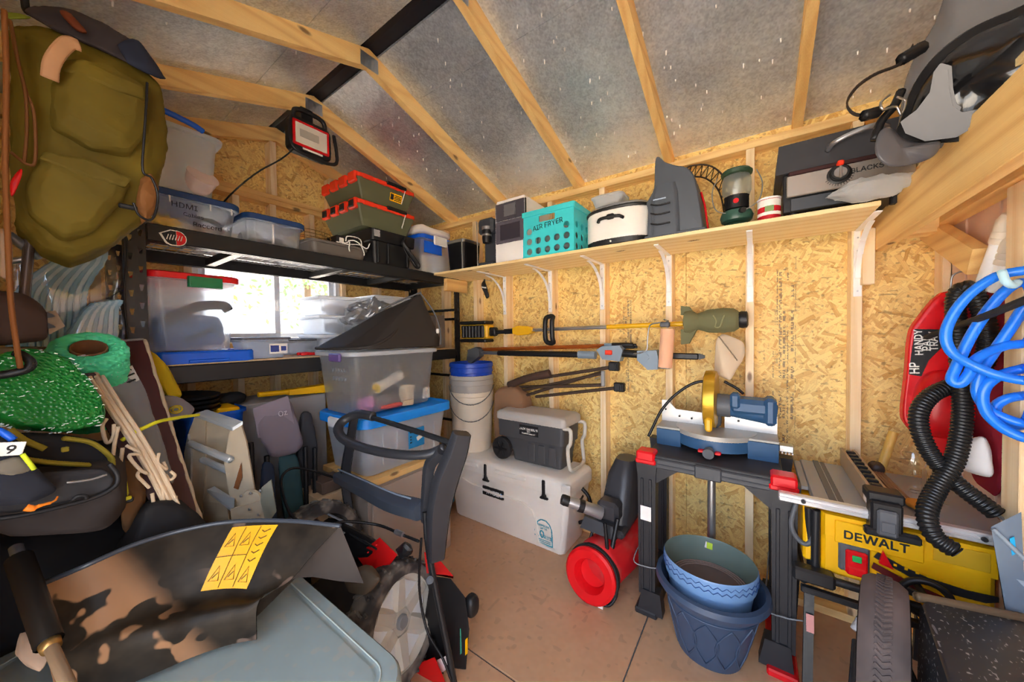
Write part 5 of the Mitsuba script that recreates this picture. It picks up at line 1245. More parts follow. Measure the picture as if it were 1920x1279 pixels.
pr_ = [(1.383, -0.3892, 2.078), (1.375, -0.4011, 2.062), (1.368, -0.4014, 2.006), (1.361, -0.4049, 1.96), (1.349, -0.4151, 1.934), (1.325, -0.4446, 1.921), (1.33, -0.4355, 1.886), (1.35, -0.4044, 1.873), (1.373, -0.3602, 1.89), (1.362, -0.3223, 1.917), (1.361, -0.314, 1.948), (1.385, -0.3504, 1.98), (1.379, -0.3726, 2.015), (1.383, -0.3803, 2.064)]
hr_ = unit(np.cross(V(0, 0, 1), hf)); hu_ = np.cross(hf, hr_)
o_ = np.mean(pr_, 0)
def flat2(pts):
    return Polygon([((V(q) - o_) @ hr_, (V(q) - o_) @ hu_) for q in pts]).buffer(.006).buffer(-.003)
P(k, 'cheek_plate', cat(extr(flat2(pr_), .022, o_ - hf * .018, hr_, hu_), extr(flat2(pr_).buffer(-.006), .005, o_ + hf * .0041, hr_, hu_)), GSD, 30, 'grey cheek plate')
P(k, 'hinge_screw', cyl(V((1.365, -0.3888, 2.043)) - hf * .004, V((1.365, -0.3888, 2.043)) + hf * .004, .006, n=14), INK, 30)
P(k, 'chin_piece', bulge([(1.361, -0.2647, 1.899), (1.371, -0.2766, 1.943), (1.379, -0.2965, 1.948), (1.389, -0.321, 1.916), (1.406, -0.3564, 1.9), (1.387, -0.3889, 1.884), (1.391, -0.3812, 1.853), (1.401, -0.349, 1.844), (1.372, -0.3, 1.84), (1.36, -0.273, 1.861)], .05, [(.96, .008), (.8, .016), (.4, .020)]), GSD, 50, 'grey chin piece')
P(k, 'inner_band', tube(spline([(1.398, -0.2717, 1.933), (1.409, -0.2863, 1.984), (1.424, -0.314, 2.023), (1.437, -0.3309, 2.067)], 5), .010, 8), BLACKP, True)
hl = spline([(1.482, -0.363, 2.207), (1.432, -0.329, 2.141), (1.388, -0.2683, 2.11), (1.371, -0.2283, 2.08), (1.369, -0.2097, 2.042), (1.383, -0.2309, 2.011), (1.404, -0.2776, 2.009), (1.41, -0.3026, 2.02)], 6)
P(k, 'headband', loft([np.array([p + V(0, 0, -.004) - .014 * hf, p + V(0, 0, .004) - .014 * hf, p + V(0, 0, .004) + .014 * hf, p + V(0, 0, -.004) + .014 * hf]) for p in hl]), mat('band_dark', '35302d', .35), 40, 'dark headband loop')
P(k, 'band_pad', tube([(1.424, -0.3272, 2.146), (1.447, -0.3721, 2.174)], .016, 8), BLACKP, True)
P(k, 'band_pad', tube([(1.368, -0.2444, 1.995), (1.389, -0.2747, 2.005)], .015, 8), BLACKP, True)
P(k, 'wire_clip', tube(spline([(1.366, -0.2931, 2.032), (1.345, -0.2728, 2.009), (1.341, -0.2761, 1.987), (1.361, -0.304, 1.994), (1.369, -0.3157, 1.972), (1.384, -0.3267, 2.011), (1.371, -0.3079, 2.023)], 4), .003, 6), CHROME, True, 'bright wire clip')
# red pail tray
k = thing('red_pail_tray', 'red plastic paint pail tray with black label hanging in the right corner', 'paint tray')
so = [(1.95, -0.5599, 1.531), (1.95, -0.5007, 1.435), (1.95, -0.4796, 1.371), (1.95, -0.4727, 1.227), (1.95, -0.463, 1.072), (1.95, -0.4773, 1.022), (1.95, -0.5228, 0.9518), (1.95, -0.5458, 0.8958), (1.95, -0.6067, 0.9007), (1.95, -0.6481, 0.99), (1.95, -0.6535, 1.238), (1.95, -0.6511, 1.445), (1.95, -0.6266, 1.518)]
so2 = spline([q[1:] for q in so], 3, True)
cc = so2.mean(0)
RG = lambda x, s, dz=0: np.column_stack([np.full(len(so2), x), cc[0] + (so2[:, 0] - cc[0]) * s, cc[1] + dz + (so2[:, 1] - cc[1]) * s])
P(k, 'tray', loft([RG(1.995, .97), RG(1.985, 1.0), RG(1.955, 1.0), RG(1.948, .975), RG(1.948, .90)]), RED, 40)
d0 = V((1.94, -0.5407, 1.129))
P(k, 'pail_bulge', tr(blob((0, 0, 0), (.06, .075, .125), 2.6, (32, 20)), frame(d0 + V(.0, -.02, -.01), (1, 0, 0), (0, 1, .08))), RED, True)
lb = P(k, 'label', extr([q[1:] for q in ((1.945, -0.4917, 1.397), (1.945, -0.5624, 1.394), (1.945, -0.5605, 1.331), (1.945, -0.5275, 1.279), (1.945, -0.5096, 1.218), (1.945, -0.477, 1.224))], .0015, (1.9475, 0, 0), (0, 1, 0), (0, 0, 1)), INK, False, 'black label with white lettering')
for s, h, px in (('HANDY', .020, V((1.946, -0.5004, 1.347))), ('PAIL', .020, V((1.946, -0.5191, 1.347))), ('TRAY', .020, V((1.946, -0.5374, 1.351))), ('HP', .024, V((1.946, -0.4906, 1.249)))):
    if s == 'HP':
        P(lb, 'lettering', txt(s, h, px, (0, .06, 1), (0, 1, -.06), .001), WHITEL, False, 'white two letter mark')
    else:
        P(lb, 'lettering', txt(s, h, px, (0, .05, 1), (0, 1, -.05), .001), WHITEL, False)
P(k, 'hang_wire', tube(spline([V(so[0]) + V(.03, -.02, -.02), V(so[0]) + V(.04, -.03, .02), (1.99, -.60, 1.60), (1.99, -.67, 1.61)], 5), .003, 6), STEEL, True)
# maroon umbrella with white poles
k = thing('beach_umbrella', 'maroon and white folded beach umbrella with white poles in the right corner', 'umbrella')
MAR = mat('maroon_cloth', '8e1f2e', .85)
P(k, 'canopy', crumple(sub(hull([(1.996, -0.5952, 1.509), (1.828, -0.6641, 1.645), (1.957, -0.7042, 0.8667), (1.846, -0.6703, 1.25), (2.091, -0.6505, 0.8689), (1.86, -.655, 1.60), (1.78, -.655, 1.2), (1.80, -.655, .80), (1.93, -.655, 1.50), (1.95, -.64, .85)]), 3), .012, 10, 6), MAR, True)
P(k, 'white_panel', crumple(sub(hull([(1.81, -0.5599, 1.021), (1.768, -0.6033, 1.057), (1.766, -0.6231, 0.9158), (1.825, -0.568, 0.9181), (1.872, -0.5792, 1.008), (1.832, -0.6252, 1.044), (1.831, -0.6459, 0.8981), (1.887, -0.5874, 0.9016), (1.791, -0.5707, 0.9567)]), 3), .006, 12, 6), mat('umbrella_white', 'dcdad8', .85), True, 'white panel')
for a, b in (((1.756, -0.6304, 1.71), (1.843, -0.6208, 1.548)), ((1.763, -0.6427, 1.644), (1.83, -0.6384, 1.519))):
    P(k, 'pole', cyl(a, b, .022, n=16), WHITEP, True, 'white pole')
    P(k, 'pole_cap', cat(lathe([(.001, -.045), (.018, -.04), (.026, -.02), (.026, .01), (.023, .012), (.026, .018), (.026, .03), (.023, .032), (.026, .038), (.026, .05)], 20, a, V(b) - V(a))), CREAM, 40, 'cream pole cap')
# black corrugated hose
def corr(pts, r, per=.0115):
    p = spline(pts, 24)
    L = np.r_[0, np.cumsum(np.linalg.norm(np.diff(p, axis=0), axis=1))]
    s = np.arange(0, L[-1], per / 4)
    q = np.stack([np.interp(s, L, p[:, i]) for i in range(3)], 1)
    return tube(q, r * (1 + .09 * np.array([1, .3, -1, .3])[np.arange(len(q)) % 4]), 14)
k = thing('vacuum_hose', 'black corrugated hose looped over the right corner and trailing onto the table saw', 'hose')
HA = [(1.8, -0.6128, 1.355), (1.82, -0.603, 1.469), (1.84, -0.5831, 1.534), (1.85, -0.56, 1.5), (1.82, -0.5571, 1.354), (1.8, -0.5605, 1.212), (1.77, -0.5536, 1.092), (1.72, -0.5241, 0.9746), (1.67, -0.4738, 0.8887), (1.61, -0.437, 0.823), (1.575, -0.4431, 0.7698), (1.56, -0.4802, 0.7437)]
HB = [(1.8, -0.6128, 1.355), (1.82, -0.6053, 1.266), (1.84, -0.5636, 1.211), (1.8, -0.493, 1.166), (1.76, -0.4551, 1.099), (1.73, -0.4662, 1.003), (1.71, -0.5184, 0.9108), (1.7, -0.5991, 0.8315)]
P(k, 'hose', corr(HB[::-1] + HA[1:], .0235), mat('hose_black', '17191b', .3), True)
e0, e1 = V(HA[-1]), unit(V(HA[-1]) - V(HA[-2]))
P(k, 'open_end', cyl(e0 + e1 * .002, e0 + e1 * .004, .019, n=18), INK, False)
e0, e1 = V(HB[-1]), unit(V(HB[-1]) - V(HB[-2]))
P(k, 'probe_tip', cyl(e0, e0 + e1 * .03, .006, .004, 10), STEEL, False)
# blue air hose
k = thing('air_hose', 'coiled bright blue air hose hanging on the post in the right corner', 'hose')
BP = [(1885,512,1.56), (1855,550,1.57), (1820,612,1.58), (1797,672,1.58), (1782,700,1.57), (1790,718,1.56), (1810,708,1.56), (1824,675,1.57), (1812,640,1.62), (1780,650,1.62)]
pts = [(1.53, -0.597, 1.557), (1.53, -0.5822, 1.55), (1.54, -0.5384, 1.54), (1.545, -0.4945, 1.497), (1.55, -0.4648, 1.438), (1.55, -0.4514, 1.38), (1.55, -0.4629, 1.33), (1.55, -0.4965, 1.297), (1.54, -0.5372, 1.27), (1.53, -0.586, 1.257), (1.5, -0.5866, 1.273), (1.52, -0.5948, 1.299), (1.58, -0.6047, 1.288), (1.59, -0.5685, 1.267), (1.59, -0.5409, 1.234), (1.59, -0.5337, 1.194), (1.58, -0.5413, 1.15), (1.56, -0.5641, 1.116), (1.54, -0.596, 1.1),
       (1.52, -0.6005, 1.118), (1.54, -0.6078, 1.348), (1.56, -0.6073, 1.475), (1.6, -0.61, 1.463), (1.61, -0.5833, 1.387), (1.61, -0.5562, 1.321), (1.6, -0.5324, 1.267), (1.6, -0.5272, 1.212), (1.6, -0.545, 1.167), (1.59, -0.5745, 1.143), (1.57, -0.6071, 1.135), (1.54, -0.6061, 1.164), (1.55, -0.6094, 1.212), (1.62, -0.621, 1.207), (1.63, -0.5911, 1.193), (1.63, -0.5707, 1.166), (1.62, -0.5733, 1.128), (1.61, -0.6004, 1.118), (1.58, -0.6148, 1.171), (1.56, -0.6113, 1.361), (1.56, -0.6028, 1.497),
       (1.575, -0.5911, 1.521), (1.575, -0.5648, 1.501), (1.58, -0.535, 1.444), (1.585, -0.5069, 1.368), (1.58, -0.4805, 1.282), (1.575, -0.4713, 1.247), (1.57, -0.4859, 1.236), (1.57, -0.5032, 1.268), (1.58, -0.5195, 1.311), (1.6, -0.5711, 1.345), (1.6, -0.6157, 1.36), (1.56, -0.6123, 1.418)]
P(k, 'hose', tube(spline(pts, 8), .0125, 10), mat('hose_blue', '1f7df0', .25), True)
P(k, 'clip', tube(spline([(1.5, -0.5312, 1.549), (1.49, -0.5348, 1.52), (1.5, -0.5505, 1.509), (1.51, -0.5608, 1.519)], 4), .009, 8), mat('clip_pale', 'b5dbe6', .4), True, 'pale plastic clip')
one('bungee_strap', tube(spline([(1.9, -0.5093, 1.367), (1.76, -0.5315, 1.403), (1.52, -0.5148, 1.432), (1.42, -0.5451, 1.469), (1.36, -0.5717, 1.493)], 6), .010, 8), RUBBER, 'black rubber strap stretched across the blue air hose', 'strap', smooth=True)
# things on the saw table
k = thing('dowel_bundle', 'bundle of thin brown wooden rods lying on the table saw', 'wooden rods')
DW = mat('dowel_wood', '86644a', .6)
a, b = V(2.10, -.415, .7665), V(1.80, -.425, .7665)
for i in range(8):
    o = V(0, -.009 * (i % 4) - .002, .0055 + .010 * (i // 4))
    P(k, 'rod', cyl(a + o, b + o + V(.01 * (i % 3), 0, 0), .0048, n=8), DW, True)
P(k, 'knob', cat(lathe([(.001, 0), (.024, .004), (.027, .02), (.022, .04), (.02, .05)], 18, a + V(.05, -.015, .028), (-1, -.03, 0))), mat('dark_turned', '3c3029', .5), True)
one('clear_bottle', crumple(lathe([(.03, 0), (.034, .01), (.034, .09), (.03, .10), (.034, .11), (.034, .15), (.015, .18)], 20, (1.98, -.50, .766)), .004, 40, 3), CRYS, 'crumpled clear plastic bottle standing on the table saw', 'bottle', smooth=True)
one('clear_bottle', crumple(lathe([(.03, 0), (.034, .01), (.034, .11), (.02, .14)], 20, (1.90, -.535, .766)), .005, 40, 5), CRYS, 'crumpled low clear cup on the table saw near the hose crossing', 'cup', smooth=True)
one('yellow_dowel', cyl((2.13, -.44, .767), (2.17, -.49, .95), .016, n=14), mat('dowel_yellow', 'd8ad55', .5), 'short thick yellow wooden rod leaning at the back of the table saw', 'wooden rod', smooth=True)
one('work_glove', crumple(blob((1.79, -.47, .781), (.05, .035, .014), 2.2, (30, 16)), .006, 30, 9), mat('glove_orange', 'c8862f', .8), 'orange brown scrap of cloth on the table saw under the hose', 'cloth', smooth=True)
# under the saw
k = thing('spray_bottle', 'white cylinder bottle with dark ring lying on the floor under the table saw', 'bottle')
a, b = V((1.95, -0.3793, 0.2446)), V((1.9, -0.337, 0.1803))
P(k, 'body', cyl(a, b, .024, n=18), WHITEP, True)
P(k, 'ring', cyl(a + (b - a) * .45, a + (b - a) * .5, .0245, n=18), INK, True)
one('maroon_pole_bag', crumple(sub(hull([(1.98, -0.3997, 0.3271), (1.98, -0.4417, 0.3452), (1.96, -0.4197, 0.1583), (2.02, -0.4078, 0.3054), (2.02, -0.4506, 0.3238), (2, -0.4283, 0.133)]), 2), .004, 20, 2), MAR, 'maroon cloth end hanging under the table saw', 'cloth', smooth=True)
# upturned wheelbarrow
k = thing('wheelbarrow', 'upturned black wheelbarrow with its wheel in the air, near right corner', 'wheelbarrow')
def bspeck(p, n, uv):
    s = smoothstep(.80, .85, noise(p.x * 150 + p.y * 60, p.y * 260, p.z * 150)) + .6 * smoothstep(.86, .9, noise(p.x * 50 + p.y * 20, p.y * 120, p.z * 60))
    d = fbm(p.x * 7, p.y * 7, p.z * 7, 3)
    return mix(mix(mi.Color3f(.006, .008, .011), mi.Color3f(.02, .023, .027), d), mi.Color3f(.30, .31, .31), dr.clip(s, 0, 1) * .6)
BSP = mat('dusty_black', mikit.proc(bspeck), .35)
tt = unit(V(.976, -.2165, 0))
nn = V(-.2165, -.976, 0)
tray = [(1.352, -.352, .685), (1.515, -.585, .625), (1.10, -.60, .66), (.93, -.30, .675)]
c4 = np.mean(tray, 0)
def ring4(s, z, dz):
    p = np.array([(c4[0] + (q[0] - c4[0]) * s, c4[1] + (q[1] - c4[1]) * s, (q[2] - dz) if z is None else z) for q in tray])
    out = []
    for i in range(4):
        a_, b_ = p[i], p[(i + 1) % 4]
        out += [a_ + (b_ - a_) * t for t in (.06, .3, .5, .7, .94)]
    return np.array(out)
P(k, 'tray', loft([ring4(1.03, .03, 0), ring4(1.03, .06, 0), ring4(1.0, None, .05), ring4(.99, None, .015), ring4(.96, None, .002), ring4(.90, None, 0)]), BSP, 40)
P(k, 'tray_edge', tube([V(q) + V(0, 0, .0) for q in (tray[0], tray[1])], .012, 8), mat('lip_brown', '6b5a44', .6), True, 'muddy edge')
wc = tt * 1.325 + V(0, 0, .535) - nn * .008
lt = []
WP = [(.115, -.034), (.15, -.046), (.172, -.043), (.185, -.026), (.1885, 0), (.185, .026), (.172, .043), (.15, .046), (.115, .034)]
def tdirt(p, n, uv):
    return mix(mi.Color3f(.03, .026, .027), mi.Color3f(.13, .095, .085), fbm(p.x * 14, p.y * 14, p.z * 14, 3))
TDR = mat('dirty_tyre', mikit.proc(tdirt), .85)
w_ = P(k, 'wheel', lathe(WP, 56, wc, nn, closed=True), TDR, 40)
lugs = []
for i in range(90):
    a = i * 2 * math.pi / 90
    rad = math.cos(a) * tt + math.sin(a) * V(0, 0, 1)
    tan = -math.sin(a) * tt + math.cos(a) * V(0, 0, 1)
    for s in (1, -1):
        M = np.eye(4)
        M[:3, 0], M[:3, 1], M[:3, 2], M[:3, 3] = unit(tan + s * .7 * nn), unit(nn - s * .7 * tan), rad, wc + rad * .1875 + s * nn * .007
        lugs.append(tr(box(-.0028, .0028, -.008, .008, -.003, .0035), M))
g = P(w_, 'tread_lugs', cat(lugs), TDR, False)
labels[g] = {'label': 'chevron tread lugs', 'kind': 'stuff'}
P(w_, 'rim', cat(lathe([(.02, -.02), (.06, -.024), (.112, -.030), (.118, -.026), (.118, .026), (.112, .030), (.06, .024), (.02, .02)], 40, wc, nn)), mat('rim_pale', 'b9aca6', .5, .3), 40, 'pale rim')
P(k, 'fork', cat(cyl(wc - nn * .05, wc + nn * .05, .008, n=10), box(wc[0] - .30, wc[0] + .01, wc[1] - .055, wc[1] - .047, wc[2] - .05, wc[2] - .02), tube([wc - nn * .048, wc - nn * .05 - tt * .25 + V(0, 0, -.15), wc - tt * .3 + V(0, 0, -.45)], .012, 8)), BLACKM, True)

QUILTPTS = {
    (True, 0): [(-0.03528, 2.02, 1.376), (-0.029, 2.02, 1.465), (-0.01443, 2.02, 1.558), (0.02733, 2.02, 1.628), (0.06406, 2.02, 1.678), (0.07961, 2.02, 1.749)],
    (True, 1): [(-0.02167, 2.02, 1.376), (-0.01528, 2.02, 1.465), (-0.001495, 2.02, 1.559), (0.03881, 2.02, 1.629), (0.07438, 2.02, 1.68), (0.08955, 2.02, 1.751)],
    (True, 2): [(-0.007782, 2.02, 1.375), (-0.001294, 2.02, 1.465), (0.01168, 2.02, 1.56), (0.05048, 2.02, 1.631), (0.08485, 2.02, 1.681), (0.09962, 2.02, 1.753)],
    (True, 3): [(0.006379, 2.02, 1.375), (0.01297, 2.02, 1.466), (0.02509, 2.02, 1.562), (0.06233, 2.02, 1.633), (0.09547, 2.02, 1.683), (0.1098, 2.02, 1.755)],
    (True, 4): [(0.02082, 2.02, 1.374), (0.02752, 2.02, 1.466), (0.03876, 2.02, 1.563), (0.07438, 2.02, 1.634), (0.1062, 2.02, 1.685), (0.1202, 2.02, 1.757)],
    (True, 5): [(0.03556, 2.02, 1.373), (0.04237, 2.02, 1.466), (0.05269, 2.02, 1.564), (0.08662, 2.02, 1.636), (0.1172, 2.02, 1.687), (0.1307, 2.02, 1.759)],
    (True, 6): [(0.0506, 2.02, 1.373), (0.05753, 2.02, 1.467), (0.06688, 2.02, 1.565), (0.09906, 2.02, 1.638), (0.1282, 2.02, 1.689), (0.1413, 2.02, 1.762)],
    (True, 7): [(0.06595, 2.02, 1.372), (0.073, 2.02, 1.467), (0.08134, 2.02, 1.567), (0.1117, 2.02, 1.639), (0.1395, 2.02, 1.69), (0.152, 2.02, 1.764)],
    (True, 8): [(0.08163, 2.02, 1.372), (0.08879, 2.02, 1.468), (0.09609, 2.02, 1.568), (0.1246, 2.02, 1.641), (0.1509, 2.02, 1.692), (0.163, 2.02, 1.766)],
    (True, 9): [(0.09763, 2.02, 1.371), (0.1049, 2.02, 1.468), (0.1111, 2.02, 1.569), (0.1376, 2.02, 1.643), (0.1624, 2.02, 1.694), (0.174, 2.02, 1.769)],
    (True, 10): [(0.114, 2.02, 1.37), (0.1214, 2.02, 1.468), (0.1265, 2.02, 1.571), (0.1509, 2.02, 1.645), (0.1742, 2.02, 1.696), (0.1853, 2.02, 1.771)],
    (False, 0): [(0.06948, 1.965, 1.339), (0.08724, 1.965, 1.41), (0.1072, 1.965, 1.459), (0.1224, 1.965, 1.495), (0.1452, 1.965, 1.525)],
    (False, 1): [(0.08198, 1.965, 1.339), (0.09944, 1.965, 1.409), (0.1178, 1.965, 1.465), (0.1322, 1.965, 1.5), (0.1527, 1.965, 1.528)],
    (False, 2): [(0.09469, 1.965, 1.338), (0.1118, 1.965, 1.409), (0.1286, 1.965, 1.471), (0.1422, 1.965, 1.504), (0.1603, 1.965, 1.53)],
    (False, 3): [(0.1076, 1.965, 1.337), (0.1245, 1.965, 1.409), (0.1395, 1.965, 1.478), (0.1522, 1.965, 1.508), (0.168, 1.965, 1.533)],
    (False, 4): [(0.1208, 1.965, 1.336), (0.1373, 1.965, 1.409), (0.1506, 1.965, 1.485), (0.1624, 1.965, 1.513), (0.1758, 1.965, 1.535)],
    (False, 5): [(0.1342, 1.965, 1.335), (0.1503, 1.965, 1.409), (0.1619, 1.965, 1.491), (0.1727, 1.965, 1.517), (0.1836, 1.965, 1.538)],
    (False, 6): [(0.1478, 1.965, 1.335), (0.1636, 1.965, 1.409), (0.1733, 1.965, 1.498), (0.1832, 1.965, 1.522), (0.1915, 1.965, 1.54)],
    (False, 7): [(0.1617, 1.965, 1.334), (0.1771, 1.965, 1.408), (0.1849, 1.965, 1.505), (0.1938, 1.965, 1.526), (0.1995, 1.965, 1.543)],
    (False, 8): [(0.1758, 1.965, 1.333), (0.1908, 1.965, 1.408), (0.1966, 1.965, 1.512), (0.2046, 1.965, 1.531), (0.2076, 1.965, 1.545)],
}
# ---------------------------------------------------------------- left side pile
# tall carton carrying the blankets
one('wardrobe_carton', box(-.16, .20, 2.12, 2.55, 0, 1.372, .004), CARDB, 'tall brown carton in the left back corner under the wrapped quilts', 'box')
QUILT = mat('quilt_blue', '8fb4c8', .9)
QUILT2 = mat('quilt_pale', 'bcd0dc', .9)
for up_, nf, lab in ((True, 11, 'pale blue folded quilt pile in clear wrap, upper bundle behind the hanging backpack'), (False, 9, 'blue folded quilt pile in clear wrap, lower bundle above the green bubble wrap roll')):
    k = thing('moving_quilt', lab, 'quilt', 'wrapped quilt bundles')
    for i in range(nf):
        QP = QUILTPTS[(up_, i)]
        c = spline(QP, 6)
        t = np.gradient(c, axis=0)
        rings = []
        for j, p_ in enumerate(c):
            n_ = unit(np.cross(t[j], (0, 1, 0)))
            w = .0085 + .0012 * math.sin(j * 1.9 + i)
            dy = .30 if up_ else .10
            rings.append(np.array([p_ + n_ * w * a + V(0, b, 0) for a, b in ((-.5, 0), (.5, 0), (.9, .006), (1, .02), (1, dy), (-1, dy), (-1, .02), (-.9, .006))]))
        P(k, 'fold', loft(rings), QUILT2 if i % 2 else QUILT, 50)
k = one('clear_wrap', crumple(sub(hull([(-0.02273, 1.99, 1.691), (0.1876, 1.99, 1.76), (0.2206, 1.99, 1.634), (0.1798, 1.985, 1.469), (-0.01231, 1.99, 1.393), (-0.02695, 2.36, 1.745), (0.2225, 2.36, 1.827), (0.2478, 2.36, 1.579), (0.2083, 2.3, 1.48), (-0.0146, 2.36, 1.392)]), 3), .012, 12, 12), CRYS, 'clear crinkled plastic wrap around the upper quilt bundle', 'plastic wrap', smooth=25)
one('clear_wrap', crumple(sub(hull([(0.07083, 1.93, 1.355), (0.1088, 1.94, 1.484), (0.1591, 1.945, 1.545), (0.2131, 1.945, 1.529), (0.2133, 1.935, 1.368), (0.07634, 2.08, 1.351), (0.1167, 2.08, 1.49), (0.1701, 2.08, 1.555), (0.2279, 2.08, 1.537), (0.2293, 2.08, 1.365)]), 3), .010, 14, 5), CRYS, 'clear crinkled plastic wrap around the lower quilt bundle', 'plastic wrap', smooth=25)
# green bubble rolls
def bub(p, n, uv):
    a, b, c = voronoi(p.x * 95 + p.y * 30, p.z * 95 + p.y * 40)
    return smoothstep(.55, .0, a)
GRN = mat('green_bubble', '58f0ae', .3, bump=mikit.proc(bub), scale=.004, sheen=.3, clearcoat=.6)
k = thing('bubble_wrap_roll', 'roll of bright green bubble wrap with brown core standing beside the rack post', 'bubble wrap')
gc = V((0.1118, 1.72, 1.374))
ga = unit(unit(EYE - gc) * .62 + V(0, 0, .78))
gp = np.array([(.040, -.01), (.042, .008), (.052, .016), (.066, .018), (.080, .010), (.087, -.008), (.088, -.05), (.088, -.30), (.045, -.31)])
gl = np.r_[0, np.cumsum(np.linalg.norm(np.diff(gp, axis=0), axis=1))]
gs_ = np.arange(0, gl[-1], .0042)
gw = lathe(np.column_stack([np.interp(gs_, gl, gp[:, 0]), np.interp(gs_, gl, gp[:, 1])]), 130, gc - ga * .012, ga, cap=(False, False))
gv = np.array(gw.vertices)
gw.vertices = gv + np.array(gw.vertex_normals) * (.0055 * (meshkit.noise(gv * 120) - .3))[:, None]
P(k, 'wrap', gw, GRN, True)
gn = np.array(gw.vertex_normals)
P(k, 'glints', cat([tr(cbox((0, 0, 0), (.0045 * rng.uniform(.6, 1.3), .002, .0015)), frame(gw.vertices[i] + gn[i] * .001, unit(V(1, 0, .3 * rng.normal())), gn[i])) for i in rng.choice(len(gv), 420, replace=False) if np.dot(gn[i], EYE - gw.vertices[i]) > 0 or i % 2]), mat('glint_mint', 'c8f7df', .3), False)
labels[k + '__glints'] = {'label': 'pale mint bubble edges', 'kind': 'stuff'}
P(k, 'core', cat(lathe([(.0395, -.31), (.0395, .008), (.036, .010), (.036, -.28)], 32, gc - ga * .012, ga)), mat('core_brown', '8a5f3c', .8), 40, 'brown cardboard core')
GRN2 = mat('dark_green_bubble', '0f7a2c', .25, bump=mikit.proc(bub), scale=.0025, clearcoat=.8)
k = thing('bubble_wrap_pile', 'heap of dark green bubble wrap at the left edge above the bags', 'bubble wrap')
gm = sub(hull([(-0.06392, 1.4, 1.35), (-0.03401, 1.42, 1.377), (0.005788, 1.45, 1.384), (0.06176, 1.46, 1.354), (0.09047, 1.45, 1.3), (0.1205, 1.42, 1.205), (0.1168, 1.42, 1.17), (0.03764, 1.38, 1.167), (-0.02686, 1.36, 1.211), (-0.06475, 1.36, 1.248), (-0.0281, 1.66, 1.351), (0.07058, 1.68, 1.328), (0.1269, 1.66, 1.175), (-0.04913, 1.66, 1.166)]), 4)
gm = crumple(gm, .012, 7, 3)
v_ = np.array(gm.vertices)
nn_ = gm.vertex_normals
gm.vertices = v_ + nn_ * (.0025 * (meshkit.noise(v_ * 70) - .3))[:, None]
P(k, 'wrap', gm, GRN2, True)
P(k, 'black_loop', tube(spline([(-0.04289, 1.37, 1.32), (-0.02064, 1.365, 1.324), (-0.001641, 1.365, 1.332), (0.003017, 1.37, 1.346), (-0.005886, 1.38, 1.361), (-0.01634, 1.39, 1.369)], 6), .009, 8), BLACKP, True, 'black strap loop')
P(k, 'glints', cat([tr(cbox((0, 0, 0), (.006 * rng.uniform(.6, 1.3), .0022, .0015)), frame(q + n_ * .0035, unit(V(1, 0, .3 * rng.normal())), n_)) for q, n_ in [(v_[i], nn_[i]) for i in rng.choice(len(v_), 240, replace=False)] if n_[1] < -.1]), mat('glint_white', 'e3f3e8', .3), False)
labels[k + '__glints'] = {'label': 'pale bubble edges', 'kind': 'stuff'}
# hanging olive backpack
k = thing('hiking_backpack', 'big olive green canvas backpack with dark lid hanging at upper left', 'backpack')
def olv(p, n, uv):
    return mix(mi.Color3f(*lin('6e5c0c')), mi.Color3f(*lin('4a3e08')), fbm(p.x * 9, p.y * 9, p.z * 9, 3))
OLC = mat('olive_canvas', mikit.proc(olv), .85)
def pillow(pts, thick, back, seed, amp=.010, it=3, nsub=3):
    c = np.mean(pts, 0)
    P_ = []
    for q in pts:
        q = V(q)
        P_ += [tuple(q + V(0, back, 0)), tuple(c + (q - c) * .93 + V(0, -thick * .35, 0)), tuple(c + (q - c) * .70 + V(0, -thick * .85, 0)), tuple(c + (q - c) * .35 + V(0, -thick, 0)), tuple(q)]
    return crumple(crumple(sub(hull(P_), nsub + 1), amp, 10, seed), .004, 32, seed + 3)
body = [(-0.009045, 1.5, 2.165), (0.03498, 1.5, 2.205), (0.1037, 1.5, 2.233), (0.1809, 1.5, 2.233), (0.2655, 1.52, 2.191), (0.273, 1.52, 2.063), (0.2587, 1.52, 1.924), (0.2288, 1.5, 1.778), (0.1494, 1.48, 1.67), (0.07351, 1.48, 1.611), (0.02404, 1.48, 1.631), (-0.008936, 1.48, 1.696), (-0.01102, 1.5, 1.973)]
P(k, 'body', pillow(body, .06, .22, 3), OLC, True)
up1 = [(0.0505, 1.42, 2.026), (0.07517, 1.42, 2.109), (0.1414, 1.42, 2.137), (0.2164, 1.43, 2.118), (0.2167, 1.43, 2.004), (0.1791, 1.42, 1.913), (0.1073, 1.41, 1.891), (0.04605, 1.41, 1.923)]
P(k, 'upper_pocket', pillow(up1, .035, .09, 5, .007), OLC, True)
P(k, 'pocket_flap', pillow([(0.0626, 1.395, 2.064), (0.09479, 1.395, 2.11), (0.2067, 1.4, 2.104), (0.208, 1.4, 2.071), (0.1594, 1.385, 2.057), (0.1012, 1.385, 2.054)], .012, .05, 6, .004), OLC, True)
lo1 = [(0.008474, 1.42, 1.783), (0.03126, 1.42, 1.852), (0.1029, 1.42, 1.865), (0.1784, 1.43, 1.839), (0.1556, 1.42, 1.763), (0.1019, 1.41, 1.677), (0.05896, 1.41, 1.649), (0.01, 1.41, 1.699)]
P(k, 'lower_pocket', pillow(lo1, .035, .09, 8, .007), OLC, True)
P(k, 'pocket_flap', pillow([(0.02571, 1.392, 1.826), (0.03619, 1.395, 1.851), (0.1055, 1.395, 1.861), (0.1778, 1.4, 1.838), (0.1637, 1.395, 1.807), (0.08655, 1.385, 1.808)], .010, .05, 9, .004), OLC, True)
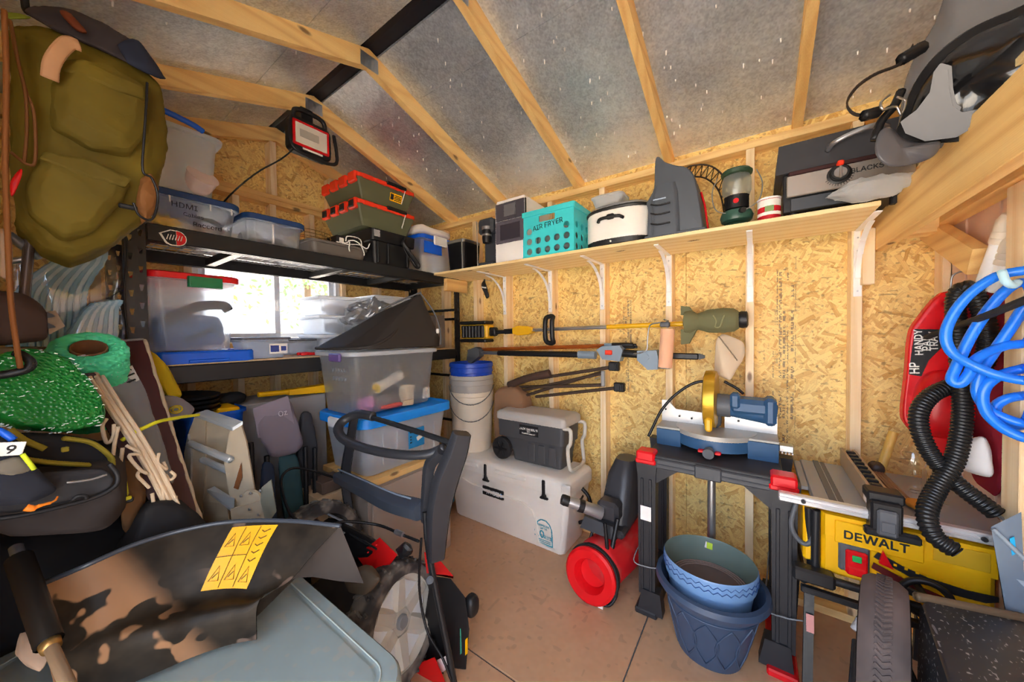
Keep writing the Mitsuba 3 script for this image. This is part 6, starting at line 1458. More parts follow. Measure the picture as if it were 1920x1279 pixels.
P(k, 'side_pocket', pillow([(0.1946, 1.45, 1.857), (0.2201, 1.46, 1.885), (0.2409, 1.47, 1.855), (0.233, 1.46, 1.779), (0.2064, 1.45, 1.739), (0.1925, 1.45, 1.773)], .02, .08, 4, .006), mat('tan_pocket', '7b4f24', .8), True, 'brown side pocket')
P(k, 'lid', crumple(sub(hull([(0.007879, 1.5, 2.212), (0.02856, 1.52, 2.261), (0.08733, 1.5, 2.288), (0.1406, 1.48, 2.277), (0.1989, 1.47, 2.261), (0.2654, 1.47, 2.186), (0.2353, 1.44, 2.168), (0.148, 1.43, 2.178), (0.07367, 1.44, 2.181), (0.02653, 1.47, 2.19), (0.07081, 1.74, 2.403), (0.1994, 1.74, 2.421), (0.2976, 1.7, 2.313)]), 3), .012, 12, 4), mat('pack_lid', '352f33', .85), True, 'dark brown lid')
P(k, 'navy_hood', crumple(sub(hull([(0.1481, 1.425, 2.2), (0.2002, 1.44, 2.251), (0.2328, 1.45, 2.228), (0.2629, 1.45, 2.176), (0.2256, 1.415, 2.145), (0.1732, 1.405, 2.14), (0.2155, 1.55, 2.316), (0.2829, 1.56, 2.235)]), 3), .008, 14, 7), mat('navy_cloth', '1b2338', .8), True, 'navy cloth end')
P(k, 'rust_stripe', crumple(sub(hull([(0.06282, 1.445, 2.232), (0.08184, 1.44, 2.241), (0.1149, 1.41, 2.188), (0.0931, 1.41, 2.177), (0.06521, 1.5, 2.264), (0.08525, 1.5, 2.276), (0.1206, 1.48, 2.227), (0.09772, 1.48, 2.216)]), 2), .003, 14, 8), mat('rust_cloth', '6b3016', .8), True, 'rust stripe')
P(k, 'lime_edge', crumple(sub(hull([(-0.01771, 1.44, 2.164), (0.01131, 1.43, 2.18), (0.03034, 1.42, 2.172), (-0.01797, 1.42, 2.134), (-0.01845, 1.5, 2.196), (0.03205, 1.5, 2.215)]), 2), .003, 14, 8), mat('lime_cloth', '6f7a1f', .8), True)
P(k, 'tan_strap', tube(spline([(0.04603, 1.37, 2.017), (0.04947, 1.355, 2.048), (0.06165, 1.35, 2.084), (0.07665, 1.355, 2.115), (0.09152, 1.36, 2.121)], 6), .014, 8, flat=.4), mat('tan_web', 'b08560', .8), True, 'tan strap')
for pts in ([(-0.005191, 1.4, 2.133), (0.0002641, 1.4, 2.074), (0.007312, 1.4, 2.018), (0.0135, 1.4, 1.978), (0.02244, 1.39, 1.929), (0.02119, 1.39, 1.823), (0.009157, 1.39, 1.809), (-0.01147, 1.39, 1.828)], [(-0.003815, 1.39, 2.126), (0.004303, 1.39, 2.036), (0.01178, 1.39, 1.967), (0.01101, 1.39, 1.881), (0.005629, 1.39, 1.811)]):
    P(k, 'webbing', tube(spline(pts, 5), .006, 7, flat=.5), mat('web_brown', '6d431c', .8), True, 'brown webbing')
P(k, 'drawcord', tube(spline([(0.2133, 1.4, 2.118), (0.2073, 1.385, 2.043), (0.2009, 1.385, 1.952), (0.1973, 1.39, 1.864), (0.216, 1.4, 1.852), (0.2281, 1.41, 1.805), (0.2142, 1.4, 1.738), (0.188, 1.39, 1.737), (0.1756, 1.38, 1.767)], 6), .003, 6), BLACKP, True)
P(k, 'buckle', cat(cbox((0.1679, 1.4, 1.758), (.035, .012, .012), .003)), BLACKP, 30)
P(k, 'red_tag', crumple(sub(hull([(-0.0166, 1.385, 1.759), (0.003234, 1.385, 1.8), (0.005853, 1.385, 1.791), (-0.01439, 1.385, 1.711), (-0.01678, 1.4, 1.763), (0.003269, 1.4, 1.804), (0.005916, 1.4, 1.795), (-0.01455, 1.4, 1.715)]), 2), .003, 20, 2), RED, True, 'red tag')
P(k, 'hang_loop', tube(spline([(0.02962, 1.6, 2.289), (.02, 1.62, 2.30), (.02, 1.64, 2.44)], 5), .008, 7), BLACKP, True)
one('hanging_strap', tube(spline([(-0.01105, 1.33, 2.112), (-0.01226, 1.33, 1.964), (-0.01811, 1.335, 1.791), (-0.01936, 1.335, 1.641), (-0.01929, 1.335, 1.49), (-0.01508, 1.34, 1.396), (-0.01127, 1.35, 1.336)], 8), .009, 8, flat=.5), mat('strap_brown', '7d4a1e', .8), 'long brown strap hanging down at the left edge in front of the backpack', 'strap', smooth=True)
# brown canvas pouch and chair frame at left
one('canvas_pouch', crumple(sub(hull([(-0.05018, 1.5, 1.518), (-0.006126, 1.5, 1.518), (0.02865, 1.5, 1.484), (0.03353, 1.5, 1.449), (0.03026, 1.49, 1.394), (-0.03879, 1.48, 1.386), (-0.0526, 1.48, 1.396), (-0.05621, 1.68, 1.532), (0.01013, 1.68, 1.515), (0.03636, 1.68, 1.409), (-0.04404, 1.68, 1.384)]), 3), .008, 14, 2), mat('pouch_brown', '3d2c24', .85), 'dark brown canvas pouch at the left edge under the quilts', 'pouch', smooth=True)
k = thing('shoe', 'brown and black striped shoe sole sticking out right of the brown pouch', 'shoe')
for i in range(3):
    P(k, 'sole_block', hull([(0.03076, 1.5, 1.47), (0.04421, 1.5, 1.475), (0.05813, 1.49, 1.433), (0.03232, 1.49, 1.411), (0.03199, 1.56, 1.473), (0.06086, 1.56, 1.434)]) if i == 0 else mv(hull([(0.03051, 1.488, 1.47), (0.0402, 1.487, 1.463), (0.0434, 1.487, 1.458), (0.03095, 1.488, 1.454), (0.03076, 1.5, 1.47), (0.04378, 1.5, 1.458)]), 0, 0, -.028 * (i - 1)), (mat('sole_brown', '7b6650', .8) if i == 0 else INK), 30)
k = thing('camp_stool_frame', 'metal camp stool frame at the left edge below the backpack', 'stool')
P(k, 'leg', tube([(0.009624, 1.62, 1.671), (-0.002063, 1.62, 1.51)], .010, 8), TB, True)
P(k, 'rail', tube([(-0.02277, 1.6, 1.675), (0.02362, 1.66, 1.633)], .011, 8), STEEL, True)
P(k, 'rail', tube([(-0.0226, 1.63, 1.609), (0.008405, 1.63, 1.623)], .008, 8), STEEL, True)
P(k, 'fabric', crumple(sub(hull([(-0.04041, 1.55, 1.682), (-0.01397, 1.55, 1.682), (-0.01958, 1.56, 1.56), (-0.04463, 1.56, 1.53), (-0.04171, 1.6, 1.691), (-0.01442, 1.6, 1.691), (-0.02008, 1.6, 1.564)]), 2), .004, 14, 4), mat('frame_cream', 'b59a80', .85), True)
# bags at lower left
k = thing('travel_bag', 'dark grey brown travel bag at the left edge behind the black chute', 'bag')
BGM = mat('bag_umber', '2c2625', .85)
BGT = mat('bag_top', '2c2c2f', .85)
P(k, 'body', crumple(sub(hull([(-0.05964, 1.3, 1.11), (-0.001799, 1.3, 1.113), (0.1105, 1.32, 1.088), (0.1309, 1.33, 1.049), (0.1338, 1.32, 0.9532), (0.1235, 1.32, 0.9027), (-0.06236, 1.28, 0.9737), (-.08, 1.88, 1.06), (.20, 1.88, 1.05), (.20, 1.88, .885), (-.08, 1.88, .885)]), 3), .010, 8, 2), BGM, True)
P(k, 'lid_panel', crumple(sub(hull([(-0.05275, 1.275, 1.108), (0.04033, 1.285, 1.103), (0.104, 1.295, 1.09), (0.1167, 1.295, 1.048), (0.1061, 1.29, 1.02), (-0.003982, 1.275, 1.032), (-0.0543, 1.27, 1.041), (-0.05502, 1.33, 1.096), (0.1105, 1.33, 1.056), (-0.004154, 1.33, 1.017)]), 3), .005, 10, 4), BGT, True)
P(k, 'zip', tube(spline([(0.04267, 1.268, 1.075), (0.07736, 1.276, 1.068), (0.1024, 1.282, 1.07)], 5), .003, 6), STEEL, True, 'bright zip')
P(k, 'piping', tube(spline([(-0.05428, 1.265, 1.035), (-0.004166, 1.268, 1.026), (0.07657, 1.282, 1.021), (0.115, 1.29, 1.034), (0.1205, 1.295, 1.06), (0.1083, 1.295, 1.091)], 6), .005, 6), INK, True)
P(k, 'grab_loop', tube(spline([(0.04888, 1.265, 1.033), (0.05641, 1.262, 1.04), (0.06791, 1.264, 1.036), (0.06948, 1.268, 1.027)], 4), .004, 6), INK, True)
one('base_duffel', crumple(sub(hull([(-.15, 1.60, .002), (.24, 1.60, .002), (.24, 1.92, .002), (-.15, 1.92, .002), (-.14, 1.58, .86), (.20, 1.60, .86), (.20, 1.92, .86), (-.14, 1.92, .86)]), 3), .01, 7, 5), mat('duffel_black', '18181a', .9), 'big black duffel standing under the travel bag behind the chute', 'bag', smooth=True)
k = thing('sport_backpack', 'black and mustard backpack lying under the dark green bubble wrap', 'backpack')
MUS = mat('mustard', '8a7a20', .8)
P(k, 'body', crumple(sub(hull([(-0.03072, 1.36, 1.191), (0.03774, 1.38, 1.171), (0.09622, 1.4, 1.136), (0.1248, 1.41, 1.076), (0.1165, 1.4, 1.045), (0.02705, 1.36, 1.078), (-0.02178, 1.34, 1.135), (-0.0384, 1.7, 1.139), (0.1168, 1.7, 1.079), (0.1496, 1.7, 0.9746), (-0.02735, 1.66, 1.057)]), 3), .008, 9, 7), mat('pack_black', '1c1c20', .85), True)
for pts in ([(-0.02809, 1.34, 1.202), (-0.0105, 1.335, 1.175), (0.01703, 1.33, 1.147)], [(0.04459, 1.36, 1.16), (0.08574, 1.375, 1.136), (0.1164, 1.385, 1.091), (0.1207, 1.39, 1.064)], [(-0.008151, 1.325, 1.132), (0.02715, 1.33, 1.112), (0.07919, 1.36, 1.084)]):
    P(k, 'mustard_trim', tube(spline(pts, 5), .011, 8, flat=.5), MUS, True, 'mustard trim')
P(k, 'logo_patch', cbox((0.04472, 1.338, 1.137), (.012, .006, .012), .002), MUS, False)
k = thing('sling_bag', 'grey and navy sling bag with white 9 patch at the left edge', 'bag')
P(k, 'body', crumple(sub(hull([(-0.04793, 1.2, 1.192), (-0.02208, 1.2, 1.18), (-0.001955, 1.21, 1.122), (0.03379, 1.22, 1.079), (-0.00347, 1.2, 1.065), (-0.04998, 1.18, 1.085), (-0.05272, 1.32, 1.171), (-0.001827, 1.32, 1.109), (0.03243, 1.31, 1.05), (-0.05549, 1.31, 1.05)]), 3), .006, 12, 3), mat('sling_navy', '20242f', .85), True)
P(k, 'grey_panel', crumple(sub(hull([(-0.04529, 1.185, 1.166), (-0.01313, 1.19, 1.171), (0.003324, 1.2, 1.132), (-0.02621, 1.185, 1.126), (-0.0458, 1.18, 1.139), (-0.04663, 1.22, 1.159), (-0.01346, 1.22, 1.166), (0.003407, 1.23, 1.125)]), 2), .003, 20, 3), mat('sling_grey', '6e685c', .85), True, 'grey panel')
P(k, 'shoulder_panel', crumple(sub(hull([(-0.04779, 1.22, 1.225), (-0.02935, 1.22, 1.213), (-0.01642, 1.215, 1.17), (-0.04851, 1.2, 1.17), (-0.05092, 1.3, 1.214), (-0.03127, 1.3, 1.201), (-0.01757, 1.3, 1.154)]), 2), .003, 20, 3), mat('sling_black', '1d1e22', .85), True)
c9 = V((-0.02589, 1.188, 1.186))
pt = P(k, 'patch', tr(box(-.017, .017, -.014, .014, -.002, .001, .001), frame(c9, unit(V(1, .1, -.22)), V(.2, -.25, .95))), WHITEL, False, 'white patch with the number 9')
P(pt, 'number', tr(mv(meshkit.text_mesh('9', .016, .001, True), -.006, -.008, .0012), frame(c9, unit(V(1, .1, -.22)), V(.2, -.25, .95))), INK, False)
P(k, 'blue_edge', tube(spline([(-0.0387, 1.205, 1.224), (-0.02895, 1.2, 1.213), (-0.02154, 1.2, 1.201)], 4), .006, 6), BLUE, True)
P(k, 'lime_cord', tube([(-0.01182, 1.18, 1.173), (-0.004393, 1.185, 1.153), (0.0008452, 1.19, 1.137)], .004, 6), mat('lime_cord', 'c5d426', .6), True, 'lime cord')
P(k, 'orange_pull', cat(tube(spline([(0.02801, 1.2, 1.067), (0.02495, 1.19, 1.064), (0.01881, 1.185, 1.062)], 4), .002, 5), tube(spline([(0.01881, 1.185, 1.062), (0.00583, 1.18, 1.063), (-0.003625, 1.178, 1.062), (-0.0109, 1.178, 1.067)], 4), [.003] * 4 + [.004] * 3 + [.0065] * 6, 8)), mat('pull_orange', 'e07a1c', .5), True, 'orange zip pull')
one('brown_bag', crumple(sub(hull([(0.1357, 1.5, 1.054), (0.1842, 1.5, 1.023), (0.1933, 1.48, 0.9284), (0.1606, 1.45, 0.8416), (0.1386, 1.45, 0.8523), (0.1392, 1.46, 0.9553), (0.1538, 1.7, 1.008), (0.2087, 1.7, 0.9731), (0.2216, 1.7, 0.8401), (0.1764, 1.7, 0.7511)]), 3), .008, 12, 3), mat('bag_caramel', '5f4326', .85), 'brown cloth bag right of the travel bag', 'bag', smooth=True)
one('black_sack', crumple(sub(hull([(0.1717, 1.42, 0.9378), (0.2459, 1.42, 0.9236), (0.3171, 1.42, 0.8095), (0.303, 1.42, 0.765), (0.1646, 1.4, 0.8411), (0.1959, 1.62, 0.8727), (0.2805, 1.62, 0.8565), (0.3612, 1.62, 0.707), (0.1905, 1.62, 0.7533), (.08, 1.60, .606), (.38, 1.60, .606), (.12, 1.44, .606), (.38, 1.44, .606)]), 3), .01, 12, 3), mat('sack_black', '17171a', .85), 'black cloth sack just behind the rim of the chute', 'bag', smooth=True)
# maroon boards, rope, canvas
MARB = mat('maroon_board', '3c1517', .4)
PIPE = mat('cream_edge', 'b7a184', .8)
for lab, a, b, w, dk in (('long maroon board leaning right, with frayed cream edge', (0.2209, 1.88, 1.388), (0.286, 1.52, 0.7838), .050, 1), ('maroon board leaning left, half hidden behind the rope bundle', (0.08479, 1.7, 1.339), (0.2514, 1.5, 0.8063), .030, 0)):
    k = thing('maroon_board', lab, 'board', 'maroon boards tied with rope')
    a, b = V(a), V(b)
    t = unit(b - a)
    s_ = unit(np.cross(t, (0, -1, .2)))
    n_ = np.cross(s_, t)
    P(k, 'board', hull([q + s_ * w * x + n_ * .008 * y for q in (a, b) for x in (-.62, .62) for y in (-1, 1)]), MARB, False)
    ed = [a + (b - a) * u + s_ * w * .68 * (1 if np.dot(s_, _rt) > 0 else -1) + n_ * .004 * math.sin(u * 40) + V(0, -.006, 0) for u in np.linspace(0, 1, 40)]
    P(k, 'frayed_edge', crumple(tube(ed, .0055, 7), .003, 40, 4), PIPE, True, 'frayed cream edge')
    P(k, 'end_cap', hull([a + s_ * w * x * .64 + n_ * .009 * y + t * z for x in (-1, 1) for y in (-1, 1) for z in (-.004, .004)]), STEEL, False)
GCAN = mat('grey_canvas', '85888d', .85)
one('grey_canvas', crumple(sub(hull([(0.1276, 1.8, 1.301), (0.1615, 1.82, 1.33), (0.2071, 1.84, 1.334), (0.2348, 1.84, 1.29), (0.2571, 1.68, 1.092), (0.2747, 1.58, 0.9145), (0.2624, 1.57, 0.9037), (0.2134, 1.6, 1.062), (0.1478, 1.7, 1.218), (0.1346, 1.9, 1.296), (0.2295, 1.92, 1.327), (0.2886, 1.66, 0.8899)]), 3), .010, 10, 6), GCAN, 'long grey folded canvas squeezed between the maroon boards', 'canvas', smooth=True)
k = thing('canvas_label', 'printed white care label patch with dark print near the top of the grey canvas', 'label')
P(k, 'patch', hull([(0.1644, 1.775, 1.281), (0.2101, 1.785, 1.304), (0.2255, 1.775, 1.252), (0.1782, 1.76, 1.226), (0.1658, 1.79, 1.28), (0.2119, 1.8, 1.303), (0.2274, 1.79, 1.251), (0.1798, 1.775, 1.225)]), mat('patch_white', 'c9c2bb', .8), False)
for i in range(3):
    P(k, 'print', tube([(0.1728, 1.765, 1.275), (0.2057, 1.772, 1.29)] if i == 0 else ([(0.1757, 1.762, 1.259), (0.2124, 1.768, 1.277)] if i == 1 else [(0.1805, 1.755, 1.241), (0.2138, 1.763, 1.256)]), .003, 5), INK, True)
YCL = mat('yellow_cloth', 'c7ab12', .8)
one('yellow_bag', crumple(sub(hull([(0.2632, 1.98, 1.354), (0.2999, 1.96, 1.338), (0.336, 1.94, 1.254), (0.3634, 1.92, 1.16), (0.3202, 1.9, 1.147), (0.2834, 1.92, 1.219), (0.2661, 1.94, 1.282), (0.2738, 2.06, 1.353), (0.3533, 2.04, 1.247), (0.3861, 2.04, 1.145), (0.3011, 2.04, 1.207)]), 3), .008, 14, 4), YCL, 'yellow cloth bag with dark lines right of the long maroon board', 'bag', smooth=True)
k = thing('umbrella_bag', 'grey cloth bag with yellow ring print below the yellow bag', 'bag')
P(k, 'bag', crumple(sub(hull([(0.2907, 1.88, 1.175), (0.3393, 1.9, 1.17), (0.3957, 1.9, 1.106), (0.3809, 1.88, 1.078), (0.3185, 1.84, 1.075), (0.2796, 1.82, 1.106), (0.2825, 1.8, 1.069), (0.3062, 1.98, 1.163), (0.4123, 1.98, 1.093), (0.3392, 1.96, 1.054)]), 3), .006, 14, 4), mat('bag_mauve', '8d8a90', .85), True)
for r_ in (.018, .010):
    P(k, 'ring', tube([V((0.3253, 1.83, 1.121)) + V(r_ * math.cos(t), 0, r_ * .8 * math.sin(t)) for t in np.arange(20) * math.pi / 10], .0028, 6, True), YCL, True, 'yellow ring')
P(k, 'yellow_tail', crumple(sub(hull([(0.2584, 1.72, 1.105), (0.2916, 1.74, 1.105), (0.2791, 1.72, 1.072), (0.2597, 1.7, 1.07), (0.2674, 1.78, 1.095), (0.3, 1.79, 1.096)]), 2), .004, 20, 2), YCL, True)
k = thing('tie_cord', 'bright yellow cord tied across the maroon boards and the grey canvas', 'cord')
P(k, 'cord', tube(spline([(0.1507, 1.505, 1.102), (0.1736, 1.5, 1.119), (0.2039, 1.52, 1.128), (0.2361, 1.54, 1.135), (0.3007, 1.62, 1.124), (0.3623, 1.7, 1.109)], 6), .0055, 8), mat('cord_yellow', 'd8d024', .6), True)
P(k, 'tail', tube(spline([(0.1364, 1.52, 1.047), (0.142, 1.5, 1.021), (0.1494, 1.48, 0.9924), (0.1522, 1.47, 0.9474)], 6), .006, 8), mat('cord_yellow2', 'c9c52c', .6), True)
P(k, 'buckle', cbox((0.1539, 1.46, 0.9371), (.022, .01, .014), .003), BLACKP, 30)
P(k, 'tail_end', cbox((0.153, 1.45, 0.9464), (.014, .008, .010), .002), mat('cord_yellow3', 'd8d024', .6), 30)
ROPE = mat('rope_cream', 'd3bd9f', .9)
k = thing('rope_bundle', 'bundle of cream rope running down along the left maroon board with loose loops', 'rope')
for i in range(6):
    P(k, 'strand', tube(spline([(0.1025, 1.6, 1.279), (0.1332, 1.545, 1.188), (0.1665, 1.49, 1.094), (0.2028, 1.46, 0.978), (0.2399, 1.45, 0.844)], 6) + V(.012 * (i % 3), -.004 * (i % 2), .009 * (i // 3)), .0046, 8), ROPE, True)
for i, pts in enumerate(([(0.1238, 1.5, 1.172), (0.1147, 1.49, 1.153), (0.1205, 1.48, 1.108), (0.1325, 1.48, 1.12), (0.1354, 1.48, 1.157)], [(0.1432, 1.48, 1.148), (0.1342, 1.47, 1.106), (0.1288, 1.46, 1.05), (0.1416, 1.46, 1.048), (0.1476, 1.46, 1.089)], [(0.1538, 1.46, 1.095), (0.1788, 1.45, 1.067), (0.157, 1.44, 1.068), (0.1764, 1.44, 1.023), (0.1921, 1.45, 1.003)],
        [(0.1776, 1.45, 1.017), (0.1718, 1.44, 1.006), (0.1838, 1.44, 0.9818), (0.194, 1.44, 0.9624)], [(0.2207, 1.47, 1.051), (0.2162, 1.46, 1.025), (0.2355, 1.47, 0.9968), (0.2307, 1.48, 1.019)], [(0.2327, 1.47, 0.9813), (0.24, 1.46, 0.9647), (0.2538, 1.47, 0.9707), (0.2463, 1.48, 0.9844)],
        [(0.2192, 1.46, 0.964), (0.2236, 1.45, 0.9325), (0.2161, 1.45, 0.9033)], [(0.2528, 1.46, 0.9101), (0.2477, 1.45, 0.8736), (0.2589, 1.45, 0.8437), (0.2696, 1.46, 0.8528)], [(0.2004, 1.45, 0.9416), (0.2034, 1.44, 0.9034), (0.2139, 1.44, 0.8798)])):
    P(k, 'loop', tube(spline(pts, 6), .0044, 8), ROPE, True)
# ladder end
k = thing('folding_ladder', 'weathered aluminium folding ladder end standing in front of the blue tote', 'ladder')
AL = mat('worn_aluminium', 'b5a68f', .5, .2)
AL2 = mat('bare_aluminium', 'c6ccd1', .35, .45)
def plate(pts, off):
    o = V(off)
    return hull([V(q) for q in pts] + [V(q) + o for q in pts])
P(k, 'side_rail', plate([(0.3759, 1.808, 1.092), (0.3994, 1.776, 1.105), (0.3568, 1.832, 1.015), (0.3464, 1.844, 0.9411), (0.3476, 1.831, 0.6561), (0.3794, 1.787, 0.6555), (0.3936, 1.775, 0.8768)], (.006, .008, 0)), AL, False)
P(k, 'inner_plate', plate([(0.38, 1.828, 1.085), (0.4599, 1.688, 1.032), (0.4551, 1.68, 0.6538), (0.349, 1.855, 0.648), (0.3502, 1.865, 0.9361), (0.3608, 1.853, 1.011)], (.006, .008, 0)), AL, False)
P(k, 'side_rail', plate([(0.4158, 1.561, 1.054), (0.4411, 1.526, 1.078), (0.4507, 1.51, 1.014), (0.4639, 1.484, 0.8296), (0.443, 1.509, 0.7137), (0.4183, 1.544, 0.7142), (0.409, 1.563, 0.8793), (0.4015, 1.576, 0.9377)], (.006, .008, 0)), AL, False)
P(k, 'side_rail', plate([(0.3529, 1.812, 1.019), (0.3426, 1.824, 0.9462), (0.3414, 1.814, 0.6644), (0.3486, 1.804, 0.6642), (0.3583, 1.802, 0.9459)], (.02, .03, 0)), AL2, False)
P(k, 'top_cap', plate([(0.3734, 1.804, 1.098), (0.4063, 1.784, 1.111), (0.4448, 1.521, 1.092), (0.4195, 1.539, 1.072)], (0, 0, -.012)), AL2, False, 'bright top cap')
P(k, 'rung', cyl((0.3554, 1.79, 0.9865), (0.4104, 1.539, 0.9583), .0125, n=14), AL2, True)
P(k, 'rung', cyl((0.3885, 1.784, 0.9149), (0.4221, 1.563, 0.9023), .012, n=14), AL2, True)
P(k, 'step', plate([(0.3865, 1.731, 0.8099), (0.4096, 1.733, 0.8132), (0.4157, 1.526, 0.8182), (0.4074, 1.51, 0.7818)], (0, 0, -.01)), AL2, False)
P(k, 'lower_plate', plate([(0.3708, 1.696, 0.6881), (0.3729, 1.731, 0.7695), (0.3947, 1.719, 0.8056), (0.4099, 1.593, 0.7824), (0.4103, 1.572, 0.709)], (.004, .006, 0)), AL, False)
P(k, 'hinge_disc', tr(lathe([(.001, -.006), (.036, -.006), (.038, 0), (.036, .006), (.001, .006)], 32), frame((0.4456, 1.458, 0.8189), _rt, (0, 0, 1))), AL, 40)
P(k, 'hinge_plate', plate([(0.3976, 1.507, 0.7926), (0.4615, 1.418, 0.8232), (0.4679, 1.406, 0.7348), (0.3992, 1.502, 0.7269)], (.004, .006, 0)), AL, False)
P(k, 'hinge_plate', plate([(0.4607, 1.413, 0.8686), (0.4809, 1.385, 0.8962), (0.4888, 1.37, 0.7838), (0.4681, 1.397, 0.7375), (0.4573, 1.415, 0.8219)], (.004, .006, 0)), mat('galv_speckled', 'a8a898', .45, .7), False)
for q in ((0.4385, 1.443, 0.8503), (0.4564, 1.41, 0.8615), (0.4188, 1.47, 0.8414), (0.4331, 1.44, 0.7968), (0.451, 1.414, 0.7778)):
    P(k, 'rivet', tr(lathe([(.001, .004), (.004, .003), (.005, 0)], 10), frame(q, _rt, (0, 0, 1))), STEEL, 40)
rs = P(k, 'cut_out', plate([(0.4172, 1.539, 0.8531), (0.4351, 1.517, 0.9434), (0.436, 1.514, 0.8912), (0.4259, 1.526, 0.8471)], (.001, .0012, 0)), mat('rust', '70401c', .8), False, 'rusty opening')
# bins and boxes under the second shelf
tote('bright blue tote under the second shelf behind the ladder', .385, .60, 2.0, 2.42, .66, 1.055, BLUE, None, .02)
one('lower_tote', shell(.37, .62, 1.99, 2.45, .192, .655, .02), GREYP, 'grey tote under the bright blue tote', 'storage tote', smooth=40)
k = thing('black_pans', 'stack of black round pans on the bright blue tote', 'pans')
for i in range(4):
    P(k, 'pan', lathe([(.06, 0), (.105, .008), (.11, .016), (.112, .02), (.10, .018), (.06, .006)], 30, (.42, 2.12, 1.058 + .02 * i), (.05, -.05, 1)), mat('pan_black', '1b1e22', .3), 40)
one('yellow_packet', crumple(box(.50, .585, 2.04, 2.2, 1.035, 1.062, .004), .006, 20, 2), YELLOW, 'yellow packet lying in the bright blue tote', 'packet')
k = thing('level_case', 'orange yellow long plastic tool lying under the second shelf', 'tool')
P(k, 'body', cat(cyl((.715, 2.2, 1.083), (.87, 2.2, 1.077), .014, n=12), hull([(.86, y, z) for y in (2.18, 2.23) for z in (1.06, 1.09)] + [(1.10, y, z) for y in (2.17, 2.25) for z in (1.045, 1.095)])), YELLOW, 30)
one('grey_box', box(.62, 1.06, 2.17, 2.50, .192, 1.042, .006), mat('box_greyish', '9a9694', .7), 'tall grey carton under the second shelf carrying the orange yellow tool', 'box')
one('mesh_bag', crumple(blob((.60, 2.25, 1.075), (.07, .06, .035), 2.3, (30, 20)), .012, 25, 5), mat('mesh_black', '191a1d', .8), 'black mesh bag beside the black pans', 'bag', smooth=True)
k = thing('chair_bag', 'mauve grey folding chair in its carry bag standing between the blue tote and the mower', 'folding chair')
CHB = mat('chair_mauve', '77707c', .85)
P(k, 'bag', crumple(sub(hull([(0.5846, 1.86, 1.063), (0.7425, 1.88, 1.105), (0.7625, 1.86, 0.9759), (0.7857, 1.84, 0.8664), (0.7516, 1.82, 0.8213), (0.6316, 1.8, 0.8461), (0.583, 1.82, 0.9484), (0.6223, 1.98, 1.042), (0.7819, 1.98, 1.089), (0.837, 1.96, 0.8316), (0.6807, 1.94, 0.8031)]), 3), .010, 12, 4), CHB, True)
P(k, 'flap', hull([(0.5812, 1.855, 1.074), (0.7307, 1.868, 1.108), (0.7505, 1.85, 0.9535), (0.5918, 1.835, 0.9388), (0.5859, 1.87, 1.072), (0.7373, 1.885, 1.105), (0.7546, 1.86, 0.951), (0.5966, 1.85, 0.935)]), mat('chair_flap', '837b88', .85), True)
P(k, 'logo', txt('Oz', .024, (0.6971, 1.846, 1.031), (.97, .18, .08), (-.05, .2, .97), .001), mat('logo_pale', 'b9b4c0', .8), False, 'pale printed lettering')
for i, (a, b) in enumerate((((0.571, 1.86, 0.9206), (0.5597, 1.8, 0.5905)), ((0.6245, 1.84, 0.8477), (0.6141, 1.8, 0.5657)), ((0.7988, 1.86, 0.8376), (0.7808, 1.82, 0.5105)), ((0.8357, 1.84, 0.8255), (0.8133, 1.82, 0.4961)))):
    P(k, 'leg', cyl(a, (V(b)[0], V(b)[1], .02), .011, n=10), BLACKP, True)
P(k, 'teal_seat', crumple(sub(hull([(0.6678, 1.84, 0.8423), (0.7733, 1.86, 0.8178), (0.7591, 1.82, 0.5334), (0.6681, 1.8, 0.5663), (0.704, 1.94, 0.812), (0.8066, 1.94, 0.7928), (0.8009, 1.92, 0.4857), (.80, 1.85, .05), (.72, 1.85, .05)]), 3), .008, 12, 4), mat('teal_cloth', '2c4f58', .85), True, 'dark teal seat cloth')
P(k, 'blue_cloth', crumple(sub(hull([(0.5861, 1.8, 0.8504), (0.6416, 1.8, 0.8184), (0.638, 1.78, 0.5363), (0.5764, 1.78, 0.5652), (0.6187, 1.9, 0.8199), (0.6772, 1.9, 0.7861), (0.6739, 1.88, 0.4878), (.64, 1.84, .05), (.57, 1.84, .05)]), 3), .006, 12, 4), mat('blue_cloth', '26364f', .85), True)
one('second_chair_bag', crumple(sub(hull([(0.8192, 1.97, 1.005), (0.8855, 1.97, 0.9777), (0.9031, 1.94, 0.7881), (0.8315, 1.92, 0.7837), (0.8047, 1.94, 0.9277), (0.8608, 2.07, 0.9849), (0.9305, 2.07, 0.9562), (0.9544, 2.05, 0.7534), (.86, 2.0, .03), (.76, 2.0, .03), (.80, 2.07, .03)]), 3), .008, 12, 9), mat('chair_dark', '3d3f44', .85), 'dark grey folded chair bag left of the big translucent tote', 'folding chair', smooth=True)
# cabinet, carton, totes in front of the rack
k = thing('low_cabinet', 'low grey cabinet with raw wooden top edge under the big translucent tote', 'cabinet')
P(k, 'carcass', box(1.0, 1.585, 1.64, 2.07, 0, .605, .003), mat('cabinet_grey', 'a3968a', .6), False)
P(k, 'top', box(.985, 1.60, 1.622, 2.075, .606, .64, .002), WX, False, 'raw wooden top')
P(k, 'front_panel', box(1.02, 1.565, 1.628, 1.641, .05, .585, .003), mat('cabinet_front', 'b0a396', .6), False)
k = thing('small_carton', 'tan carton with dark print standing left of the low cabinet', 'box')
P(k, 'body', box(.80, .97, 1.745, 2.0, 0, .60, .003), CARDB, False)
P(k, 'print', cat([box(.85 + .013 * i, .857 + .013 * i, 1.7435, 1.7449, .49, .49 + .02 + .012 * (i % 3)) for i in range(5)] + [box(.85, .875, 1.7435, 1.7449, .41, .425)]), INK, False)
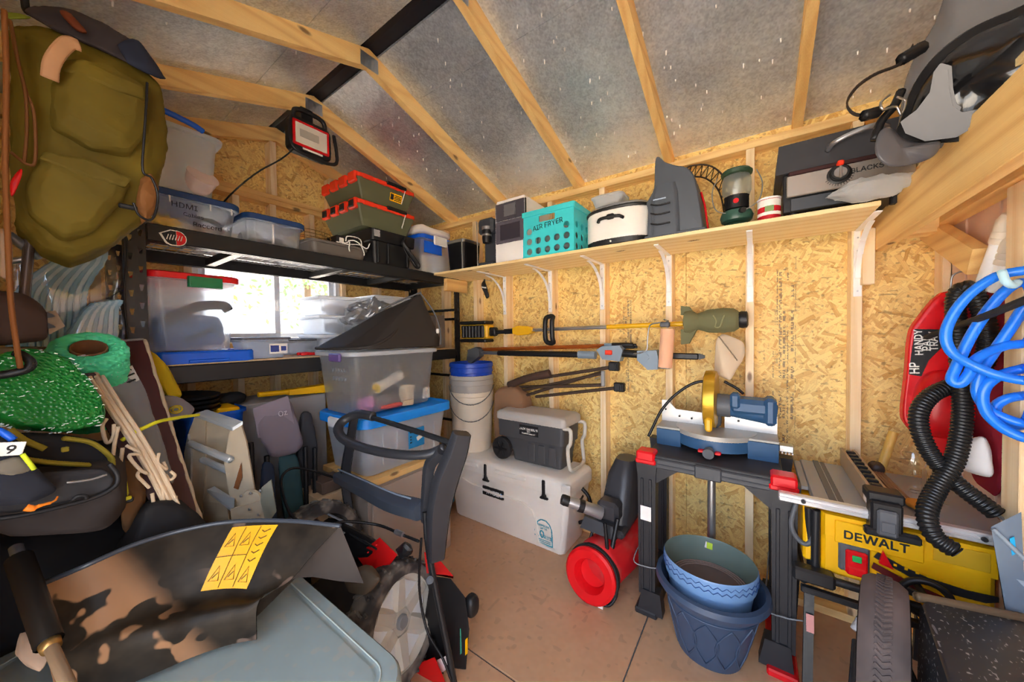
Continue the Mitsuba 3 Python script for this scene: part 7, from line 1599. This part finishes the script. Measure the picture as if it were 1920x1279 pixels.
one('dark_block', box(.83, .95, 1.76, 1.88, .601, .66, .004), mat('block_brown', '57473c', .7), 'small brown block on the tan carton', 'block')
k = thing('storage_tote', 'big translucent grey tote with bright blue lid and white latch, standing on the low cabinet', 'storage tote')
x0, x1, y0, y1 = .99, 1.575, 1.64, 2.07
P(k, 'tub', shell(x0, x1, y0, y1, .642, .925, .03, .05), MILKY, 40)
P(k, 'lid', lidmesh(x0, x1, y0, y1, .945, .05, .03, .07, 5, .006), SKYB, 40, 'bright blue lid')
P(k, 'latch', box(x0 - .045, x0 - .028, 1.80, 1.93, .895, .955, .008), WHITEP, 30, 'white latch')
P(k, 'grey_liner', box(1.05, 1.52, 1.70, 2.02, .66, .90, .02), mat('liner_grey', '9d9ca0', .8), 30)
for i in range(5):
    P(k, 'rib', box(1.10 + i * .09, 1.108 + i * .09, y0 + .006, y0 + .02, .69, .89, .002), MILKY, False)
lb = P(k, 'label_sticker', box(1.262, 1.375, y0 - .004, y0 + .001, .735, .845, .001), mat('label_cyan', '1f86c4', .5), False, 'blue product label')
P(lb, 'print', cat(box(1.27, 1.315, y0 - .0055, y0 - .004, .825, .838), box(1.27, 1.282, y0 - .0055, y0 - .004, .80, .806), box(1.27, 1.282, y0 - .0055, y0 - .004, .783, .789), box(1.27, 1.282, y0 - .0055, y0 - .004, .766, .772)), INK, False)
P(lb, 'picture', tr(box(-.026, .026, -.012, .012, 0, .002), frame((1.343, y0 - .004, .79), (.9, 0, .35), (-.3, 0, .9))), WHITEL, False)
k = thing('storage_tote', 'clear tote with purple latch full of packets, standing on the bright blue lid', 'storage tote')
x0, x1, y0, y1 = .955, 1.52, 1.675, 2.06
P(k, 'tub', shell(x0, x1, y0, y1, .972, 1.305, .028, .05), CLEAR, 40)
P(k, 'rim', loft([lev(rr(x1 - x0 + a, y1 - y0 + a, .06, 5, (x0 + x1) / 2, (y0 + y1) / 2), z) for a, z in ((.026, 1.288), (.036, 1.29), (.036, 1.308), (.02, 1.312), (.0, 1.312), (.0, 1.29), (.026, 1.288))]), MILKY, 40)
P(k, 'latch', box(x0 - .036, x0 - .02, 1.74, 1.85, 1.262, 1.306, .006), mat('latch_purple', '5b4580', .4), 30, 'purple latch')
P(k, 'writing', cat([tube(spline([(x0 - .002 + .003 * r, 1.88 - .03 * i, 1.20 - .045 * r), (x0 - .002 + .003 * r, 1.872 - .03 * i, 1.225 - .045 * r), (x0 - .002 + .003 * r, 1.865 - .03 * i, 1.205 - .045 * r), (x0 - .002 + .003 * r, 1.858 - .03 * i, 1.222 - .045 * r)], 4), .0012, 4) for r in range(2) for i in range(5)]), mat('marker_grey', '6d7a86', .6), False, 'faint marker writing')
one('paper_roll', cat(cyl((1.13, 1.74, 1.10), (1.33, 1.80, 1.15), .032, n=20)), CREAM, 'cream paper roll lying in the clear tote with purple latch', 'roll', smooth=30)
one('roll_end', cyl((1.128, 1.739, 1.0995), (1.131, 1.74, 1.1005), .028, n=20), YELLOW, 'yellow end plug of the cream paper roll', 'plug')
one('seed_box', rot(box(1.27, 1.355, 1.70, 1.74, .975, 1.10, .003), 4, (0, 1, 0), (1.3, 1.7, 1.0)), mat('box_sand', 'c9b190', .7), 'sand coloured printed box in the clear tote with purple latch', 'box')
one('dark_carton', rot(box(1.355, 1.44, 1.71, 1.76, .99, 1.22, .003), 18, (0, 1, 0), (1.40, 1.7, 1.1)), mat('box_graphite', '55524f', .6), 'tilted graphite box in the clear tote with purple latch', 'box')
one('cream_carton', box(1.445, 1.50, 1.72, 1.80, .99, 1.06, .003), CREAM, 'small cream box at the right end of the clear tote with purple latch', 'box')
one('grey_packet', crumple(blob((1.19, 1.76, 1.02), (.09, .06, .04)), .012, 18, 2), mat('packet_taupe', '6d6560', .7), 'taupe packet at the bottom of the clear tote with purple latch', 'packet', smooth=True)
one('pink_packet', crumple(blob((1.07, 1.75, 1.02), (.045, .05, .04)), .012, 22, 4), mat('packet_pink', 'c77fa6', .6), 'pink packet in the left of the clear tote with purple latch', 'packet', smooth=True)
one('red_packet', crumple(blob((1.20, 1.715, .992), (.08, .025, .015)), .006, 30, 4), mat('packet_red', 'c3564f', .6), 'red and white packet strip low in the clear tote with purple latch', 'packet', smooth=True)
# black grass bag on top
k = thing('grass_bag', 'black fabric mower grass bag lying on the clear tote with purple latch', 'grass bag')
GBM = mat('bag_black', '2b2623', .7)
A, Bk, C_, D_ = V(.93, 2.02, 1.325), V(1.48, 1.78, 1.345), V(1.53, 1.66, 1.322), V(1.05, 1.68, 1.322)
top = V(1.50, 1.80, 1.665)
mid = V(1.28, 1.95, 1.53)
gb = hull([A, A + V(.03, -.06, .01), V(.96, 1.80, 1.322), D_, C_, C_ + V(.02, .02, .06), top, top + V(.01, .1, -.02), V(1.50, 2.03, 1.33), mid, V(1.14, 1.98, 1.44), V(1.0, 2.03, 1.322)])
P(k, 'bag', crumple(sub(sub(sub(gb, 1), 1), 1), .006, 7, 4), GBM, True)
P(k, 'wire_frame', tube(spline([top + V(0, 0, .008), C_ + V(.015, .06, .22), C_ + V(.02, .01, .1), C_ + V(.012, 0, .01)], 6), .005, 7), DKGREY, True)
P(k, 'top_wire', tube(spline([mid + V(0, -.01, .02), (mid + top) / 2 + V(0, -.02, .022), top + V(0, -.01, .01)], 5), .006, 7), DKGREY, True)
P(k, 'lower_hem', tube(spline([A + V(0, -.02, .005), V(.95, 1.82, 1.33), V(1.05, 1.70, 1.335), V(1.18, 1.70, 1.38), V(1.30, 1.74, 1.46)], 6), .009, 8), GBM, True)
P(k, 'clips', cat(cbox((1.545, 1.69, 1.42), (.015, .02, .03), .003)), WHITEL, False)
one('yellow_tool_case', cat(box(1.60, 1.76, 2.14, 2.40, 1.055, 1.085, .006), box(1.60, 1.76, 2.14, 2.40, .78, 1.053, .01)), mat('case_dark', '2b2a28', .6), 'dark case behind the right end of the big translucent tote', 'case')
one('yellow_case_lid', box(1.60, 1.76, 2.135, 2.40, 1.087, 1.115, .006), YELLOW, 'yellow flat box on the dark case behind the big translucent tote', 'box')
one('case_stand', box(1.58, 1.80, 2.13, 2.45, .19, .778, .006), mat('taupe_carton', '7c6a58', .7), 'taupe carton under the dark case behind the bucket stack', 'box')

# ---------------------------------------------------------------- walk behind mower
k = thing('lawn_mower', 'red and black walk behind lawn mower with large grey hubbed wheels and curved handle', 'lawn mower')
HPL = mat('handle_plastic', '2b2c30', .4)
def hbar(pts, r, n=12, flat=1.0, up=None, per=8):
    return tube(spline(pts, per), r, n, flat=flat, upv=up)
# looped grip
P(k, 'grip', cat(hbar([(0.9, 0.9529, 0.9751), (0.86, 1.012, 0.9471), (0.82, 1.135, 0.9348), (0.8, 1.302, 0.9303), (0.8, 1.475, 0.9361), (0.82, 1.574, 0.9634), (0.86, 1.595, 0.9966), (0.9, 1.539, 1.024), (0.91, 1.433, 1.025)], .021, 14, .8)), HPL, True, 'curved grey grip')
P(k, 'bail_bar', hbar([(0.905, 1.511, 1.024), (0.905, 1.195, 1.01), (0.905, 0.9155, 0.9925)], .011, 12), BLACKM, True, 'black bail bar')
def beam(a, wa, ta):
    """swept plate: a list of centre points, widths across the view and thicknesses along it"""
    c = np.array([V(q) for q in a])
    cs = spline(c, 6)
    W = np.interp(np.linspace(0, 1, len(cs)), np.linspace(0, 1, len(wa)), wa)
    T_ = np.interp(np.linspace(0, 1, len(cs)), np.linspace(0, 1, len(ta)), ta)
    t = np.gradient(cs, axis=0)
    R = []
    for i, q in enumerate(cs):
        tt_ = unit(t[i]); v_ = V(.45, .89, 0); s_ = unit(np.cross(tt_, v_)); w_ = np.cross(s_, tt_)
        R.append(np.array([q + s_ * W[i] * x + w_ * T_[i] * y for x, y in ((-1, -.6), (-.75, -1), (.75, -1), (1, -.6), (1, .6), (.75, 1), (-.75, 1), (-1, .6))]))
    return loft(R)
P(k, 'side_arm', beam([(0.91, 0.8759, 1.037), (0.9, 0.8975, 0.9615), (0.885, 0.9371, 0.8584), (0.88, 0.9687, 0.7514), (0.88, 0.983, 0.6451), (0.885, 0.9969, 0.5427)], [.032, .038, .044, .042, .036, .030], [.024, .03, .032, .03, .026, .022]), HPL, 40, 'wide plastic handle arm')
P(k, 'side_arm', beam([(0.915, 1.598, 1.011), (0.92, 1.662, 0.8346), (0.925, 1.713, 0.6862), (0.93, 1.707, 0.5474), (0.93, 1.671, 0.4616)], [.018, .022, .024, .02, .016], [.02, .022, .022, .02, .016]), HPL, 40)
P(k, 'inner_brace', beam([(0.88, 0.9462, 0.9679), (0.875, 1.012, 0.9015), (0.875, 1.033, 0.7975), (0.88, 1.052, 0.6751)], [.022, .020, .018, .016], [.02, .02, .02, .018]), HPL, 40)
P(k, 'cross_panel', beam([(0.91, 1.748, 0.675), (0.885, 1.491, 0.6882), (0.87, 1.266, 0.6938), (0.87, 1.061, 0.7148)], [.024, .026, .028, .030], [.03, .032, .034, .034]), mat('panel_slate', '3f4650', .4), 40, 'slate cross panel')
P(k, 'panel_edge', hbar([(0.885, 1.708, 0.728), (0.86, 1.448, 0.7452), (0.842, 1.206, 0.757), (0.84, 1.085, 0.7663)], .0035, 6), mat('edge_silver', '7d8b9a', .3), True)
P(k, 'right_tube', hbar([(0.9, 1.067, 0.6074), (0.905, 1.051, 0.4813), (0.915, 1.012, 0.2986), (0.92, 0.9729, 0.1438), (0.925, 0.9514, 0.03512)], .0125, 12), BLACKM, True, 'black handle tube')
P(k, 'left_tube', hbar([(0.93, 1.679, 0.5003), (0.935, 1.643, 0.3998), (0.94, 1.552, 0.2678)], .012, 12), BLACKM, True)
P(k, 'arm_clamp', cat(cyl((0.86, 1.027, 0.7227), (0.86, 1.021, 0.6218), .010, n=10), cbox((0.87, 1.031, 0.6653), (.02, .02, .05), .005)), BLACKP, 30)
P(k, 'knob_bolt', cat(cyl((0.885, 1.036, 0.4394), (0.92, 1.064, 0.4111), .014, n=14), cyl((0.875, 1.024, 0.4502), (0.885, 1.036, 0.4394), .007, n=8)), DKGREY, 30)
P(k, 'cable', hbar([(0.93, 1.765, 0.6442), (0.8, 1.768, 0.7326), (0.7, 1.754, 0.7846), (0.645, 1.738, 0.7626), (0.62, 1.65, 0.7021), (0.6, 1.506, 0.6693), (0.66, 1.425, 0.6364), (0.76, 1.408, 0.6133), (0.86, 1.332, 0.5746), (0.87, 1.19, 0.5768), (0.88, 1.092, 0.5766)], .0055, 8), BLACKP, True, 'black control cable')
P(k, 'cable_ferrule', cyl((0.865, 1.219, 0.581), (0.868, 1.174, 0.5812), .011, n=12), STEEL, 30)
P(k, 'throttle_cable', hbar([(0.88, 1.076, 0.593), (0.9, 1.119, 0.3694), (0.9, 1.078, 0.2121), (0.9, 0.9875, 0.1411), (0.91, 0.9529, 0.06819)], .005, 8), BLACKP, True)
# wheels
HUBW = mat('hub_window_pale', 'cfd6da', .4)
HUBM = mat('hub_beige', 'b9b6ac', .45)
def tyre(center, axis, r, w, seed, hub=True):
    kk = P(k, 'wheel', lathe([(r * .74, -w), (r * .90, -w * 1.05), (r * .965, -w * .8), (r * .985, -w * .3), (r * .985, w * .3), (r * .965, w * .8), (r * .90, w * 1.05), (r * .74, w)], 60, center, axis, closed=True), TDR2, 40, 'treaded tyre')
    ax_ = unit(axis)
    t_, a_, b_ = basis(ax_)
    L = []
    N_ = 26
    for i in range(N_):
        a = i * 2 * math.pi / N_
        rad = math.cos(a) * a_ + math.sin(a) * b_
        tan = -math.sin(a) * a_ + math.cos(a) * b_
        for s in (1, -1):
            for off, ln in ((.34, .30), (.80, .18)):
                M = np.eye(4)
                d_ = unit(tan * .55 + s * ax_)
                M[:3, 0], M[:3, 2] = d_, rad
                M[:3, 1] = np.cross(rad, d_)
                M[:3, 3] = V(center) + rad * r * .985 + s * ax_ * w * off - rad * (.012 if off > .5 else 0) * .5
                L.append(tr(box(-w * ln, w * ln, -.0055, .0055, -.006, .006, .002), M))
    g = P(kk, 'tread_blocks', cat(L), TDR2, False)
    labels[g] = {'label': 'raised crossing tread blocks', 'kind': 'stuff'}
    if hub:
        P(kk, 'hub_dish', lathe([(.012, w * .62), (r * .20, w * .62), (r * .23, w * .35), (r * .66, w * .55), (r * .75, w * .98), (r * .76, w * .6), (r * .5, -w * .2), (.012, -w * .2)], 48, center, ax_), HUBM, 40, 'grey beige hub')
        for i in range(6):
            a = i * math.pi / 3 + .35
            rad = math.cos(a) * a_ + math.sin(a) * b_
            tan = -math.sin(a) * a_ + math.cos(a) * b_
            c0 = V(center)
            q = [c0 + rad * r * x + tan * r * y + ax_ * w * z for x, y, z in ((.20, -.10, .75), (.20, .10, .75), (.20, .0, .45), (.70, -.07, .95), (.70, .07, .95), (.70, -.20, .45), (.70, .20, .45), (.22, -.16, .42), (.22, .16, .42))]
            P(kk, 'spoke', hull(q), HUBM, 30)
            a = a + math.pi / 6
            rad = math.cos(a) * a_ + math.sin(a) * b_
            tan = -math.sin(a) * a_ + math.cos(a) * b_
            q = [c0 + rad * r * x + tan * r * y + ax_ * w * z for x, y, z in ((.30, -.05, .50), (.30, .05, .50), (.62, -.17, .60), (.62, .17, .60), (.30, -.05, .40), (.30, .05, .40), (.62, -.17, .40), (.62, .17, .40))]
            P(kk, 'hub_window', hull(q), HUBW, 30)
        P(kk, 'hub_cap', lathe([(.001, w * .92), (r * .10, w * .92), (r * .12, w * .8), (r * .12, w * .6)], 24, center, ax_), GREYP, 40)
    return kk
def mdirt(p, n, uv):
    return mix(mi.Color3f(.035, .034, .034), mi.Color3f(.22, .20, .17), smoothstep(.35, .75, fbm(p.x * 20, p.y * 20, p.z * 20, 3)))
TDR2 = mat('dusty_tyre', mikit.proc(mdirt), .85)
w1c = V(.835, 1.195, .236)
tyre(w1c, (.20, -.95, .20), .222, .054, 1)
tyre((.755, 1.665, .40), (.10, -.98, .16), .215, .05, 2, False)
# deck, engine, rear housing
DK = mat('deck_red', 'cf1a1c', .3)
def mring(x0, x1, y0, y1, z, r):
    return lev(rr(x1 - x0, y1 - y0, r, 5, (x0 + x1) / 2, (y0 + y1) / 2), z)
P(k, 'deck', loft([mring(.62, .97, 1.25, 1.61, .10, .10), mring(.60, .985, 1.245, 1.62, .20, .10), mring(.64, .96, 1.27, 1.60, .30, .10), mring(.70, .90, 1.32, 1.55, .36, .08)]), mat('deck_dark', '2b2624', .7), 45, 'dirty dark deck')
P(k, 'front_apron', hull([V(q) for q in ((0.88, 1.223, -0.02539), (0.92, 1.056, 0.09399), (0.92, 0.9877, 0.01777), (0.88, 1.225, -0.1009), (0.98, 1.125, 0.008817), (0.98, 1.052, -0.07238))]), DK, 40, 'red front apron')
P(k, 'red_fender', hull([V(q) for q in ((0.8, 1.41, 0.4445), (0.84, 1.295, 0.5431), (0.86, 1.204, 0.4924), (0.8, 1.284, 0.4061), (0.8, 1.266, 0.38), (0.9, 1.486, 0.316), (0.98, 1.394, 0.3322), (0.95, 1.452, 0.4249))]), DK, 40, 'red fender')
P(k, 'red_shoulder', hull([V(q) for q in ((0.96, 1.158, 0.467), (0.98, 1.097, 0.4555), (1, 1.024, 0.3929), (0.97, 1.155, 0.3693), (1.08, 1.284, 0.3443), (1.1, 1.127, 0.2797))]), DK, 40)
P(k, 'engine_shroud', crumple(sub(hull([V(q) for q in ((0.82, 2.006, 0.4083), (0.84, 1.809, 0.5149), (0.84, 1.51, 0.5273), (0.84, 1.247, 0.5325), (0.82, 1.23, 0.5002), (0.8, 1.341, 0.4241), (0.78, 1.496, 0.4283), (0.78, 1.913, 0.3861), (1, 2.155, 0.3297), (1, 1.598, 0.3553), (1, 1.509, 0.2776))]), 2), .002, 20, 3), BLACKP, 40, 'black engine shroud')
for a, b in (((0.79, 1.9, 0.4907), (0.785, 1.478, 0.5275)), ((0.8, 1.805, 0.5469), (0.8, 1.438, 0.5688))):
    P(k, 'shroud_strip', tube([a, b], .007, 6, flat=.4), mat('strip_grey', '8b939c', .4), True)
for a, b in (((0.79, 1.444, 0.5318), (0.785, 1.324, 0.5381)), ((0.79, 1.405, 0.5352), (0.785, 1.293, 0.54)), ((0.79, 1.368, 0.5386), (0.785, 1.263, 0.5419)), ((0.79, 1.332, 0.5418), (0.785, 1.234, 0.5437))):
    P(k, 'vent_rib', tube([a, b], .004, 6), BLACKM, True)
for q in ((0.785, 1.263, 0.5397), (0.785, 1.233, 0.5612), (0.78, 1.286, 0.5143)):
    P(k, 'red_mark', cbox(q, (.008, .006, .006), .002), RED, False)
P(k, 'chain_guard', crumple(sub(hull([V(q) for q in ((0.86, 1.24, 0.4905), (0.88, 1.177, 0.5543), (0.9, 1.135, 0.5185), (0.86, 1.206, 0.4471), (0.95, 1.27, 0.487), (0.97, 1.224, 0.4378))]), 2), .008, 40, 3), BLACKM, 20)
P(k, 'rear_housing', hull([V(q) for q in ((0.98, 1.14, 0.358), (1, 1.04, 0.3751), (1.02, 0.9783, 0.3099), (1.03, 0.9665, 0.1735), (1.02, 0.9858, -0.04449), (0.98, 1.061, -0.06416), (0.96, 1.186, 0.06729), (1.15, 1.337, 0.1772), (1.18, 1.132, 0.1389), (1.16, 1.121, -0.2428))]), BLACKP, 30, 'black rear housing')
P(k, 'rear_flap', hull([V(q) for q in ((0.955, 1.233, 0.09511), (0.955, 1.095, 0.1184), (0.955, 1.034, -0.01773), (0.95, 1.18, -0.1346), (1, 1.146, 0.05805), (1, 1.083, -0.08454))]), INK, 30)
P(k, 'barcode_label', hull([V(q) for q in ((0.945, 1.072, 0.05193), (0.945, 1.005, 0.1107), (0.945, 1.001, 0.0609), (0.945, 1.064, -0.006554), (0.95, 1.078, 0.04479), (0.95, 1.011, 0.1039), (0.95, 1.006, 0.05382), (0.95, 1.07, -0.014))]), WHITEL, False, 'white barcode label')
P(k, 'teal_label', hull([V(q) for q in ((1.01, 1.027, 0.1463), (1.01, 0.9958, 0.1779), (1.01, 0.992, 0.07368), (1.01, 1.017, 0.0441), (1.03, 1.048, 0.1215), (1.03, 1.016, 0.1537), (1.03, 1.012, 0.04742))]), mat('label_teal', '3fa08a', .5), False)
P(k, 'yellow_label', hull([V(q) for q in ((1.02, 0.9822, 0.1278), (1.02, 0.9668, 0.1469), (1.02, 0.9682, 0.07869), (1.02, 0.9836, 0.05904), (1.05, 1.011, 0.09035), (1.05, 0.9967, 0.03983))]), YELLOW, False)
P(k, 'height_knob', cat(tr(blob((0, 0, 0), (.032, .028, .045), 2.6), frame((1.06, 0.9802, 0.2488), (1, 0, 0), (0, 1, 0))), cyl((1.06, 0.9802, 0.2488), (1.1, 1.069, 0.1941), .016, n=12)), BLACKP, True)
P(k, 'dirty_guard', crumple(sub(hull([V(q) for q in ((0.66, 1.31, 0.4579), (0.7, 1.155, 0.577), (0.7, 1.059, 0.5471), (0.66, 1.129, 0.4564), (0.64, 1.235, 0.4315), (0.8, 1.32, 0.4594), (0.8, 1.21, 0.4253))]), 2), .004, 20, 5), mat('guard_dirty', '5b5040', .8), 30)

# ---------------------------------------------------------------- grey tote and chute in the foreground
def glid(p, n, uv):
    d = fbm(p.x * 6, p.y * 6, p.z * 3, 4)
    s = smoothstep(.76, .82, noise(p.x * 45, p.y * 45, 3))
    c = mix(mi.Color3f(*lin('8d9b9a')), mi.Color3f(*lin('7f8b89')), d)
    return mix(c, mi.Color3f(*lin('a09686')), s * .35)
GLID = mat('dusty_grey_lid', mikit.proc(glid), .38)
k = thing('storage_tote', 'large grey green storage tote with dusty lid in the left foreground', 'storage tote')
tx0, tx1, ty0, ty1, tz = -.12, .512, .655, 1.56, .60
cx_, cy_ = (tx0 + tx1) / 2, (ty0 + ty1) / 2
P(k, 'tub', shell(tx0 + .02, tx1 - .02, ty0 + .02, ty1 - .02, 0, tz - .03, .05, .06), mat('tub_grey', '6c7775', .5), 40)
L = lambda q, z: lev(rr(tx1 - tx0 - q, ty1 - ty0 - q, .085 - q * .3, 6, cx_, cy_), z)
P(k, 'lid', loft([L(.0, tz - .06), L(-.006, tz - .055), L(.0, tz - .008), L(.012, tz - .001), L(.075, tz), L(.085, tz - .004), L(.10, tz - .004), L(.11, tz), L(.2, tz)]), GLID, 40, 'dusty grey lid')
P(k, 'lid_crease', tube([(x, y, tz + .0004) for x, y in rr(tx1 - tx0 - .078, ty1 - ty0 - .078, .06, 6, cx_, cy_)], .0022, 6, True), mat('crease_pale', 'a3aaa2', .5), True, 'pale worn crease')
# chute
def chute(p, n, uv):
    d = fbm(p.x * 22, p.y * 22, p.z * 22, 4)
    c = mix(mi.Color3f(.007, .005, .0035), mi.Color3f(.035, .025, .016), dr.clip(d * 1.4 - .25, 0, 1))
    m = fbm(p.x * 13 + 2, p.y * 13, p.z * 13 + 5, 3)
    mud = smoothstep(.49, .52, m) * smoothstep(.23, .16, p.x + .5 * (p.z - .70))
    c = mix(c, mi.Color3f(*lin('8f6a4c')), mud)
    m2 = smoothstep(.66, .70, fbm(p.x * 16, p.y * 16 + 9, p.z * 16, 3)) * .35
    return mix(c, mi.Color3f(*lin('93796a')), m2 * smoothstep(.24, .3, p.x))
CHM = mat('dirty_black_steel', mikit.proc(chute), .5, spec=.18)
k = thing('mower_chute', 'large curved black mower chute with mud patches and yellow warning sticker on the grey lid', 'mower chute')
R0 = [(-0.0002218, 1.36, 0.8265), (0.06504, 1.321, 0.85), (0.1463, 1.328, 0.8578), (0.2415, 1.315, 0.856), (0.3416, 1.26, 0.8515), (0.4421, 1.135, 0.8456), (0.5123, 0.9846, 0.846)]
R1 = [(0.002387, 1.329, 0.7738), (0.07179, 1.275, 0.7901), (0.1486, 1.27, 0.7907), (0.235, 1.252, 0.786), (0.3224, 1.198, 0.782), (0.3943, 1.105, 0.788), (0.4509, 1.009, 0.7914)]
R2 = [(0.004772, 1.289, 0.7244), (0.07806, 1.229, 0.7315), (0.152, 1.219, 0.7228), (0.2315, 1.202, 0.7121), (0.2949, 1.147, 0.7142), (0.3484, 1.089, 0.7114), (0.3925, 1.028, 0.7365)]
R3 = [(0.007674, 1.258, 0.6969), (0.08214, 1.191, 0.7046), (0.1493, 1.145, 0.7153), (0.2185, 1.13, 0.7058), (0.2731, 1.088, 0.7046), (0.305, 1.057, 0.7084), (0.3277, 1.041, 0.7201)]
R4 = [(0.01759, 1.232, 0.6204), (0.0927, 1.169, 0.6142), (0.1526, 1.137, 0.6196), (0.2145, 1.122, 0.6167), (0.2658, 1.088, 0.6221), (0.2963, 1.061, 0.6242), (0.3178, 1.039, 0.6248)]
G0 = np.array([R0, R1, R2, R3, R4], float)
Gr = np.array([spline(r, 6) for r in G0])
Gc = np.array([spline(Gr[:, j], 5) for j in range(Gr.shape[1])]).transpose(1, 0, 2)
P(k, 'body', sheet(Gc, (.003, .004, -.003)), CHM, 50)
P(k, 'rim_bead', tube(Gc[0], .006, 8), mat('rim_blackblue', '3b4048', .25), True, 'worn rim')
nu, nv = Gc.shape[1], Gc.shape[0]
def on(u, v, lift=.0):
    x, y = u * (nu - 1), v * (nv - 1)
    i, j = min(int(x), nu - 2), min(int(y), nv - 2)
    fx, fy = x - i, y - j
    q = (Gc[j, i] * (1 - fx) + Gc[j, i + 1] * fx) * (1 - fy) + (Gc[j + 1, i] * (1 - fx) + Gc[j + 1, i + 1] * fx) * fy
    n_ = unit(np.cross(Gc[j, i + 1] - Gc[j, i], Gc[j + 1, i] - Gc[j, i]))
    if np.dot(n_, EYE - q) < 0:
        n_ = -n_
    return q + n_ * lift
def patch(c, lift, n=10):
    """c: four (u, v) corners in order"""
    g = []
    for a in np.linspace(0, 1, n):
        row = []
        for b in np.linspace(0, 1, n):
            u = (c[0][0] * (1 - a) + c[1][0] * a) * (1 - b) + (c[3][0] * (1 - a) + c[2][0] * a) * b
            v = (c[0][1] * (1 - a) + c[1][1] * a) * (1 - b) + (c[3][1] * (1 - a) + c[2][1] * a) * b
            row.append(on(u, v, lift))
        g.append(row)
    return sheet(np.array(g), (0, 0, -.0008))
SC = [(.66, .045), (.80, .035), (.75, .475), (.54, .445)]
stk = P(k, 'warning_sticker', patch(SC, .0022), mat('sticker_amber', 'f0a312', .45), 40, 'yellow warning sticker')
def scq(a, b):
    u = (SC[0][0] * (1 - a) + SC[1][0] * a) * (1 - b) + (SC[3][0] * (1 - a) + SC[2][0] * a) * b
    v = (SC[0][1] * (1 - a) + SC[1][1] * a) * (1 - b) + (SC[3][1] * (1 - a) + SC[2][1] * a) * b
    return on(u, v, .0036)
ln = []
for a in (.34, .66):
    ln.append(tube([scq(a, b) for b in np.linspace(.02, .98, 10)], .0009, 5))
ln.append(tube([scq(a, .5) for a in np.linspace(.0, .66, 8)], .0009, 5))
for ca, cb in ((.17, .24), (.50, .24), (.17, .76), (.50, .76), (.83, .8)):
    ln.append(tube([scq(ca - .10, cb + .10), scq(ca + .10, cb + .10), scq(ca, cb - .12)], .0011, 5, True))
    ln.append(tube([scq(ca - .05, cb + .06), scq(ca + .03, cb - .02)], .0012, 5))
for b in (.10, .22, .34, .46, .58):
    ln.append(tube([scq(.74, b), scq(.80, b + .03), scq(.90, b - .02)], .0013, 5))
P(stk, 'pictograms', cat(ln), mat('sticker_ink', '4a3209', .6), False, 'dark outlines and warning triangles')
F0 = [(0.5123, 0.9846, 0.846), (0.5405, 0.9756, 0.7491), (0.564, 0.9562, 0.656)]
F1 = [(0.4542, 1.016, 0.787), (0.4796, 1.026, 0.7256), (0.5165, 1.006, 0.6704)]
F2 = [(0.3959, 1.037, 0.7322), (0.4253, 1.05, 0.7181), (0.4636, 1.047, 0.698)]
P(k, 'end_flap', sheet(np.array([F0, F1, F2], float), (.003, .004, -.003)), mat('flap_brown', '352d29', .5), 40, 'folded end flap')
P(k, 'end_lip', sheet(np.array([[(0.3377, 1.073, 0.6994), (0.3959, 1.037, 0.7322)], [(0.3256, 1.068, 0.6612), (0.4387, 1.083, 0.7048)]], float), (.002, .003, -.002)), CHM, 40)
# rod with grip
k = thing('crank_rod', 'brass coloured rod with long black grip standing in the lower left corner', 'rod')
ra, rb, rc, rd = V((-0.0281, 1.403, 0.9165)), V((-0.02403, 1.371, 0.8987)), V((0.00926, 1.155, 0.7906)), V((0.0304, 1.02, 0.7502))
P(k, 'tip', cyl(ra, rb, .011, n=14), STEEL, True, 'steel tip')
P(k, 'grip', cyl(rb, rc, .021, .020, 18), mat('grip_black', '191614', .35, clearcoat=.4), True, 'black grip')
P(k, 'ferrule', cyl(rc, rc + (rd - rc) * .12, .0155, .014, 16), mat('brass', 'b58d54', .35, .8), True)
P(k, 'rod', cyl(rc + (rd - rc) * .12, rc + (rd - rc) * 2.2, .010, n=12), mat('rod_tan', '9b8064', .4, .5), True)
one('crumpled_paper', crumple(sub(hull([(-0.02515, 1.29, 0.7782), (-0.002506, 1.275, 0.7728), (0.01406, 1.198, 0.7338), (4.241e-05, 1.183, 0.7113), (-0.03055, 1.227, 0.7446), (-0.01202, 1.312, 0.7129), (-0.0347, 1.284, 0.7335)]), 3), .006, 20, 4), mat('paper_tan', 'a98e78', .85), 'crumpled tan paper scrap behind the brass coloured rod', 'paper', smooth=20)
